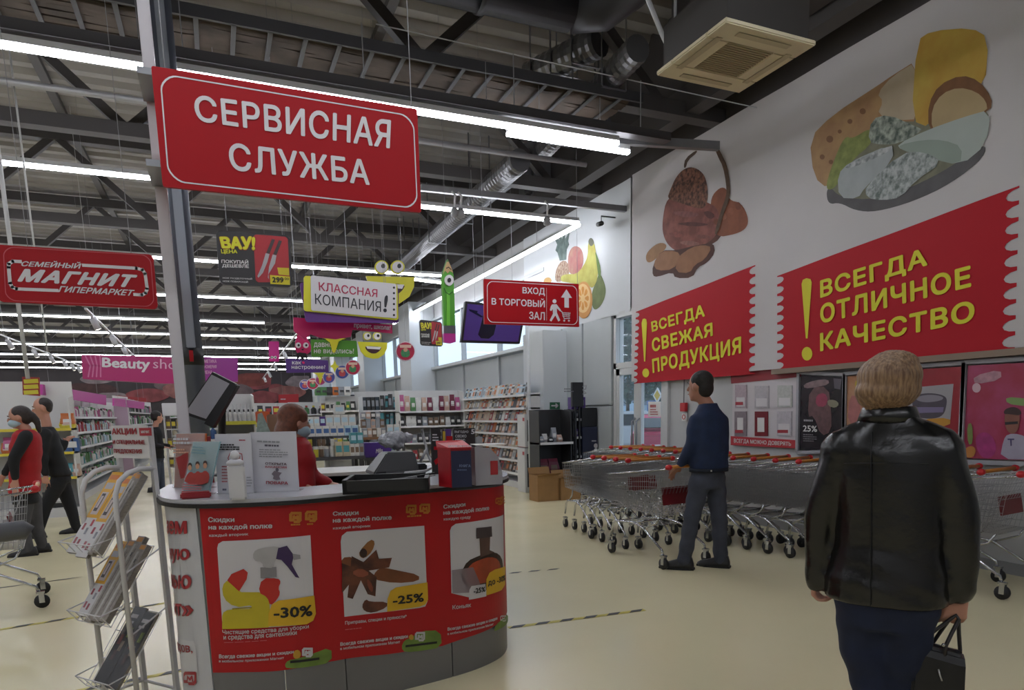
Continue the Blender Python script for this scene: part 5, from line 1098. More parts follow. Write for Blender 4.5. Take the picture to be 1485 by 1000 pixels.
# ================================================================== SHOPPING CARTS
CW = M('a4a6aa', .3, .85); TUB = M('bfc1c4', .22, .95); TYRE = M('232325', .6); RP = M('6e1b22', .45); CAPR = M('c01f28', .4); HNDL = M('b8742c', .45)
def make_cart(label, handle=HNDL):
    t = thing('shopping_cart', label, 'shopping cart', (0, 0, 0)); local(t)
    RW, FW, ZR, ZF = .275, .205, .90, .80; L = .88; BR, BF, BZR, BZF = .235, .165, .47, .50   # rim / basket floor
    def rim(y, s): f = y/L; return Vector((s*(RW+(FW-RW)*f), y, ZR+(ZF-ZR)*f))
    def bot(y, s): f = y/L; return Vector((s*(BR+(BF-BR)*f), .06+y*.93, BZR+(BZF-BZR)*f))
    r = .0024
    for s in (-1, 1):
        mb = MB()
        for i in range(27): y = L*i/26; mb.cyl(rim(y, s), bot(y, s), r, n=3, cap=False)
        for k in range(1, 8): f = k/8; mb.cyl(rim(0, s).lerp(bot(0, s), f), rim(L, s).lerp(bot(L, s), f), r, n=3, cap=False)
        mb.build('basket_side', CW, t)['kind'] = 'stuff'
    mb = MB()
    for i in range(13): f = i/12; mb.cyl(rim(L, -1).lerp(rim(L, 1), f), bot(L, -1).lerp(bot(L, 1), f), r, n=3, cap=False)
    for k in range(1, 8): f = k/8; mb.cyl(rim(L, -1).lerp(bot(L, -1), f), rim(L, 1).lerp(bot(L, 1), f), r, n=3, cap=False)
    mb.build('basket_front', CW, t)['kind'] = 'stuff'
    mb = MB()
    for i in range(13): f = i/12; mb.cyl(bot(0, -1).lerp(bot(0, 1), f), bot(L, -1).lerp(bot(L, 1), f), r, n=3, cap=False)
    for i in range(12): y = L*i/11; mb.cyl(bot(y, -1), bot(y, 1), r, n=3, cap=False)
    mb.build('basket_floor', CW, t)['kind'] = 'stuff'
    mb = MB()                                                  # rear flap, tipped in
    A, B, C_, D = rim(.02, -1), rim(.02, 1), bot(.02, 1), bot(.02, -1)
    for i in range(13): f = i/12; mb.cyl(A.lerp(B, f), D.lerp(C_, f)+Vector((0, .12, 0)), r, n=3, cap=False)
    for k in range(8): f = k/7; mb.cyl(A.lerp(D, f)+Vector((0, .12*f, 0)), B.lerp(C_, f)+Vector((0, .12*f, 0)), r, n=3, cap=False)
    mb.build('rear_flap', CW, t)['kind'] = 'stuff'
    MB().tube([rim(0, -1), rim(L-.03, -1), rim(L, -1)+Vector((.03, 0, 0)), rim(L, 1)-Vector((.03, 0, 0)), rim(L-.03, 1), rim(0, 1)], .0075, 6).build('rim_tube', TUB, t, True)
    MB().cyl((-.235, -.07, .925), (.235, -.07, .925), .0145, n=10).build('handle', handle, t, True)
    for s in (-1, 1):
        c = MB().ell((s*.262, -.062, .922), .034, .03, .026, 10, 6).build('handle_cap', CAPR, t, True)
        MB().tube([(s*.262, -.06, .92), (s*.268, -.02, .90), rim(.03, s)], .009, 6).build('handle_arm', TUB, t, True)
        MB().tube([(s*.262, -.0, .13), (s*.26, .015, .17), (s*.235, .30, .33), (s*.2, .48, .36), (s*.17, .80, .34), (s*.165, .85, .30), (s*.175, .87, .17)], .0115, 7).build('chassis_tube', TUB, t, True)
        MB().tube([bot(.02, s), (s*.24, .12, .40), (s*.235, .3, .33)], .009, 6).build('strut', TUB, t, True)
        MB().tube([bot(.6, s), (s*.175, .66, .42), (s*.175, .74, .345)], .009, 6).build('strut', TUB, t, True)
        for y, x in ((-.0, .262), (.87, .175)):
            R_ = .052
            w = MB().cyl((s*x-.014, y-.012, R_), (s*x+.014, y-.012, R_), R_, n=16).build('wheel', TYRE, t, True)
            mb = MB(); mb.box(s*x-.02, y-.03, R_-.01, s*x-.016, y+.006, .125); mb.box(s*x+.016, y-.03, R_-.01, s*x+.02, y+.006, .125); mb.box(s*x-.022, y-.035, .115, s*x+.022, y+.02, .13)
            mb.build('caster_fork', TUB, w)
    MB().tube([(-.2, .48, .36), (.2, .48, .36)], .009, 6).build('cross_bar', TUB, t, True); MB().tube([(-.168, .82, .33), (.168, .82, .33)], .009, 6).build('cross_bar', TUB, t, True)
    mb = MB()
    for i in range(7): x = -.17+.34*i/6; mb.cyl((x, .3, .338), (x*.9, .82, .335), .003, n=3, cap=False)
    mb.build('lower_rack', CW, t)['kind'] = 'stuff'
    return t
R_ = math.radians
cart = make_cart('shopping cart pushed by the man in the blue jacket'); cart.location = (3.83, 5.13, 0); cart.rotation_euler = (0, 0, R_(7))
A_LAB = ['rearmost of the four nested carts beside the door, nearest the man\'s cart', 'second of the four nested carts beside the door', 'third of the four nested carts beside the door', 'front one of the four nested carts by the black display shelf']
for i in range(4):
    y = 6.05+.235*i; dup(cart, (4.03-.004*i, y+.0, 0), R_(-2), A_LAB[i], 'nested carts beside the door')
d8 = Vector((-math.sin(R_(8)), math.cos(R_(8)), 0)); b0 = Vector((5.41, 3.14, 0))
NB = 13; onum = ['second', 'third', 'fourth', 'fifth', 'sixth', 'seventh', 'eighth', 'ninth', 'tenth', 'eleventh', 'twelfth']
for i in range(NB):
    p = b0+d8*(.262*i); lab = 'end cart of the long row under the posters, its wheel showing right of the woman' if i == 0 else ('innermost cart of the long row, behind the man in blue' if i == NB-1 else '%s cart from the right end of the long nested row under the posters' % onum[i-1])
    dup(cart, tuple(p), R_(8), lab, 'long row of nested carts')
# second rank of carts against the wall further in
for i in range(7):
    y = 6.9+.25*i if False else 6.95+.25*i
    dup(cart, (5.25, y, 0), R_(0), '%s cart of the short row by the glass door, counted from the camera' % ORD[i], 'short cart row by the glass door')
# bottom-left grey cart at the edge

def redpanel(c, x0=-.17, x1=.17, y=.075, z0=.6, z1=.74, tilt=.0):
    o = MB().extr([(x0, y, z0), (x1, y+tilt*.3, z0), (x1, y+tilt*.3+.03, z1), (x0, y+.03, z1)], (0, .012, 0)).build('seat_panel', RP, None, bevel=.003); o.parent = c
redpanel(cart, -.17, .17, .10, .56, .72); redpanel(cart, -.19, .12, .5, .66, .79, .4)
CARTS = [o for o in COL.objects if o.name.startswith('shopping_cart')]
redpanel(CARTS[1]); redpanel(CARTS[5])
# ================================================================== PEOPLE
SKIN = M('b98672', .55); SKD = M('a87662', .55)
class Fig:
    def __init__(s, name, label, base, theta):
        s.P = Vector((base[0], base[1], 0)); a = Vector((base[0], base[1], 0)).normalized(); s.a = a; s.r = Vector((a.y, -a.x, 0))
        s.S = Surf(s.P, s.r, (0, 0, 1)); th = R_(theta)
        s.w = s.r*math.cos(th)+s.a*math.sin(th); s.f = s.a*math.cos(th)-s.r*math.sin(th)       # right-hand side, facing
        s.t = thing(name, label, 'person', tuple(s.P))
    def J(s, x, y, d=0):
        S2 = Surf(s.P+s.a*d, s.r, (0, 0, 1)); u, v = S2.uv(x, y); return S2.to3(u, v)
def capsule(mb, p0, p1, r0, r1, n=12):
    p0, p1 = Vector(p0), Vector(p1); d = p1-p0; L = d.length; d = d/L if L > 1e-6 else Vector((0, 0, 1))
    a = d.orthogonal().normalized(); b = d.cross(a); rings = []
    prof = [(-.98*r0, .2*r0), (-.7*r0, .71*r0), (0, r0), (L*.5, (r0+r1)/2), (L, r1), (L+.7*r1, .71*r1), (L+.98*r1, .2*r1)]
    for z, r in prof: rings.append([p0+d*z+a*r*math.cos(2*PI*j/n)+b*r*math.sin(2*PI*j/n) for j in range(n)])
    mb.loft(rings)
def limb(mb, pts, rs):
    for i in range(len(pts)-1): capsule(mb, pts[i], pts[i+1], rs[i], rs[i+1])
def torso(mb, F, rings, n=20, w=None, f=None):     # rings: (centre, halfwidth, halfdepth)
    w = w or F.w; f = f or F.f
    mb.loft([[c+w*rx*math.copysign(abs(math.cos(2*PI*j/n))**.85, math.cos(2*PI*j/n))+f*ry*math.sin(2*PI*j/n) for j in range(n)] for c, rx, ry in rings])
def hand(mb, wr, d, palm_n, side, k=1.0, curl=.5):
    """wr wrist, d direction, palm_n palm normal, side = direction of the thumb"""
    wr, d, pn, sd = Vector(wr), Vector(d).normalized(), Vector(palm_n).normalized(), Vector(side).normalized()
    b = wr+d*.015*k
    for i in range(5):
        o = sd*(.030-.015*i)*k; capsule(mb, wr+sd*(.018-.009*i)*k, wr+d*.088*k+o, .015*k, .012*k, 8)
    L = [.072, .08, .075, .06]
    for i in range(4):
        o = sd*(.032-.0225*i)*k; q0 = wr+d*.088*k+o; e = (d*math.cos(curl)+pn*math.sin(curl)); q1 = q0+e*L[i]*.45*k; e2 = (d*math.cos(curl*2.1)+pn*math.sin(curl*2.1)); q2_ = q1+e2*L[i]*.32*k; e3 = (d*math.cos(curl*3)+pn*math.sin(curl*3)); q3 = q2_+e3*L[i]*.26*k
        limb(mb, [q0, q1, q2_, q3], [.0084*k, .0080*k, .0074*k, .0066*k])
    t0 = wr+d*.03*k+sd*.026*k; t1 = t0+(d*.6+sd*.7+pn*.25).normalized()*.035*k; t2 = t1+(d*.85+sd*.15+pn*.5).normalized()*.03*k
    limb(mb, [t0, t1, t2], [.014*k, .0115*k, .009*k])
def head(mb, F, c, fdir, k=1.0):
    fd = Vector(fdir).normalized(); up = Vector((0, 0, 1)); sd = fd.cross(up).normalized(); up = sd.cross(fd).normalized(); A = (sd, fd, up)
    mb.ell(c+up*.025*k-fd*.008*k, .076*k, .096*k, .10*k, 16, 12, A)
    mb.ell(c-up*.045*k+fd*.022*k, .058*k, .07*k, .068*k, 14, 10, A)
    mb.ell(c-up*.088*k+fd*.066*k, .024*k, .02*k, .02*k, 10, 8, A)
    capsule(mb, c+fd*.086*k+up*.02*k, c+fd*.108*k-up*.018*k, .010*k, .015*k, 8)
    capsule(mb, c+fd*.083*k-up*.052*k-sd*.015*k, c+fd*.083*k-up*.052*k+sd*.015*k, .010*k, .010*k, 8)
    for s in (-1, 1): mb.ell(c+sd*s*.079*k-fd*.006*k-up*.0*k, .012*k, .02*k, .033*k, 8, 8, A)
    return A
def face(F, c, A, k, parent, mask=False):
    sd, fd, up = A
    for s in (-1, 1):
        e = MB().ell(c+sd*s*.031*k+fd*.081*k+up*.014*k, .013*k, .009*k, .008*k, 10, 6, A).build('eye', M('cfc8c4', .3), parent, True)
        MB().ell(c+sd*s*.031*k+fd*.0885*k+up*.014*k, .005*k, .003*k, .005*k, 8, 6, A).build('iris', M('2c2220', .3), e, True)
        MB().tube([c+sd*s*.014*k+fd*.094*k+up*.033*k, c+sd*s*.034*k+fd*.09*k+up*.039*k, c+sd*s*.052*k+fd*.077*k+up*.032*k], .0032*k, 6).build('eyebrow', M('4a3a30', .7), parent, True)
    MB().tube([c+sd*-.022*k+fd*.092*k-up*.052*k, c+fd*.096*k-up*.051*k, c+sd*.022*k+fd*.092*k-up*.052*k], .0035*k, 6).build('lips', M('9a5a54', .5), parent, True)
    if mask:
        MB().ell(c+fd*.036*k-up*.045*k, .066*k, .078*k, .052*k, 16, 10, A).build('face_mask', M('9fb6c2', .7), parent, True)
# ------------------------------------------------ man in the blue jacket
F = Fig('person', 'man in dark blue jacket and grey jeans pushing a cart toward the door', (3.92, 4.93), 48)
J = F.J; hc = J(1015, 561); nk = J(1027, 590); ch = J(1030, 622); wa = J(1029, 662); pe = J(1026, 690)
w_, f_, U = F.w, F.f, Vector((0, 0, 1))
shL, shR = J(1024, 609, -.0)-w_*.15, J(1030, 609, .0)+w_*.15
elL, wrL = J(1003, 646, -.14), J(986, 674, -.04)
elR, wrR = J(1026, 655, .32), J(992, 672, .36)
hipL, hipR = pe-w_*.09, pe+w_*.09
knL, knR = J(1003, 752, -.06), J(1043, 752, .06); anL, anR = J(992, 812, -.06), J(1045, 812, .08)
anL.z = .09; anR.z = .09
fd = (F.f*.9-F.r*.25).normalized()
body = MB(); A = head(body, F, hc, fd, 1.13)
capsule(body, hc-U*.06-f_*.01, nk, .056, .062); torso(body, F, [(pe-U*.04, .13, .09), (wa, .13, .085), (ch, .15, .09), (nk-U*.03, .1, .07)])
for sh, el, wr in ((shL, elL, wrL), (shR, elR, wrR)):
    limb(body, [sh.lerp(ch, .12)-U*.02, el, wr], [.034, .034, .027]); d = (Vector(wr)-Vector(el)).normalized(); hand(body, Vector(wr), (d+fd*.3), -U, -w_ if sh is shR else w_, 1.05, .55)
for hp, kn, an in ((hipL, knL, anL), (hipR, knR, anR)): limb(body, [hp, kn, an], [.07, .05, .036])
bo = remesh(body, 'body', SKD, F.t, .011, 3); face(F, hc, A, 1.13, bo)
hr = MB(); hr.ell(hc-fd*.022+U*.05, .096, .102, .094, 16, 10, A); hr.ell(hc-fd*.06-U*.012, .082, .062, .082, 14, 10, A); remesh(hr, 'hair', M('1c1815', .7, 0, .3, 60, bump=.5), F.t, .01, 3)
jk = MB(); hem = J(1028, 683)
torso(jk, F, [(hem-U*.0, .185, .135), (hem+U*.10, .19, .14), (J(1028, 650), .195, .14), (J(1028, 620), .205, .14), (J(1028, 606), .195, .12), (J(1028, 597), .13, .1), (nk-U*.0, .10, .085), (nk+U*.035, .078, .072)])
limb(jk, [J(1028, 612), shL-U*.01+w_*.02, elL, wrL+(elL-wrL)*.12], [.095, .07, .058, .044]); limb(jk, [J(1030, 612), shR-U*.01-w_*.02, elR, wrR+(elR-wrR)*.12], [.095, .07, .058, .044])
JB = M('122445', .8, 0, .25, 14, bump=.25)
jo = remesh(jk, 'jacket', JB, F.t, .015, 4, disp=lambda c: .004*math.sin(c.z*38+c.x*9)*math.sin(c.y*11+c.z*6))
c = MB(); torso(c, F, [(hem+U*.0, .19, .14), (hem+U*.035, .192, .142)]); c.build('jacket_hem', M('0b1424', .8), jo, True)
for i in range(2): MB().cyl(hem+U*.017-F.a*.155+F.r*(-.06+.08*i), hem+U*.017-F.a*.163+F.r*(-.06+.08*i), .008, n=8).build('stud', TUB, jo)
tr = MB(); torso(tr, F, [(pe-U*.1, .155, .115), (pe, .165, .12), (wa+U*.0, .15, .11)])
for hp, kn, an in ((hipL, knL, anL), (hipR, knR, anR)): limb(tr, [hp-U*.02, kn, an-U*.02], [.098, .074, .064])
remesh(tr, 'trousers', M('3d414e', .85, 0, .3, 7, bump=.3), F.t, .016, 3, disp=lambda c: .004*math.sin(c.z*45+c.x*10))
def shoe(an, dr, parent, mat, k=1.0):
    dr = Vector((dr.x, dr.y, 0)).normalized(); s = dr.cross(U); b = Vector((an.x, an.y, 0)); rings = []
    for y, hw, h in ((-.075, .02, .05), (-.06, .036, .095), (-.0, .042, .1), (.06, .044, .075), (.12, .047, .055), (.165, .04, .045), (.19, .018, .03)):
        y *= k; hw *= k; h *= k; q = b+dr*y; rings.append([q-s*hw+U*.002, q+s*hw+U*.002, q+s*hw*1.05+U*h*.45, q+s*hw*.6+U*h, q-s*hw*.6+U*h, q-s*hw*1.05+U*h*.45])
    o = MB().loft(rings).build('shoe', mat, parent, True)
    MB().loft([[q-s*hw*1.06+U*.0, q+s*hw*1.06+U*.0, q+s*hw*1.06+U*.018, q-s*hw*1.06+U*.018] for q, hw in ((b-dr*.08*k, .03*k), (b, .043*k), (b+dr*.12*k, .048*k), (b+dr*.195*k, .02*k))]).build('sole', M('17171a', .7), o)
SH = M('1b1a1c', .5)
shoe(anL, -F.r+F.f*.3, F.t, SH, 1.15); shoe(anR, -F.r+F.f*.5, F.t, SH, 1.1)
# ------------------------------------------------ woman in the leather jacket
base = E0+ray(1290, 590)*2.62
F = Fig('person', 'blond woman in a black leather jacket seen from behind, carrying a handbag', (base[0], base[1]), -4)
J = F.J; w_, f_ = F.w, F.f
hc = J(1290, 560); nk = J(1288, 600); pe = J(1285, 872)
shL, elL, wrL = J(1222, 652), J(1190, 748, .02), J(1182, 832, .04)
shR, elR, wrR = J(1362, 652), J(1392, 752, .0), J(1390, 862, .03)
knL, knR = J(1268, 1015, 0), J(1310, 1020, .06); anL, anR = Vector((knL.x, knL.y, .1))-f_*.04, Vector((knR.x, knR.y, .1))+f_*.1
body = MB(); A = head(body, F, hc, F.f, 1.0); capsule(body, hc-U*.05-f_*.01, nk-U*.02, .05, .06)
torso(body, F, [(pe-U*.02, .15, .11), (J(1287, 790), .13, .09), (J(1288, 680), .15, .09), (nk-U*.06, .1, .07)])
for sh, el, wr in ((shL, elL, wrL), (shR, elR, wrR)): limb(body, [sh, el, wr], [.042, .036, .026])
hand(body, wrL, Vector((0, 0, -1))+f_*.25, w_, f_, 1.0, .75); hand(body, wrR+U*.012, Vector((0, 0, -1))-w_*.12, f_*.8-w_*.3, -w_*.9-f_*.2, 1.12, .7)
for hp, kn, an in ((pe-w_*.09-U*.04, knL, anL), (pe+w_*.09-U*.04, knR, anR)): limb(body, [hp, kn, an], [.075, .052, .036])
bo = remesh(body, 'body', SKIN, F.t, .0055, 2); face(F, hc, A, 1.0, bo)
hr = MB(); k = 386
hr.ell(J(1290, 548)-f_*.012, .112, .118, .095, 20, 14, A); hr.ell(J(1288, 565)-f_*.028, .113, .098, .075, 20, 12, A); hr.ell(J(1286, 578)-f_*.035, .098, .07, .045, 16, 10, A); hr.ell(J(1296, 527)-f_*.0, .085, .09, .05, 16, 10, A); hr.ell(J(1284, 588)-f_*.045, .07, .03, .04, 16, 10, A)
HAIR = M('9a7c5e', .45, 0, 0, 22, '6a4f3a', bump=.5, stretch=(5, 5, .8))
remesh(hr, 'hair', HAIR, F.t, .006, 4, disp=lambda c: .0012*math.sin(math.atan2(c.y, c.x)*26+c.z*30)+.0012*math.sin(c.z*60+c.x*40))
jk = MB()
tor = [(J(1283, 870), .222, .15), (J(1284, 840), .218, .15), (J(1288, 790), .192, .13), (J(1290, 740), .192, .128), (J(1290, 690), .21, .13), (J(1290, 655), .218, .12), (J(1290, 630), .185, .105), (J(1289, 612), .118, .088), (J(1289, 600), .088, .078)]
torso(jk, F, tor, 28)
limb(jk, [shL, elL, J(1184, 842, .04)], [.082, .064, .048]); limb(jk, [shR, elR, J(1392, 856, .02)], [.086, .07, .058])
capsule(jk, J(1250, 632), J(1232, 645), .07, .075); capsule(jk, J(1330, 632), J(1352, 645), .07, .078)
LEA = M('09090b', .27, 0, .3, 14, bump=.45, spec=.6)
def wr(c):
    return .004*math.sin(c.z*11+c.x*17+3*math.sin(c.z*5+c.x*4))*math.sin(c.x*9-c.z*6+1)+.0012*math.sin(c.z*33+c.x*41+4*math.sin(c.z*9))
jo = remesh(jk, 'leather_jacket', LEA, F.t, .011, 4, disp=wr)
cl = MB(); cl.loft([[J(1289, y)+w_*rx*math.cos(2*PI*j/24)+f_*ry*math.sin(2*PI*j/24) for j in range(24)] for y, rx, ry in ((612, .112, .09), (600, .102, .086), (590, .092, .08), (589, .086, .075), (598, .088, .076))]); cl.build('collar', LEA, jo, True)
def backpt(x, y, ex=.004):      # point on the back surface of the jacket for seams
    p = J(x, y); best = None
    for i in range(len(tor)-1):
        z0, z1 = tor[i][0].z, tor[i+1][0].z
        if z0 <= p.z <= z1: f = (p.z-z0)/(z1-z0); c = tor[i][0].lerp(tor[i+1][0], f); rx = tor[i][1]*(1-f)+tor[i+1][1]*f; ry = tor[i][2]*(1-f)+tor[i+1][2]*f; best = (c, rx, ry)
    if not best: return p-f_*.1
    c, rx, ry = best; u = max(-.97, min(.97, (p-c).dot(w_)/rx)); co = abs(u)**(1/.85); return c+w_*rx*u-f_*(ry*math.sqrt(1-co*co)+ex)
MB().tube([backpt(1268, y) for y in range(625, 866, 12)], .0022, 5).build('back_seam', M('08080a', .5), jo, True)
MB().tube([backpt(x, 668+.0004*(x-1290)**2, .002) for x in range(1228, 1352, 8)], .0022, 5).build('yoke_seam', M('08080a', .5), jo, True)
tr = MB(); torso(tr, F, [(J(1283, 905), .17, .12), (J(1284, 880), .19, .13), (J(1285, 850), .2, .13), (J(1286, 820), .18, .12)], 24)
for s, kn, an in ((-1, knL, anL), (1, knR, anR)): limb(tr, [pe+w_*s*.085-U*.03, pe+w_*s*.075-U*.18, kn, an], [.1, .092, .068, .056])
remesh(tr, 'jeans', M('16203a', .85, 0, .3, 10, bump=.25), F.t, .015, 3, disp=lambda c: .003*math.sin(c.z*50+c.x*14))
for an in (anL, anR): shoe(an, F.f, F.t, SH, .95)
# handbag held in the right hand: hangs from her hand, a thing of its own
bc = J(1362, 990, .0); t = thing('handbag', 'black handbag with two handles hanging from the woman\'s right hand', 'bag', tuple(bc))
TL, TR_ = J(1327, 927), J(1398, 947); BG = M('111012', .4, 0, .2, 12, bump=.3)
dn = Vector((0, 0, -.30)); bw = (TR_-TL); de = F.a*.055
MB().loft([[TL-de*.7, TR_-de*.7, TR_+de*.7, TL+de*.7], [TL-de+dn*.12-bw*.01, TR_-de+dn*.12+bw*.03, TR_+de+dn*.12+bw*.03, TL+de+dn*.12-bw*.01], [TL-de*1.5+dn-bw*.04, TR_-de*1.5+dn+bw*.06, TR_+de*1.5+dn+bw*.06, TL+de*1.5+dn-bw*.04]]).build('body', BG, t, bevel=.012)
gs = J(1322, 950); MB().loft([[gs+de*.6, gs+de*.9, gs+de*.9-bw*.05, gs+de*.6-bw*.05], [gs+dn+de*.6+bw*.02, gs+dn+de*.9+bw*.02, gs+dn+de*.9-bw*.3, gs+dn+de*.6-bw*.3]]).build('side_flap', M('55504e', .5), t)
MB().tube([TL+bw*.04, TR_-bw*.04], .004, 6).build('zip', M('2a2a2c', .3, .6), t)
grip = J(1386, 893, .02)
for d0, (a_, b_) in ((-.04, ((1336, 932), (1371, 940))), (.05, ((1352, 936), (1392, 945)))):
    p0, p1 = J(*a_, d0), J(*b_, d0); g = grip+F.a*d0*.25
    MB().tube([p0+dn*.12, p0+U*.01, p0.lerp(g, .5)+w_*-.008, g-w_*.012+U*-.006, g+U*.006, g+w_*.01-U*.008, p1.lerp(g, .5)+w_*.004, p1+U*.01, p1+dn*.12], .0075, 8).build('handle', M('262225', .4), t, True)
for x, y in ((1334, 926), (1368, 935)): MB().ell(J(x, y, -.065), .007, .007, .008, 8, 6).build('stud', TUB, t, True)
MB().tube([J(1361, 970, -.085), J(1363, 978, -.09), J(1366, 987, -.09)], .003, 6).build('zip_pull', M('b5b5b8', .3, .6), t, True)
# ------------------------------------------------ generic simpler figure
def figure(label, base, theta, hc, nk, ch, pe, hem, arms, legs, cols, hairspec, k=1.0, mask=False, vest=None, face_on=True, bulk=1.0):
    F = Fig('person', label, base, theta); J = F.J; w_, f_ = F.w, F.f
    hc, nk, ch, pe, hem = J(*hc), J(*nk), J(*ch), J(*pe), J(*hem)
    body = MB(); A = head(body, F, hc, F.f-Vector((0, 0, .15)), k); capsule(body, hc-U*.06*k-f_*.01, nk, .048*k, .055*k)
    torso(body, F, [(pe, .12, .08), (ch, .13, .08), (nk-U*.04, .09, .06)])
    AR_ = [[J(*p) for p in a] for a in arms]; LG = [[J(*p) for p in l] for l in legs]
    for a in AR_:
        limb(body, a, [.04, .033, .025]); hand(body, a[2], (a[2]-a[1]), -U, f_ if abs((a[2]-a[1]).normalized().dot(f_)) < .7 else w_, .95, .5)
    for l in LG:
        if len(l) == 3: limb(body, [l[0]*1.0, l[1], l[2]], [.07, .05, .035])
    bo = remesh(body, 'body', SKIN, F.t, .014, 2)
    if face_on: face(F, hc, A, k, bo, mask)
    hr = MB(); fd = A[1]
    for dx, dz, rx, ry, rz in hairspec[1]: hr.ell(hc-fd*dx+U*dz, rx, ry, rz, 14, 10, A)
    remesh(hr, 'hair', M(hairspec[0], .55, 0, .35, 40, bump=.5), F.t, .014, 3)
    jk = MB(); torso(jk, F, [(hem, .17*bulk, .125*bulk), (hem.lerp(ch, .5), .165*bulk, .12*bulk), (ch, .185*bulk, .125*bulk), (ch.lerp(nk, .65), .17*bulk, .105*bulk), (nk, .085, .075)])
    if not vest:
        for a in AR_: limb(jk, [a[0], a[1], a[2].lerp(a[1], .1)], [.07, .058, .042])
        remesh(jk, 'jacket', cols[0], F.t, .019, 3, disp=lambda c: .004*math.sin(c.z*40+c.x*12))
    else:
        remesh(jk, 'vest', cols[0], F.t, .019, 3, disp=lambda c: .004*math.sin(c.z*40+c.x*12)); sl = MB()
        for a in AR_: limb(sl, [a[0], a[1], a[2].lerp(a[1], .1)], [.068, .055, .04])
        torso(sl, F, [(hem-U*vest, .17, .125), (hem+U*.05, .155, .115)]); remesh(sl, 'sweater', cols[2], F.t, .019, 3)
    tr = MB(); torso(tr, F, [(pe-U*.08, .15, .11), (pe+U*.1, .14, .105)])
    for l in LG: limb(tr, l, [.095, .07, .052][:len(l)])
    remesh(tr, 'trousers', cols[1], F.t, .019, 3)
    for l in LG:
        if len(l) == 3: shoe(l[2], F.f, F.t, SH, 1.0)
    return F
BLK = M('111114', .8, 0, .2, 9)
figure('cashier with long auburn hair and a face mask in a red jacket behind the counter', (1.05, 5.02), -62, (428, 614), (425, 634), (428, 662), (430, 735), (430, 735),
       [[(418, 648, -.1), (412, 690, -.14), (440, 702, -.12)], [(436, 648, .12), (452, 690, .16), (478, 700, .1)]], [[(422, 745), (424, 800), (424, 868)], [(436, 745), (438, 800), (438, 870)]],
       (M('a3161f', .7, 0, .15, 8), BLK), ('74402a', [(.015, .05, .094, .108, .09), (.05, -.01, .094, .075, .11), (.075, -.07, .092, .075, .10), (.10, -.13, .085, .055, .08)]), 1.0, True)
figure('woman in a red vest over black sleeves walking left at the left edge', (-1.9, 8.95), 80, (28, 606), (38, 622), (38, 645), (36, 715), (36, 714),
       [[(38, 632, -.19), (20, 665, -.26), (22, 695, -.27)], [(34, 632, .18), (20, 668, .22), (6, 688, .22)]], [[(36, 722, -.06), (32, 762, -.06), (42, 797, -.05)], [(46, 722, .07), (52, 760, .08), (62, 792, .1)]],
       (M('a8131c', .75, 0, .15, 8), M('4b4b50', .85, 0, .2, 12), BLK), ('2c211e', [(.02, .045, .086, .1, .086), (.05, .0, .08, .06, .08), (.11, -.0, .045, .05, .05), (.15, -.06, .035, .035, .07), (.16, -.13, .03, .03, .06)]), 1.0, True, vest=.12, bulk=1.15)
figure('man in black clothes striding left behind the woman in the red vest', (-1.95, 10.3), 84, (62, 592), (68, 618), (72, 645), (88, 690), (88, 690),
       [[(66, 628, -.16), (62, 658, -.2), (66, 690, -.22)], [(74, 628, .16), (88, 650, .2), (96, 640, .2)]], [[(84, 700, -.06), (66, 735, -.06), (56, 772, -.05)], [(90, 700, .07), (104, 740, .08), (112, 770, .1)]],
       (BLK, M('15151a', .85)), ('2a2422', [(.02, .045, .084, .095, .086), (.045, .01, .078, .06, .075)]), 1.05)
figure('woman in a black top and face turned right among the shelves behind the leaflet stand', (-2.1, 15.5), -75, (228, 605), (225, 619), (225, 632), (228, 662), (228, 664),
       [[(222, 627, -.15), (222, 646, -.2), (238, 648, -.2)], [(230, 627, .15), (232, 646, .2), (246, 646, .2)]], [[(225, 668, -.06), (226, 698, -.06), (222, 726, -.05)], [(230, 668, .07), (234, 698, .08), (236, 726, .1)]],
       (BLK, M('3a4152', .85, 0, .2, 12)), ('1d1918', [(.02, .045, .09, .1, .088), (.05, .0, .082, .07, .08)]), 1.0)
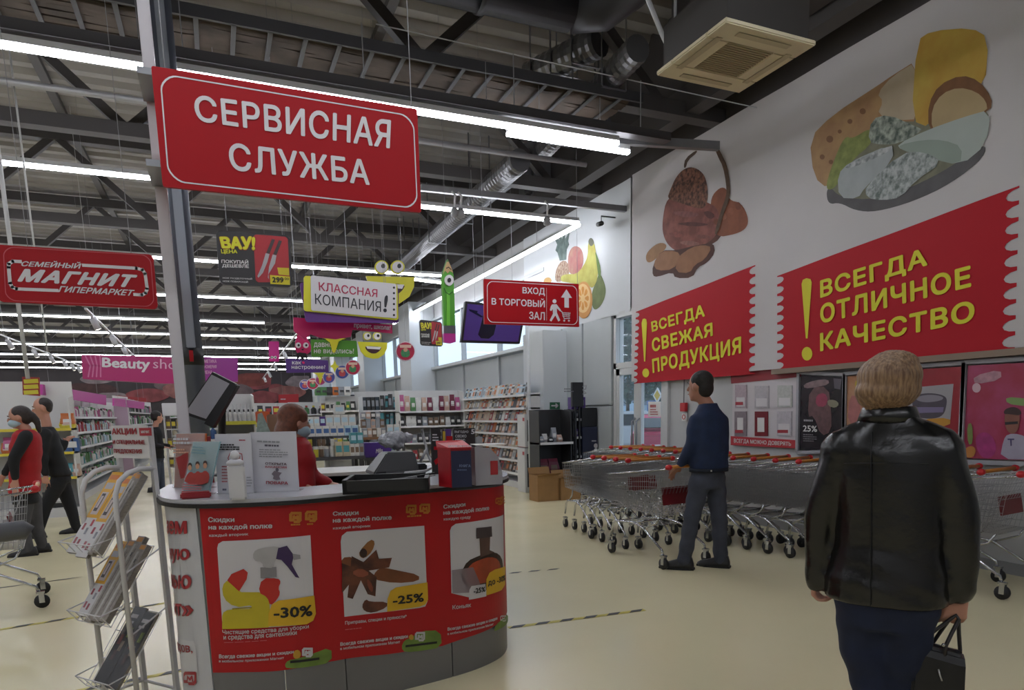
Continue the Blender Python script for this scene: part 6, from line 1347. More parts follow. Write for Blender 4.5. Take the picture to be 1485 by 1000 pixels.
# ================================================================== SHOP FLOOR BEHIND
SHW = M('c4c4c6', .4); PRICE = M('d8d8da', .5); PCACHE = {}
COLS = dict(w='c9c8c6', k='2a2a2c', r='9a2a30', b='3a5a8c', g='4a7a4a', y='c9b93a', p='a8507c', t='4a8f98', o='b8642c', n='6e5a4a', s='8c9098', c='b8ac94', v='4a2a7a', m='6a2038', d='26323e', l='a8c4d4', e='b89a8a')
def prod(kind, c, p, rz, size, label, cat, group, name=None, c2='w'):
    key = (kind, c, tuple(round(x, 3) for x in size), c2)
    if key not in PCACHE:
        a, b, h = size; mb = MB(); mb2 = MB()
        if kind == 'box': mb.box(-a/2, -b/2, 0, a/2, b/2, h); mb2.box(-a*.38, -b/2-.003, h*.3, a*.38, -b/2, h*.75)
        elif kind == 'book':
            mb.loft([[Vector((-a/2, 0, 0)), Vector((a/2, 0, 0)), Vector((a/2, b, 0)), Vector((-a/2, b, 0))], [Vector((-a/2, h*.3, h)), Vector((a/2, h*.3, h)), Vector((a/2, h*.3+b, h)), Vector((-a/2, h*.3+b, h))]])
            for (u0, u1, v0, v1) in ((-.4, .4, .78, .95), (-.3, .35, .2, .6)): mb2.add([(a*u0, .3*h*v0-.003, h*v0), (a*u1, .3*h*v0-.003, h*v0), (a*u1, .3*h*v1-.003, h*v1), (a*u0, .3*h*v1-.003, h*v1)], [(0, 1, 2, 3)])
        elif kind == 'bottle':
            mb.lathe([(a*.46, 0), (a*.5, .01), (a*.5, h*.62), (a*.2, h*.78), (a*.18, h*.8)], n=8); mb2.lathe([(a*.22, h*.8), (a*.22, h)], n=8)
        elif kind == 'jar': mb.lathe([(a*.48, 0), (a*.5, h*.1), (a*.5, h*.75)], n=8); mb2.lathe([(a*.48, h*.75), (a*.48, h)], n=8)
        elif kind == 'bag':
            mb.loft([[Vector((-a*.45, -b*.4, 0)), Vector((a*.45, -b*.4, 0)), Vector((a*.45, b*.4, 0)), Vector((-a*.45, b*.4, 0))], [Vector((-a*.5, -b*.5, h*.35)), Vector((a*.5, -b*.5, h*.35)), Vector((a*.5, b*.5, h*.35)), Vector((-a*.5, b*.5, h*.35))], [Vector((-a*.42, -b*.25, h*.8)), Vector((a*.42, -b*.25, h*.8)), Vector((a*.42, b*.25, h*.8)), Vector((-a*.42, b*.25, h*.8))], [Vector((-a*.45, -.004, h)), Vector((a*.45, -.004, h)), Vector((a*.45, .004, h)), Vector((-a*.45, .004, h))]])
            mb2.add([(-a*.3, -b*.51, h*.3), (a*.3, -b*.51, h*.3), (a*.28, -b*.42, h*.6), (-a*.28, -b*.42, h*.6)], [(0, 1, 2, 3)])
        n1 = len(mb.f); mb.add(mb2.v, mb2.f); me = mb.mesh(name or kind, M(COLS[c], .5, 0, .15, 25))
        me.materials.append(M(COLS[c2], .5))
        for i, pl in enumerate(me.polygons):
            if i >= n1: pl.material_index = 1
        PCACHE[key] = me
    o = bpy.data.objects.new(name or {'box': 'carton', 'book': 'magazine', 'bottle': 'bottle', 'jar': 'jar', 'bag': 'packet'}[kind], PCACHE[key]); o.location = p; o.rotation_euler = (0, 0, rz); COL.objects.link(o)
    return tag(o, label, cat, group)
def LV4(z, zs): return ['bottom', 'second', 'third', 'top'][list(zs).index(z)]
def shelfunit(name, label, p0, p1, depth, zs, top, back='w', ends=True, base=.12, strip_=PRICE, cat='shelf', backtop=None):
    """front line p0->p1 (floor points, left to right seen from the aisle); stands behind it"""
    p0, p1 = Vector((*p0, 0)), Vector((*p1, 0)); R = (p1-p0); L = R.length; R.normalize(); B = Vector((-R.y, R.x, 0)); bm_ = M(COLS[back], .5)
    t = thing(name, label, cat, tuple((p0+p1)/2+B*depth/2)); q = p0+B*depth
    MB().extr([q, q+R*L, q+R*L+U*(backtop or top), q+U*(backtop or top)], B*.02).build('back_panel', bm_, t)
    MB().extr([p0, p0+R*L, p0+R*L+B*depth, p0+B*depth], U*base).build('base', bm_ if back != 'w' else SHW, t)
    for z in zs:
        s = MB().extr([p0+U*(z-.03), p0+R*L+U*(z-.03), p0+R*L+B*depth+U*(z-.03), p0+B*depth+U*(z-.03)], U*.03).build('shelf', bm_ if back != 'w' else SHW, t)
        MB().extr([p0+U*(z-.035)-B*.004, p0+R*L+U*(z-.035)-B*.004, p0+R*L+U*(z+.005)-B*.004, p0+U*(z+.005)-B*.004], B*.003).build('price_rail', strip_, s)
    n = max(1, round(L/1.25))
    for i in range(n+1):
        if not ends and i in (0, n): continue
        a = p0+R*(L*i/n); 
        if i in (0, n): MB().extr([a+B*.05, a+B*depth, a+B*depth+U*top, a+B*.05+U*top*.98], R*(.02 if i == 0 else -.02)).build('end_panel', bm_, t)
        else: MB().bar(a+B*(depth-.02), a+B*(depth-.02)+U*top, .04, .03).build('upright', bm_, t)
    return t, p0, R, B, L
CN = dict(w='white', k='black', r='red', b='blue', g='green', y='yellow', p='pink', t='teal', o='orange', n='brown', s='grey', c='beige', v='purple', m='maroon', d='dark slate', l='pale blue', e='tan')
def nth(i): return '%d%s' % (i, 'th' if 10 < i % 100 < 14 else {1: 'st', 2: 'nd', 3: 'rd'}.get(i % 10, 'th'))
def fill(p0, R, B, L, z, kinds, pal, step, size, label, cat, group, inset_=.06, jit=.1, seed=0, rows=1, name=None, c2s='w', keep=1.0):
    rnd = random.Random(seed+int(z*100)); rz = math.atan2(R.y, R.x); s = step/2; 
    k_ = 0
    while s < L-step*.4:
        k_ += 1
        if rnd.random() < keep:
            sz = tuple(x*rnd.choice((1, .9, 1.08)) if i == 2 else x for i, x in enumerate(size)); c = rnd.choice(pal)
            for r in range(rows): prod(rnd.choice(kinds), c, p0+R*(s+rnd.uniform(-jit, jit)*step)+B*(inset_+size[1]/2+r*size[1]*1.1)+U*(z+.002), rz, sz, '%s %s, %s from left' % (CN[c], label, nth(k_)), cat, group, name, rnd.choice(c2s))
        s += step
# ---- magazine rack by the windows
ZS = [.28, .53, .77, 1.03, 1.27, 1.51, 1.75]
t, p0, R, B, L = shelfunit('magazine_rack', 'long white magazine rack below the windows', (5.15, 15.3), (5.15, 11.75), .38, ZS, 1.8, backtop=1.95)
MN = ['lowest', 'second', 'third', 'fourth', 'fifth', 'sixth', 'top']
for i, z in enumerate(ZS):
    fill(p0, R, B, L, z, ['book'], 'wcensrcenkod' if i < 6 else 'wksllc', .17 if i < 5 else .13, (.15, .012, .21), 'magazine on the %s shelf of the white magazine rack' % MN[i], 'magazine', 'magazines on the %s rack shelf' % MN[i], seed=3, c2s='wskceo')
# ---- white cabinets and gate post
def pbox(name, label, cat, x0, y0, x1, y1, Y, mat, depth, parts=True, bev=.01):
    a, b = onY(x0, y1, Y), onY(x1, y0, Y); t = thing(name, label, cat, (a.x, Y, min(a.z, b.z)))
    MB().box(a.x, Y, a.z, b.x, Y+depth, b.z).build('body', mat, t, bevel=bev); return t, a, b
for y0, y1, lab in ((600, 648, 'upper white cabinet with a narrow dark window beside the magazine rack'), (649, 702, 'lower white cabinet with a narrow dark window beside the magazine rack')):
    a, b = onY(762, y1, 11.3), onY(782, y0, 11.3); z0 = max(a.z, .03); t = thing('wall_cabinet', lab, 'cabinet', (a.x, 11.3, z0))
    if y0 == 649: z0 = 0.0
    MB().box(a.x, 11.3, z0, b.x, 11.65, b.z).build('body', M('c9cacb', .4), t, bevel=.008)
    MB().box(a.x+.04, 11.29, z0+.1, a.x+.1, 11.299, b.z-.1).build('window', M('4a4c50', .2), t); MB().cyl((a.x+.17, 11.27, (z0+b.z)/2), (a.x+.17, 11.3, (z0+b.z)/2), .01, n=8).build('knob', BLACK, t)
    MB().box(a.x-.004, 11.32, b.z-.12, a.x-.001, 11.4, b.z-.06).build('red_label', M('a8404a', .5), t)
p = onY(766, 600, 11.25); tag(MB().cyl((p.x, 11.2, .0), (p.x, 11.2, 2.88), .028, n=10).build('white_post', M('c4c8cc', .4), smooth=True), 'thin white floor-to-banner post in front of the white cabinets', 'post')
t, S, l = sign('exit_sign', 'small green exit sign with an arrow above the black display shelf', [(798, 583), (812, 583), (812, 593), (798, 593)], 0, M('1f5a3a', .5), .0, .02, S=Surf((0, pY-.022, 0), (1, 0, 0), (0, 0, 1)))
stroke(S, [(800, 588), (809, 588), (806, 585.5)], .025, PW, t, .004, 'arrow'); stroke(S, [(809, 588), (806, 590.5)], .025, PW, t, .004, 'arrow')
# ---- black display shelf
DB = M('1b1b1f', .5); NV2 = M('20243c', .45)
xa, xb, xc, Yd = onY(783, 600, 10.4).x, onY(834, 600, 10.4).x, 5.62, 10.4
t, p0, R, B, L = shelfunit('display_shelf', 'black display shelf with bags and gift goods by the door', (xa, Yd), (xb-.04, Yd), .42, [.38, .92], 1.46, back='k', base=.08)
MB().box(xb-.06, Yd-.02, 1.5, xc+.02, Yd+.04, 1.9).build('header_board', DB, t, bevel=.005)
S = PY(Yd-.021); text(S, 'BLACK', [(818, 562), (834, 562), (834, 567), (818, 567)], M('8a8a90', .5), t, .01) if False else lines(S, [(818, 562), (834, 562), (834, 569), (818, 569)], 2, M('7a7a80', .5), t, .002)
stroke(S, [(845, 560), (850, 559), (849, 564), (845, 565), (850, 570), (845, 571)], .012, M('a0a0a6', .5), t, .002)
for x in (xb, xc-.06): MB().box(x, Yd, 0, x+.03, Yd+.03, 1.9).build('upright', DB, t)
t2_, q0, R2, B2, L2 = shelfunit('display_shelf', 'black shelf tower with white edged shelves in the middle of the gift display', (xb, Yd+.03), (5.62, Yd+.03), .36, [.3, .68, 1.0, 1.3], 1.46, back='k', base=.08)
tt = thing('side_cabinet', 'dark navy panel with white icons at the right side of the gift display', 'panel', (5.68, Yd, 0)); MB().box(5.64, Yd+.02, 0, 5.93, Yd+.36, 1.16).build('panel', NV2, tt, bevel=.008); MB().box(5.63, Yd+.03, 1.165, 5.93, Yd+.36, 1.48).build('upper_panel', DB, tt, bevel=.008)
S = PY(Yd+.019); lines(S, [(858, 637), (868, 637), (868, 641), (858, 641)], 1, PW, tt, .002); shape(S, circ(864, 646, 3, 3.5), 'icon', PW, tt, .003, 0); shape(S, circ(864, 653, 3, 3.5), 'icon', PW, tt, .003, 0)
rnd = random.Random(5)
for i, x in enumerate((xa+.08, xa+.27)): prod('bag', 'm', (x+.04, Yd+.2, .382), 0, (.2, .16, .26), ['left dark brown bag on the lower black shelf', 'right dark brown bag on the lower black shelf'][i], 'bag', None, 'leather_bag', 'n')
for i in range(5): prod('bag', 'swkse'[i], (xa+.08+.085*i, Yd+.16+.04*(i % 2), .922), 0, (.1, .1, [.1, .14, .09, .24, .12][i]), ['small grey gift pouch at the left of the upper black shelf', 'white gift pouch on the upper black shelf', 'black gift pouch on the upper black shelf', 'tall clear wrapped gift bag on the upper black shelf', 'beige pouch at the right of the upper black shelf'][i], 'gift', None, 'gift_pouch')
for z, k in ((.3, 3), (.68, 3), (1.0, 2), (1.3, 3)):
    for i in range(k): prod('box', 'kvdd'[rnd.randrange(4)], (xb+.1+.14*i, Yd+.17, z+.002), 0, (.1, .12, .12), '%s boxed gift set on the %s shelf of the black tower, %s from left' % ('dark', {.3: 'lowest', .68: 'second', 1.0: 'third', 1.3: 'top'}[z], nth(i+1)), 'gift box', 'gift boxes on the shelf tower', 'gift_box', 's')
prod('box', 'v', (xb+.05, Yd+.1, 1.465) if False else (xb+.12, Yd+.17, 1.46), 0, (.26, .14, .2), 'purple grey bag set on top of the shelf tower', 'bag', None, 'gift_bag', 's')
# cardboard boxes
CB = M('9a7448', .8, 0, .12, 6)
for x0, x1, Y, h, lab in ((4.60, 4.98, 10.02, .42, 'open tan cardboard box on the floor left of the black display'), (5.0, 5.36, 9.98, .36, 'brown cardboard box at the foot of the black display')):
    t = thing('cardboard_box', lab, 'box', (x0, Y, 0)); mb = MB(); d = .33; w_b = .008
    MB().box(x0, Y, .0, x1, Y+d, .01).build('bottom', CB, t)
    for a in ((x0, Y, x1, Y+w_b), (x0, Y+d-w_b, x1, Y+d), (x0, Y+w_b, x0+w_b, Y+d-w_b), (x1-w_b, Y+w_b, x1, Y+d-w_b)): MB().box(a[0], a[1], .01, a[2], a[3], h).build('side', CB, t)
    MB().extr([(x0, Y, h), (x1, Y, h), (x1, Y-.1, h+.03), (x0, Y-.1, h+.03)], (0, 0, .006)).build('flap', CB, t); MB().extr([(x0, Y+d, h), (x1, Y+d, h), (x1, Y+d+.05, h+.1), (x0, Y+d+.05, h+.1)], (0, 0, .006)).build('flap', CB, t)
# ---- rack of gift bags facing the aisle
t, p0, R, B, L = shelfunit('gift_rack', 'white rack hung with coloured gift bags behind the acrylic boxes', (3.98, 16.4), (5.6, 16.4), .45, [.35, .75, 1.15, 1.5], 2.0)
for z, pal, k in ((1.5, 'mgwpme', .36), (1.15, 'srwkn', .22), (.75, 'wkspc', .22), (.35, 'wnpr', .24)):
    fill(p0, R, B, L, z, ['bag'], pal, .14, (.13, .08, k), 'gift bag on the %s shelf of the white gift rack' % LV4(z, (.35, .75, 1.15, 1.5)), 'gift bag', 'gift bags on the white rack', seed=9, name='gift_bag')
t, p0, R, B, L = shelfunit('clothes_rack', 'white rack of dark packaged towels, between the gift rack and the white packs', (3.2, 18.6), (4.5, 18.0), .45, [.3, .72, 1.12, 1.55], 2.05)
for z, pal, k in ((1.55, 'kdk', .38), (1.12, 'kdt', .33), (.72, 'swnk', .33), (.3, 'wse', .3)): fill(p0, R, B, L, z, ['box', 'book'], pal, .11, (.09, .1, k), 'textile pack on the %s shelf of the towel rack' % LV4(z, (.3, .72, 1.12, 1.55)), 'textile pack', 'textile packs on the rack', seed=4, name='textile_pack', c2s='st')
# ---- stacked packs on tables
def table(name, label, x0, x1, Y, pyt, depth, mat, z=None):
    a, b = onY(x0, pyt, Y), onY(x1, pyt, Y); z = z or a.z; t = thing(name, label, 'table', ((a.x+b.x)/2, Y+depth/2, 0))
    MB().box(a.x, Y, z-.04, b.x, Y+depth, z).build('tabletop', mat, t)
    for x in (a.x+.03, b.x-.07):
        for y in (Y+.03, Y+depth-.07): MB().box(x, y, 0, x+.04, y+.04, z-.04).build('leg', DGREY, t)
    MB().box(a.x+.04, Y+.04, .25, b.x-.04, Y+depth-.04, .28).build('lower_shelf', mat, t)
    return a.x, b.x, z
def stackrow(x0, x1, ybot, ytop, Y, n, pal, kind, label, cat, group, name, z=None, c2='l', depth=.12, seed=0):
    a, b = onY(x0, ybot, Y), onY(x1, ytop, Y); h = onY(x0, ytop, Y).z-a.z; wd = (b.x-a.x)/n; rnd = random.Random(seed)
    for i in range(n): prod(kind, pal[i % len(pal)] if isinstance(pal, str) else rnd.choice(pal), (a.x+wd*(i+.5), Y+depth/2+.02, (z if z is not None else a.z)+.002), 0, (wd*.94, depth, h*.97), label if n == 1 else '%s, %s from left' % (label, nth(i+1)), cat, group, name, c2)
    return (z if z is not None else a.z)+h
xa_, xb_, z = table('display_table', 'table stacked with white and blue boxed packs', 447, 520, 12.6, 633, .5, M('3a3f4a', .5))
z1 = stackrow(447, 520, 633, 618, 12.6, 7, 'wwwwwll', 'box', 'white boxed pack in the lower row of the stack', 'pack', 'packs in the lower row', 'boxed_pack', z, 'b')
z2 = stackrow(473, 516, 618, 602, 12.6, 4, 'wwww', 'box', 'white boxed pack in the middle row of the stack', 'pack', 'packs in the middle row', 'boxed_pack', z1+.002)
stackrow(447, 472, 618, 604, 12.6, 3, 'wwv', 'box', 'small pack at the left of the middle row', 'pack', 'small packs left of the middle row', 'boxed_pack', z1+.002)
stackrow(485, 500, 602, 588, 12.6, 1, 'w', 'box', 'single white pack with a blue wave on top of the stack', 'pack', None, 'boxed_pack', z2+.004)
a = onY(465, 604, 13.5)
xa_, xb_, z = table('display_table', 'low table of jars and kraft cartons behind the cash desk', 447, 530, 9.4, 664, .5, DGREY)
z1 = stackrow(448, 486, 664, 648, 9.4, 5, 'gynsw', 'jar', 'jar in the front row on the low table', 'jar', 'jars on the low table', 'jar', z, 'w')
stackrow(448, 486, 648, 634, 9.4, 6, 'yknnkw', 'jar', 'jar in the upper row on the low table', 'jar', 'upper jars on the low table', 'jar', z1+.003, 'k')
stackrow(487, 508, 664, 642, 9.4, 2, 'cc', 'box', 'kraft carton with a teal lid on the low table', 'carton', 'kraft cartons', 'carton', z, 't')
zz1 = stackrow(509, 528, 664, 646, 9.4, 3, 'wws', 'box', 'small white carton beside the purple chocolate box', 'carton', 'small white cartons', 'carton', z, 'n')
stackrow(509, 527, 646, 630, 9.4, 2, 'tt', 'box', 'teal carton on top of the small white cartons', 'carton', 'teal cartons', 'carton', zz1+.003, 'l')
xa_, xb_, z = table('display_table', 'table with the purple chocolate box behind the plastic bag', 529, 600, 9.6, 664, .5, DGREY)
a, b = onY(530, 660, 9.6), onY(568, 641, 9.6); t = thing('chocolate_box', 'large purple chocolate display box with white script', 'box', (a.x, 9.6, z)); MB().box(a.x, 9.64, z+.002, b.x, 9.9, b.z).build('body', M('3f1f7a', .45), t, bevel=.006)
text(PY(9.636), 'Milka', [(545, 651), (555, 649), (555, 655), (545, 657)], PW, t, .03, .002, .2)
stackrow(530, 560, 640, 629, 10.3, 1, 'n', 'box', 'long brown carton behind the purple chocolate box', 'carton', None, 'carton', None, 'n') if False else None
xa_, xb_, z = table('display_table', 'high table piled with patterned boxes, behind the purple box', 525, 590, 11.4, 634, .5, M('7a5a40', .6))
z1 = stackrow(527, 560, 634, 621, 11.4, 5, 'senws', 'box', 'patterned grey carton, lower row of the middle pile', 'carton', 'patterned cartons lower row', 'carton', z, 'w'); z2 = stackrow(525, 558, 621, 608, 11.4, 5, 'nsesn', 'box', 'patterned grey carton, second row of the middle pile', 'carton', 'patterned cartons second row', 'carton', z1+.003, 's')
stackrow(524, 552, 608, 598, 11.4, 4, 'seks', 'box', 'patterned carton, top row of the middle pile', 'carton', 'patterned cartons top row', 'carton', z2+.005, 'w')
stackrow(562, 580, 634, 616, 11.4, 2, 'ww', 'box', 'white and light blue pack right of the middle pile', 'pack', 'white packs right of the pile', 'boxed_pack', z, 'l')
t, p0, R, B, L = shelfunit('toy_shelf', 'shelf of small coloured goods under the far windows', (2.3, 17.5), (3.15, 17.1), .4, [.4, .8, 1.2, 1.55], 1.9)
for z in (.4, .8, 1.2, 1.55): fill(p0, R, B, L, z, ['box', 'bag', 'jar'], 'gkwynsb', .12, (.1, .09, .2), 'toy pack on the %s shelf of the far toy unit' % LV4(z, (.4, .8, 1.2, 1.55)), 'pack', 'packs on the toy shelf', seed=8, c2s='wyk', name='toy_pack')
for k in range(6): prod('bag', 'ggkosw'[k], (2.3+.13*k, 17.6-.05*k, 1.92), 0, (.16, .12, .2), 'toy pack standing on top of the far shelf, %s from left' % nth(k+1), 'pack', 'packs on top of the toy shelf', 'toy_pack', 'k')
# ---- bottles near the monitor
xa0, xb0 = onY(314, 611, 8.6).x, onY(371, 611, 8.6).x
t, p0, R, B, L = shelfunit('bottle_shelf', 'white shelf of cleaning bottles seen under the tilted monitor', (xa0, 8.6), (xb0, 8.6), .4, [.35, .7, 1.03, onY(340, 611, 8.6).z], 1.7, strip_=M('b8b43a', .5))
zb = onY(340, 611, 8.6).z
stackrow(318, 370, 611, 593, 8.6, 8, 'w', 'bottle', 'white cleaning bottle with black cap, front row', 'bottle', 'white bottles front row', 'bottle', zb, 'k', .06); 
stackrow(320, 364, 611, 585, 8.75, 8, 'w', 'bottle', 'white bottle with white cap, back row', 'bottle', 'white bottles back row', 'bottle', zb, 'w', .06)
stackrow(340, 370, 637, 620, 8.6, 4, 'wwgg', 'jar', 'small tub on the shelf under the white bottles', 'tub', 'tubs under the white bottles', 'tub', 1.03, 'g', .08); stackrow(296, 313, 637, 617, 8.5, 2, 'b', 'bottle', 'blue bottle left of the shelf of white bottles', 'bottle', 'blue bottles', 'bottle', None, 'b', .08)
xx = onY(296, 637, 8.5); 
t_ = thing('side_stand', 'small stand carrying the two blue bottles', 'stand', (xx.x, 8.5, 0)); MB().box(xx.x-.02, 8.48, xx.z-.03, xx.x+.17, 8.75, xx.z).build('shelf', SHW, t_); MB().box(xx.x, 8.5, 0, xx.x+.14, 8.72, xx.z-.03).build('pedestal', SHW, t_)
for z in (.35, .7): fill(p0, R, B, L, z, ['bottle', 'jar'], 'wgbyp', .09, (.075, .07, .2), 'small bottle on the %s board of the bottle shelf' % LV4(z, (.35, .7)), 'bottle', 'lower bottles', seed=6, c2s='kwg')
# brochure rack + brown board
t = thing('brochure_rack', 'grey wire rack of teal brochures beside the bottle shelf', 'rack', tuple(onY(382, 632, 8.0))); S = PY(8.0)
board(S, [S.uv(*p) for p in [(371, 640), (374, 600), (380, 598), (393, 628), (392, 640)]], 'brochure', M('8a9a98', .5, 0, .3, 30), t, .03); x = onY(382, 632, 8.0).x; MB().cyl((x, 8.03, 0), (x, 8.03, onY(382, 638, 8).z), .03, n=10).build('pole', STEEL, t); MB().cyl((x, 8.03, 0), (x, 8.03, .02), .16, n=20).build('base', STEEL, t)
t, a, b = pbox('display_board', 'plain brown board behind the cashier', 'board', 390, 600, 416, 640, 8.9, M('7a5a48', .6), .04); MB().box(a.x, 8.94, 0, a.x+.04, 8.98, a.z+.3).build('leg', STEEL, t); MB().box(b.x-.04, 8.94, 0, b.x, 8.98, a.z+.3).build('leg', STEEL, t)
t, a, b = pbox('orange_box', 'orange box seen between the bottle shelf and the brown board', 'box', 372, 596, 391, 613, 9.3, M('b8542a', .5), .2); MB().box(a.x+.02, 9.35, 0, b.x-.02, 9.48, a.z).build('pedestal', DGREY, t)
# ---- left: white end gondola with mixed goods
t, p0, R, B, L = shelfunit('end_shelf', 'white end shelf with bright bags behind the woman in the red vest', (-3.75, 12.3), (-1.98, 12.3), .45, [.6, .97, 1.32], 1.8, strip_=M('c9b83a', .5), base=.14, backtop=2.02)
IT = [('bag', 'y', 83, 105, 592, 606, 'yellow crisp bag on the top shelf of the end shelf'), ('bag', 'o', 88, 107, 609, 631, 'orange red bag on the end shelf'), ('box', 'b', 92, 112, 636, 656, 'blue carton on the end shelf'), ('bag', 'y', 77, 91, 640, 656, 'yellow packet beside the blue carton'),
      ('bag', 't', 88, 104, 668, 688, 'teal packet on the lower end shelf'), ('bag', 'e', 104, 114, 670, 688, 'pale pink packet on the lower end shelf'), ('bag', 'k', 58, 98, 705, 730, 'large dark pack at the bottom of the end shelf'), ('bag', 'p', 2, 14, 622, 646, 'pink packet at the left edge of the end shelf'), ('bag', 'o', 0, 12, 640, 656, 'orange packet at the left edge of the end shelf')]
for kd, c, x0, x1, y0, y1, lab in IT:
    a, b = onY(x0, y1, 12.3), onY(x1, y0, 12.3); z = min([.14, .6, .97, 1.32], key=lambda q: abs(q-a.z)); prod(kd, c, ((a.x+b.x)/2, 12.42, z+.002), 0, (b.x-a.x, .14, b.z-a.z), lab, 'packet', None, 'packet', 'w')
# cosmetics shelving rows
t, p0, R, B, L = shelfunit('cosmetics_shelf', 'nearest white cosmetics shelf row under the pink headers', (-2.3, 13.6), (-2.3, 20.6), .4, [.3, .62, .95, 1.22, 1.5], 1.9)
R_l = ['bottom', 'second', 'middle', 'fourth', 'top']
for i, z in enumerate([.3, .62, .95, 1.22, 1.5]): fill(p0, R, B, L, z, ['bottle', 'jar', 'box'], ['gwtws', 'wtwwg', 'wwgsl', 'wswrl', 'wpwsw'][i], .15, (.09, .07, .19), 'cosmetics bottle on the %s shelf of the nearest cosmetics row' % R_l[i], 'bottle', 'cosmetics on the %s shelf' % R_l[i], seed=i, c2s='wkpg')
tag(MB().box(-2.75, 20.62, 0, -2.05, 20.66, 1.98).build('end_board', M('a890a0', .5)), 'pale pink edged end board closing the nearest cosmetics row', 'board')
t, p0, R, B, L = shelfunit('cosmetics_shelf', 'second white cosmetics row, further back past the pink end board', (-2.15, 22.5), (-2.15, 30), .4, [.5, .9, 1.3, 1.65], 2.1)
for i, z in enumerate([.5, .9, 1.3, 1.65]): fill(p0, R, B, L, z, ['bottle', 'jar', 'box'], 'wwspkg', .22, (.13, .07, .24), 'cosmetics bottle on the %s shelf of the farther cosmetics row' % LV4(z, (.5, .9, 1.3, 1.65)), 'bottle', 'cosmetics on the far row', seed=i+20, c2s='wkpg')
t, S, l = sign('fascia_sign', 'short pink header over the second cosmetics row', [(163, 577), (208, 583), (208, 593), (163, 588)], 0, M('b5388f', .5), .0, .03, S=PX(-2.1), wires=[(170, 578), (200, 583)])
# info shelf and mid-hall gondolas
t, a, b = pbox('white_header', 'white header box over a small shelf behind the white pole', 'sign', 236, 584, 257, 603, 16.5, M('c9c9cc', .5), .3); MB().box(a.x, 16.55, 0, a.x+.03, 16.8, a.z).build('post', SHW, t); MB().box(b.x-.03, 16.55, 0, b.x, 16.8, a.z).build('post', SHW, t)
for z in (.4, .8, 1.2): MB().box(a.x, 16.52, z, b.x, 16.8, z+.02).build('shelf', SHW, t)
for i, z in enumerate((.42, .82, 1.22)):
    for k in range(3): prod('box', 'nkc'[k], (a.x+.08+.1*k, 16.66, z+.002), 0, (.09, .1, .2), '%s carton on the %s shelf below the white header' % (['brown', 'black', 'beige'][k], ['lowest', 'middle', 'upper'][i]), 'carton', 'cartons below the white header', 'carton', 'y')
MIDS = [((-.9, 21.5), (1.9, 21.5), 1.75, 'long white gondola across the middle of the hall'), ((2.2, 24), (4.7, 24), 1.9, 'white gondola far back near the windows'), ((-6.8, 15.2), (-3.9, 15.2), 1.9, 'white gondola beyond the end shelf at the left'), ((-1.6, 30), (3.6, 30), 2.0, 'rearmost white gondola below the meat pictures'), ((-9.5, 24), (-3.4, 24), 2.0, 'white gondola deep in the left of the hall')]
for j, (a, b, tp, lab) in enumerate(MIDS):
    t, p0, R, B, L = shelfunit('gondola_shelf', lab, a, b, .45, [.4, .8, 1.15, 1.5], tp)
    for z in (.4, .8, 1.15, 1.5): fill(p0, R, B, L, z, ['box', 'bottle', 'bag'], 'wkryobgncs', .22, (.17, .1, .26), 'packet, %s shelf, %s' % (LV4(z, (.4, .8, 1.15, 1.5)), ['long middle gondola', 'gondola far back near the windows', 'gondola beyond the end shelf', 'rearmost gondola', 'gondola deep at left'][j]), 'packet', 'packets on gondola row %s' % 'abcde'[j], seed=j*7, c2s='wyrk', name='packet')
# ---- back wall picture fascia
S = PY(35.0); t = thing('picture_fascia', 'long picture fascia of meat and berries across the back of the hall', 'banner', (-3, 35, 2)); 
board(S, [(-14, 1.7), (4.3, 1.7), (4.3, 3.5), (-14, 3.5)], 'board', M('3f393c', .7, 0, .4, .8), t, .05)
rnd = random.Random(11)
for i in range(26):
    cx, cy = rnd.uniform(-12, 4), rnd.uniform(2.1, 3.2); rx, ry = rnd.uniform(.4, 1.0), rnd.uniform(.2, .5); c = rnd.choice(['8a4448', '7a3a34', '6a5a5c', '94605c', '4a3030', '8f8286', '6e2a2e'])
    pts = [(cx+rx*math.cos(a)*rnd.uniform(.8, 1.15), cy+ry*math.sin(a)*rnd.uniform(.8, 1.15)) for a in np.linspace(0, 2*PI, 12)[:-1]]
    flat(S, [smoothpoly([(min(4.2, max(-13.9, p[0])), min(3.45, max(1.75, p[1]))) for p in pts], 1)], 'food_print', M(c, .7, 0, .4, 3), t, .01+.004*i)
for x in (-13, -8, -3, 2, 4): MB().cyl((x, 35.03, 3.5), (x, 35.03, 6.55), .02, n=6).build('hanger', GREY, t)
t, S, l = sign('department_sign', 'red department sign on the picture fascia left of the school tags', [(404, 572), (433, 571), (433, 585), (404, 586)], 33.5, M('a51f26', .5), .0, .05, wires=[(410, 573), (428, 572)])
lines(S, [(407, 577), (418, 577), (418, 580), (407, 580)], 1, PW, t, .005)
t, S, l = sign('department_sign', 'long dark red strip sign under the picture fascia at the left', [(168, 573), (212, 577), (212, 588), (168, 586)], 33.0, M('8a1f26', .5), .0, .05, wires=[(172, 574), (208, 577)])
tag(MB().cyl(onY(40, 580, 20), onY(405, 577, 20), .02, n=5).build('guide_rail', LGREY), 'thin pale rail crossing the hall below the picture fascia', 'rail') if False else None
# security gates / low rail in the aisle
t = thing('shopping_cart_bar', None, None) if False else None
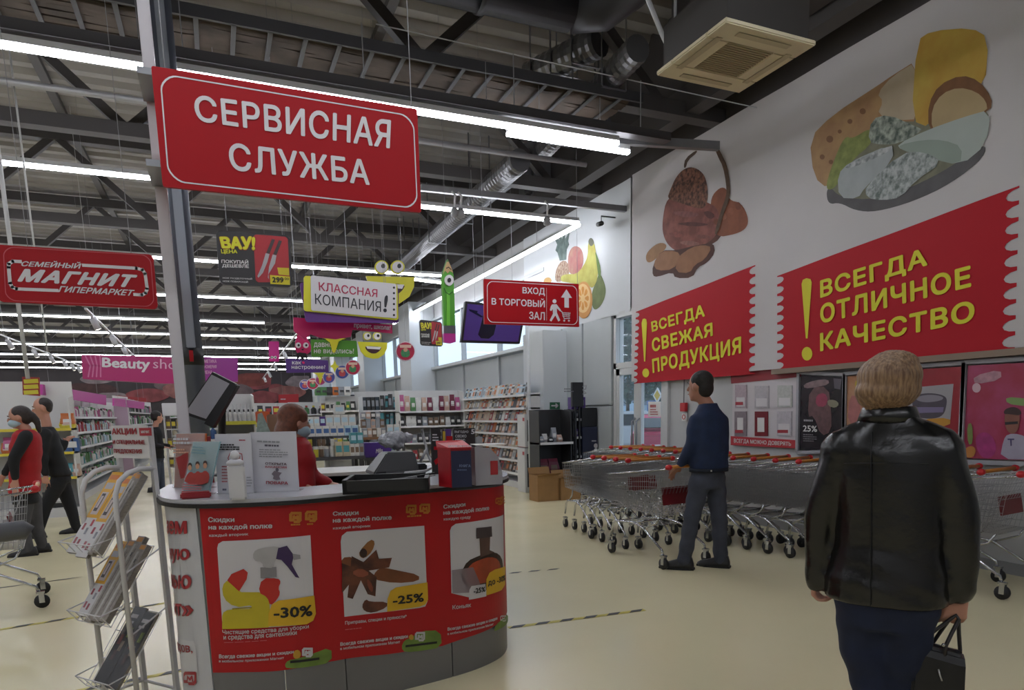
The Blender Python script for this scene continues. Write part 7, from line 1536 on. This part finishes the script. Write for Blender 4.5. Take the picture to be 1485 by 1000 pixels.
# ================================================================== LEAFLET STAND
Pb = Vector((-.295, 3.82, 0)); Wd = Vector((.61, -.79, 0)).normalized(); Fd = Vector((-.79, -.61, 0)).normalized(); w_s, d_s = .27, .205; WT = M('c3c1c2', .4)
t = thing('leaflet_stand', 'white wire leaflet stand with three sloping baskets left of the counter', 'leaflet stand', tuple(Pb))
def L3(a, b, z): return Pb+Wd*a+Fd*b+U*z      # a: across (-w..0), b: forward
for a in (0, -w_s):
    MB().bar(L3(a, 0, 0), L3(a, 0, 1.39), .022, .022, tuple(Fd)).build('rear_post', WT, t)
    MB().tube([L3(a, .0, 1.185), L3(a, .07, 1.19), L3(a, .13, 1.175), L3(a, .175, 1.14), L3(a, .2, 1.08), L3(a, d_s, .98), L3(a, d_s, 0)], .0125, 8).build('front_post', WT, t, True)
    MB().cyl(L3(a, 0, .06), L3(a, d_s, .06), .008, n=6).build('foot_bar', WT, t)
    for z in (.7, .4): MB().cyl(L3(a, 0, z+.1), L3(a, d_s, z), .004, n=5).build('side_wire', WT, t)
MB().cyl(L3(-w_s, 0, .06), L3(0, 0, .06), .008, n=6).build('foot_bar', WT, t)
Ssg = Surf(L3(-w_s, .014, 0), Wd, U); 
sb = MB().extr([L3(-w_s-.01, .013, 1.235), L3(.01, .013, 1.235), L3(.01, .013, 1.395), L3(-w_s-.01, .013, 1.395)], Fd*.006).build('sign_plate', M('c9c7c9', .5), t)
Ss2 = Surf(L3(-w_s, .02, 0), Wd, U); RT = M('a3303a', .5)
def st(s_, a0, a1, z0, z1, mat=RT, b=.03, par=None):
    v, f = textmesh(s_, b); o = org(t); MB().add([Ss2.to3(a0+(a1-a0)*x, z0+(z1-z0)*y, .002+q) for x, y, q in v], f).build('lettering', mat, sb, fixn=False)
st('АКЦИИ', .0, .2, 1.345, 1.382); st('И СПЕЦИАЛЬНЫЕ', .0, .255, 1.30, 1.325); st('ПРЕДЛОЖЕНИЯ', .0, .225, 1.255, 1.28)
flat(Ss2, [[(.22, 1.345), (.315, 1.345), (.315, 1.382), (.22, 1.382)]], 'red_badge', RT, sb, .002); st('МАГНИТ', .235, .3, 1.357, 1.37, WH, .02)
BK = [(.80, 1.14, .25), (.47, .81, .25), (.14, .47, .25)]
def bp(k, s, f): zf, zb, dd = BK[k]; return L3(s, d_s+.085-f*dd, zf+(zb-zf)*f)
for k in range(3):
    for i in range(9): MB().cyl(bp(k, -w_s+w_s*i/8, 0), bp(k, -w_s+w_s*i/8, 1), .0022, n=4, cap=False).build('wire', WT, t)
    for f in (0, .35, .7, 1): MB().cyl(bp(k, -w_s, f), bp(k, 0, f), .003, n=4).build('wire', WT, t)
    nf = (Fd*.55+U*.8).normalized()*.075
    MB().tube([bp(k, -w_s, .25), bp(k, -w_s, 0)+nf, bp(k, 0, 0)+nf, bp(k, 0, .25)], .0035, 5).build('front_lip', WT, t)
    for i in range(5): MB().cyl(bp(k, -w_s+w_s*i/4, 0), bp(k, -w_s+w_s*i/4, 0)+nf, .0025, n=4).build('lip_wire', WT, t)
def leaf(k, s0, s1, f0, f1, h, th, label, top, tilt=0, cov=None):
    zf, zb, dd = BK[k]; e = (bp(k, 0, 1)-bp(k, 0, 0)).normalized(); n = Wd.cross(e).normalized(); n = n if n.z > 0 else -n; o_ = n*h
    a, b, c, d = bp(k, s0, f0)+o_, bp(k, s1, f0)+o_, bp(k, s1+tilt, f1)+o_, bp(k, s0+tilt, f1)+o_
    t = thing('catalogue', label, 'catalogue', tuple(a)); MB().extr([a, b, c, d], n*th).build('pages', M('8f8880', .6, 0, .35, 60, stretch=(1, 1, 12)), t)
    S = Surf(a+n*th, (b-a), (d-a)); S.N = n; S.U = (d-a).normalized(); S.R = (b-a).normalized(); Wl, Hl = (b-a).length, (d-a).length
    def Q(u0, v0, u1, v1, m, off=.001, nm='print'): return MB().add([a+n*(th+off)+(b-a)*u+(d-a)*v for u, v in ((u0, v0), (u1, v0), (u1, v1), (u0, v1))], [(0, 1, 2, 3)]).build(nm, m, t)
    if cov == 'y':
        Q(0, 0, 1, .42, M('c2c0c0', .5), nm='cover_lower'); Q(0, .42, 1, 1, M('d09a1f', .5), nm='cover_upper'); Q(.2, .46, .8, .74, M('b9a9a0', .5), .002, 'phone_panel'); Q(.3, .5, .62, .72, M('2a2426', .4), .003, 'phone_print'); Q(.36, .54, .56, .69, M('b8a8a4', .4), .004, 'phone_screen_print')
        Q(.15, .78, .85, .86, M('a8a4a4', .5), .002, 'heading_print'); Q(.1, .9, .9, .96, M('c06a1f', .5), .002, 'heading_print')
        for u, v, c in ((.15, .1, 'a85a64'), (.5, .08, '9a4a54'), (.2, .27, '9a3a44'), (.6, .22, '8a8a92'), (.75, .32, 'a8404a')): Q(u, v, u+.2, v+.08, M(c, .5, 0, .3, 60), .002)
    elif cov == 'k':
        Q(0, 0, 1, 1, M('1c1718', .35, 0, .3, 20), nm='cover'); Q(.15, .85, .7, .9, PW, .002, 'heading_print'); Q(.15, .78, .6, .81, PW, .002, 'heading_print')
        for u, v, c in ((.2, .5, '6a2a24'), (.5, .42, '8a7a6a'), (.62, .6, '7a8a3a'), (.3, .3, '4a3430'), (.1, .62, '5a4a44')): Q(u, v, u+.25, v+.13, M(c, .4, 0, .5, 60), .0025, 'food_print')
    elif cov == 'g':
        Q(0, 0, 1, 1, M('938b84', .6, 0, .25, 60), nm='folded_cover'); Q(.0, .02, .3, .9, M('b5b0ab', .6, 0, .15, 60), .0015, 'page_edge_print'); Q(.55, .15, .62, .85, M('4f4a48', .6), .0015, 'fold_line_print'); Q(0, 0, 1, .12, M('6a6466', .6), .002, 'fold_shadow_print') if False else None; Q(.1, .93, .9, .985, M('b8781f', .5), .002, 'orange_edge'); Q(.35, .75, .5, .8, BLACK, .002, 'print')
    return t
leaf(0, -.27, -.18, .0, 1.05, .004, .012, 'left yellow and white catalogue in the top basket of the stand', None, .0, 'y'); leaf(0, -.176, -.085, -.04, 1.0, .006, .014, 'second yellow catalogue in the top basket, beside the folded ones', None, .01, 'y')
leaf(0, -.082, -.045, .0, 1.06, .006, .02, 'grey folded newspaper in the middle of the top basket', None, .01, 'g'); leaf(0, -.042, .0, .02, 1.02, .006, .03, 'grey folded newspaper at the right of the top basket', None, .01, 'g')
leaf(1, -.265, -.185, .05, 1.0, .004, .014, 'yellow and white catalogue in the middle basket', None, .0, 'y'); leaf(1, -.18, -.125, .0, 1.02, .006, .018, 'folded newspaper beside the yellow catalogue in the middle basket', None, .01, 'g'); leaf(1, -.12, -.065, .02, 1.08, .006, .022, 'folded newspaper in the centre of the middle basket', None, .01, 'g'); leaf(1, -.06, -.01, .03, .98, .006, .026, 'folded newspaper at the right of the middle basket', None, .01, 'g')
leaf(2, -.205, -.11, .05, 1.02, .004, .012, 'left dark food catalogue in the bottom basket', None, .01, 'k'); leaf(2, -.105, -.01, .03, .98, .004, .014, 'right dark food catalogue in the bottom basket', None, .01, 'k')
# ---- hazard tape on the floor
TY, TK = M('b8a838', .5), M('1e1e1c', .5)
def tape(label, pts, w=.05, dash=.11, gap=0, dark_only=False):
    P = [onZ(x, y, 0) for x, y in pts]; a, b = P[0], P[-1]; L = (b-a).length; d = (b-a).normalized(); s = Vector((-d.y, d.x, 0)); t = thing('floor_tape', label, 'tape', tuple((a+b)/2)); n = int(L/dash)
    if not dark_only: MB().extr([a-s*w/2+U*.001, b-s*w/2+U*.001, b+s*w/2+U*.001, a+s*w/2+U*.001], U*.0008).build('strip', TY, t)
    for i in range(n):
        if i % 2: continue
        q = a+d*dash*i; MB().extr([q-s*w/2+U*.0022, q+d*dash-s*w/2+U*.0022, q+d*dash*1.5+s*w/2+U*.0022, q+d*dash*.5+s*w/2+U*.0022], U*.0006).build('stripe', TK, t)
tape('yellow and black hazard tape on the floor right of the counter', [(737, 910), (935, 884)], .045, .09); tape('worn black dashed tape on the floor behind the first hazard tape', [(737, 831), (806, 825)], .035, .09, dark_only=True)
tape('yellow and black hazard tape behind the leaflet stand', [(-40, 919), (240, 874)], .045, .1); tape('yellow and black hazard tape at the bottom left corner of the floor', [(60, 1012), (262, 972)], .045, .09); tape('worn dashed line across the floor below the woman in the red vest', [(-20, 855), (240, 820)], .03, .2, dark_only=True)
# ---- cart at the left edge
c = dup(cart, (-1.40, 6.56, 0), R_(100), 'shopping cart at the left edge with a thick grey bumper'); c.name = 'shopping_cart'
gb = MB().tube([(-.31, .0, .6), (-.31, .03, .62), (-.27, .45, .6), (-.24, .86, .58)], [.05, .07, .07, .06], 14).build('bumper', M('55565a', .5), None, True); gb.parent = c
for k, cc in enumerate('wosr'): prod('bag', cc, (-1.58-.13*k, 6.46+.06*(k % 2), .52), .6, (.16, .12, .16), ['white packet in the cart at the left edge', 'orange packet in the cart at the left edge', 'grey packet in the cart at the left edge', 'red packet in the cart at the left edge'][k], 'packet', None, 'packet')
# ---- red panels only on the carts that show them
# ================================================================== OUTSIDE THE DOOR
def car(label, loc, rz, col, L=4.3, W=1.75, H=1.55):
    t = thing('car', label, 'car', loc, 0); local(t); t.rotation_euler = (0, 0, rz); CM = M(col, .25, .2, coat=.6); z0 = .28
    lower = [(-L/2, .45), (-L/2+.02, .85), (-L/2+.9, .98), (L/2-.35, 1.0), (L/2-.02, .9), (L/2, .45), (L/2-.1, z0), (-L/2+.1, z0)]
    MB().extr([(x, -W/2, z) for x, z in lower], (0, W, 0)).build('body', CM, t, bevel=.06)
    cab = [(-L/2+.85, .97), (-L/2+1.5, H-.02), (L/2-.8, H), (L/2-.22, 1.0)]
    MB().extr([(x, -W/2+.1, z) for x, z in cab], (0, W-.2, 0)).build('cabin', CM, t, bevel=.05)
    gl = M('1e262c', .08)
    for s in (-1, 1):
        y = s*(W/2-.095); MB().extr([(-L/2+1.1, y, 1.03), (-L/2+1.58, y, H-.12), (-.05, y, H-.12), (-.05, y, 1.03)], (0, s*.01, 0)).build('side_window', gl, t); MB().extr([(.03, y, 1.03), (.03, y, H-.12), (L/2-.86, y, H-.1), (L/2-.45, y, 1.03)], (0, s*.01, 0)).build('side_window', gl, t)
        for x in (-L/2+.8, L/2-.75):
            w = MB().cyl((x, s*(W/2-.2), .33), (x, s*(W/2+.01), .33), .33, n=20).build('wheel', TYRE, t, True); MB().cyl((x, s*(W/2+.011), .33), (x, s*(W/2+.02), .33), .2, n=16).build('hub_cap', STEEL, w)
        MB().box(L/2-.02, s*(W/2-.2)-.12, .72, L/2+.02, s*(W/2-.2)+.12, .9).build('tail_light', M('a01c22', .2), t, bevel=.01); MB().box(-L/2-.02, s*(W/2-.25)-.14, .62, -L/2+.03, s*(W/2-.25)+.14, .78).build('headlight', M('c8ccd0', .1), t, bevel=.01)
    MB().extr([(L/2-.75, -W/2+.25, H-.09), (L/2-.75, W/2-.25, H-.09), (L/2-.28, W/2-.25, 1.07), (L/2-.28, -W/2+.25, 1.07)], (.03, 0, .02)).build('rear_window', gl, t); MB().extr([(-L/2+1.42, -W/2+.22, H-.1), (-L/2+1.42, W/2-.22, H-.1), (-L/2+.9, W/2-.22, 1.03), (-L/2+.9, -W/2+.22, 1.03)], (-.03, 0, .02)).build('windscreen', gl, t)
    MB().box(L/2, -.26, .5, L/2+.02, .26, .61).build('number_plate', PAPER, t); return t
p = onX(922, 640, 14.5); car('white estate car parked side-on outside the glass door', (14.9, p.y+.4, -.15), R_(147), 'c9ced2')
p = onX(957, 650, 11.3); car('magenta red car seen from behind outside the right door leaf', (11.3+1.17, p.y+1.56, -.15), R_(-127), 'b0184a', 3.9, 1.65, 1.45)
p = onX(905, 607, 26); car('small white car parked far outside under the trees', (27.5, p.y+1.5, -.15), R_(-70), 'c4c9cc')
# priority sign and direction sign
p = onX(953, 573, 17); t = thing('road_sign', 'yellow diamond priority sign on a grey pole outside', 'road sign', (p.x, p.y, -.15)); MB().cyl((p.x+.06, p.y, -.15), (p.x+.06, p.y, p.z+.3), .035, n=8).build('pole', STEEL, t)
mb = MB(); r_ = .33; dia = lambda r, x: [(x, p.y-r, p.z), (x, p.y, p.z+r), (x, p.y+r, p.z), (x, p.y, p.z-r)]
MB().extr(dia(r_, p.x), (.02, 0, 0)).build('white_plate', PAPER, t); MB().extr(dia(r_*.68, p.x-.006), (.004, 0, 0)).build('yellow_plate', M('c9a82a', .5), t)
MB().box(p.x, p.y+.1, p.z-.75, p.x+.02, p.y+.75, p.z-.2).build('blue_plate', M('1f5a9a', .5), t)
# trees
LEAFM = M('24453a', .8, 0, .5, 2.5)
def tree(label, x, y, h, r, seed, mat):
    t = thing('tree', label, 'tree', (x, y, -.15)); MB().tube([(x, y, -.15), (x+.05, y, h*.4), (x, y+.1, h*.8)], [.2, .15, .06], 8).build('trunk', M('4a3c30', .9), t); rnd = random.Random(seed); mb = MB()
    for i in range(1500):
        th, ph = rnd.uniform(0, 2*PI), rnd.random(); q = rnd.random()**.4; zz_ = .25*h+ph*.8*h; rr = r*(1-ph*.72)*q*(1+.25*math.sin(5*th+ph*9)); c = Vector((x+rr*math.cos(th), y+rr*math.sin(th), zz_)); a = Vector((rnd.uniform(-1, 1), rnd.uniform(-1, 1), rnd.uniform(-1, 1))).normalized(); b = a.orthogonal().normalized(); s = rnd.uniform(.12, .26)
        mb.add([c-a*s, c+b*s*.6, c+a*s, c-b*s*.6], [(0, 1, 2, 3)])
    o = mb.build('foliage', mat, t, fixn=False); o['kind'] = 'stuff'
for i, (px_, X, h, r) in enumerate([(893, 30, 9, 3.0), (910, 37, 10, 3.2), (930, 31, 8, 3.0), (950, 38, 10.5, 3.3), (970, 31, 8.5, 3.0), (990, 38, 9, 3.2)]):
    p = onX(px_, 600, X); tree(['leftmost dark green tree seen through the door', 'second dark tree through the left door leaf', 'tree seen behind the door mullion', 'tree behind the yellow priority sign', 'tree at the right edge of the door glass', 'tree hidden by the door frame'][i], X, p.y, h, r, i, LEAFM if i % 2 else M('2c4f44', .8, 0, .5, 2.5))
# apartment block
p = onX(905, 500, 80); t = thing('apartment_building', 'pale apartment block with rows of windows seen above the door', 'building', (80, p.y, 0)); bx, by = 80, p.y-6
MB().box(bx, by, -.15, bx+12, by+26, 24).build('wall', M('8f9aa6', .8), t)
for r_ in range(7):
    for c_ in range(9):
        if r_ > 1: w_i = MB().box(bx-.05, by+1+2.8*c_, 2+3*r_, bx-.01, by+2.6+2.8*c_, 3.6+3*r_).build('window', M('3a4a60', .2), t); MB().box(bx-.09, by+1.75+2.8*c_, 2+3*r_, bx-.055, by+1.85+2.8*c_, 3.6+3*r_).build('glazing_bar', PAPER, w_i)
# overcast hall across the street seen through the upper windows
t = thing('long_building', 'pale blue building seen low through the upper windows', 'building', (40, 40, 0)); MB().box(44, 30, -.15, 54, 95, 6.2).build('wall', M('8aa0b0', .8), t); MB().box(43.8, 29.8, 6.2, 54.2, 95.2, 6.5).build('roof_edge', M('6a7c8a', .8), t)
for i in range(12): MB().box(43.9, 34+4*i, 2, 43.99, 36+4*i, 4.6).build('window', M('4a5c6c', .2), t)
bpy.data.scenes.remove(WS)
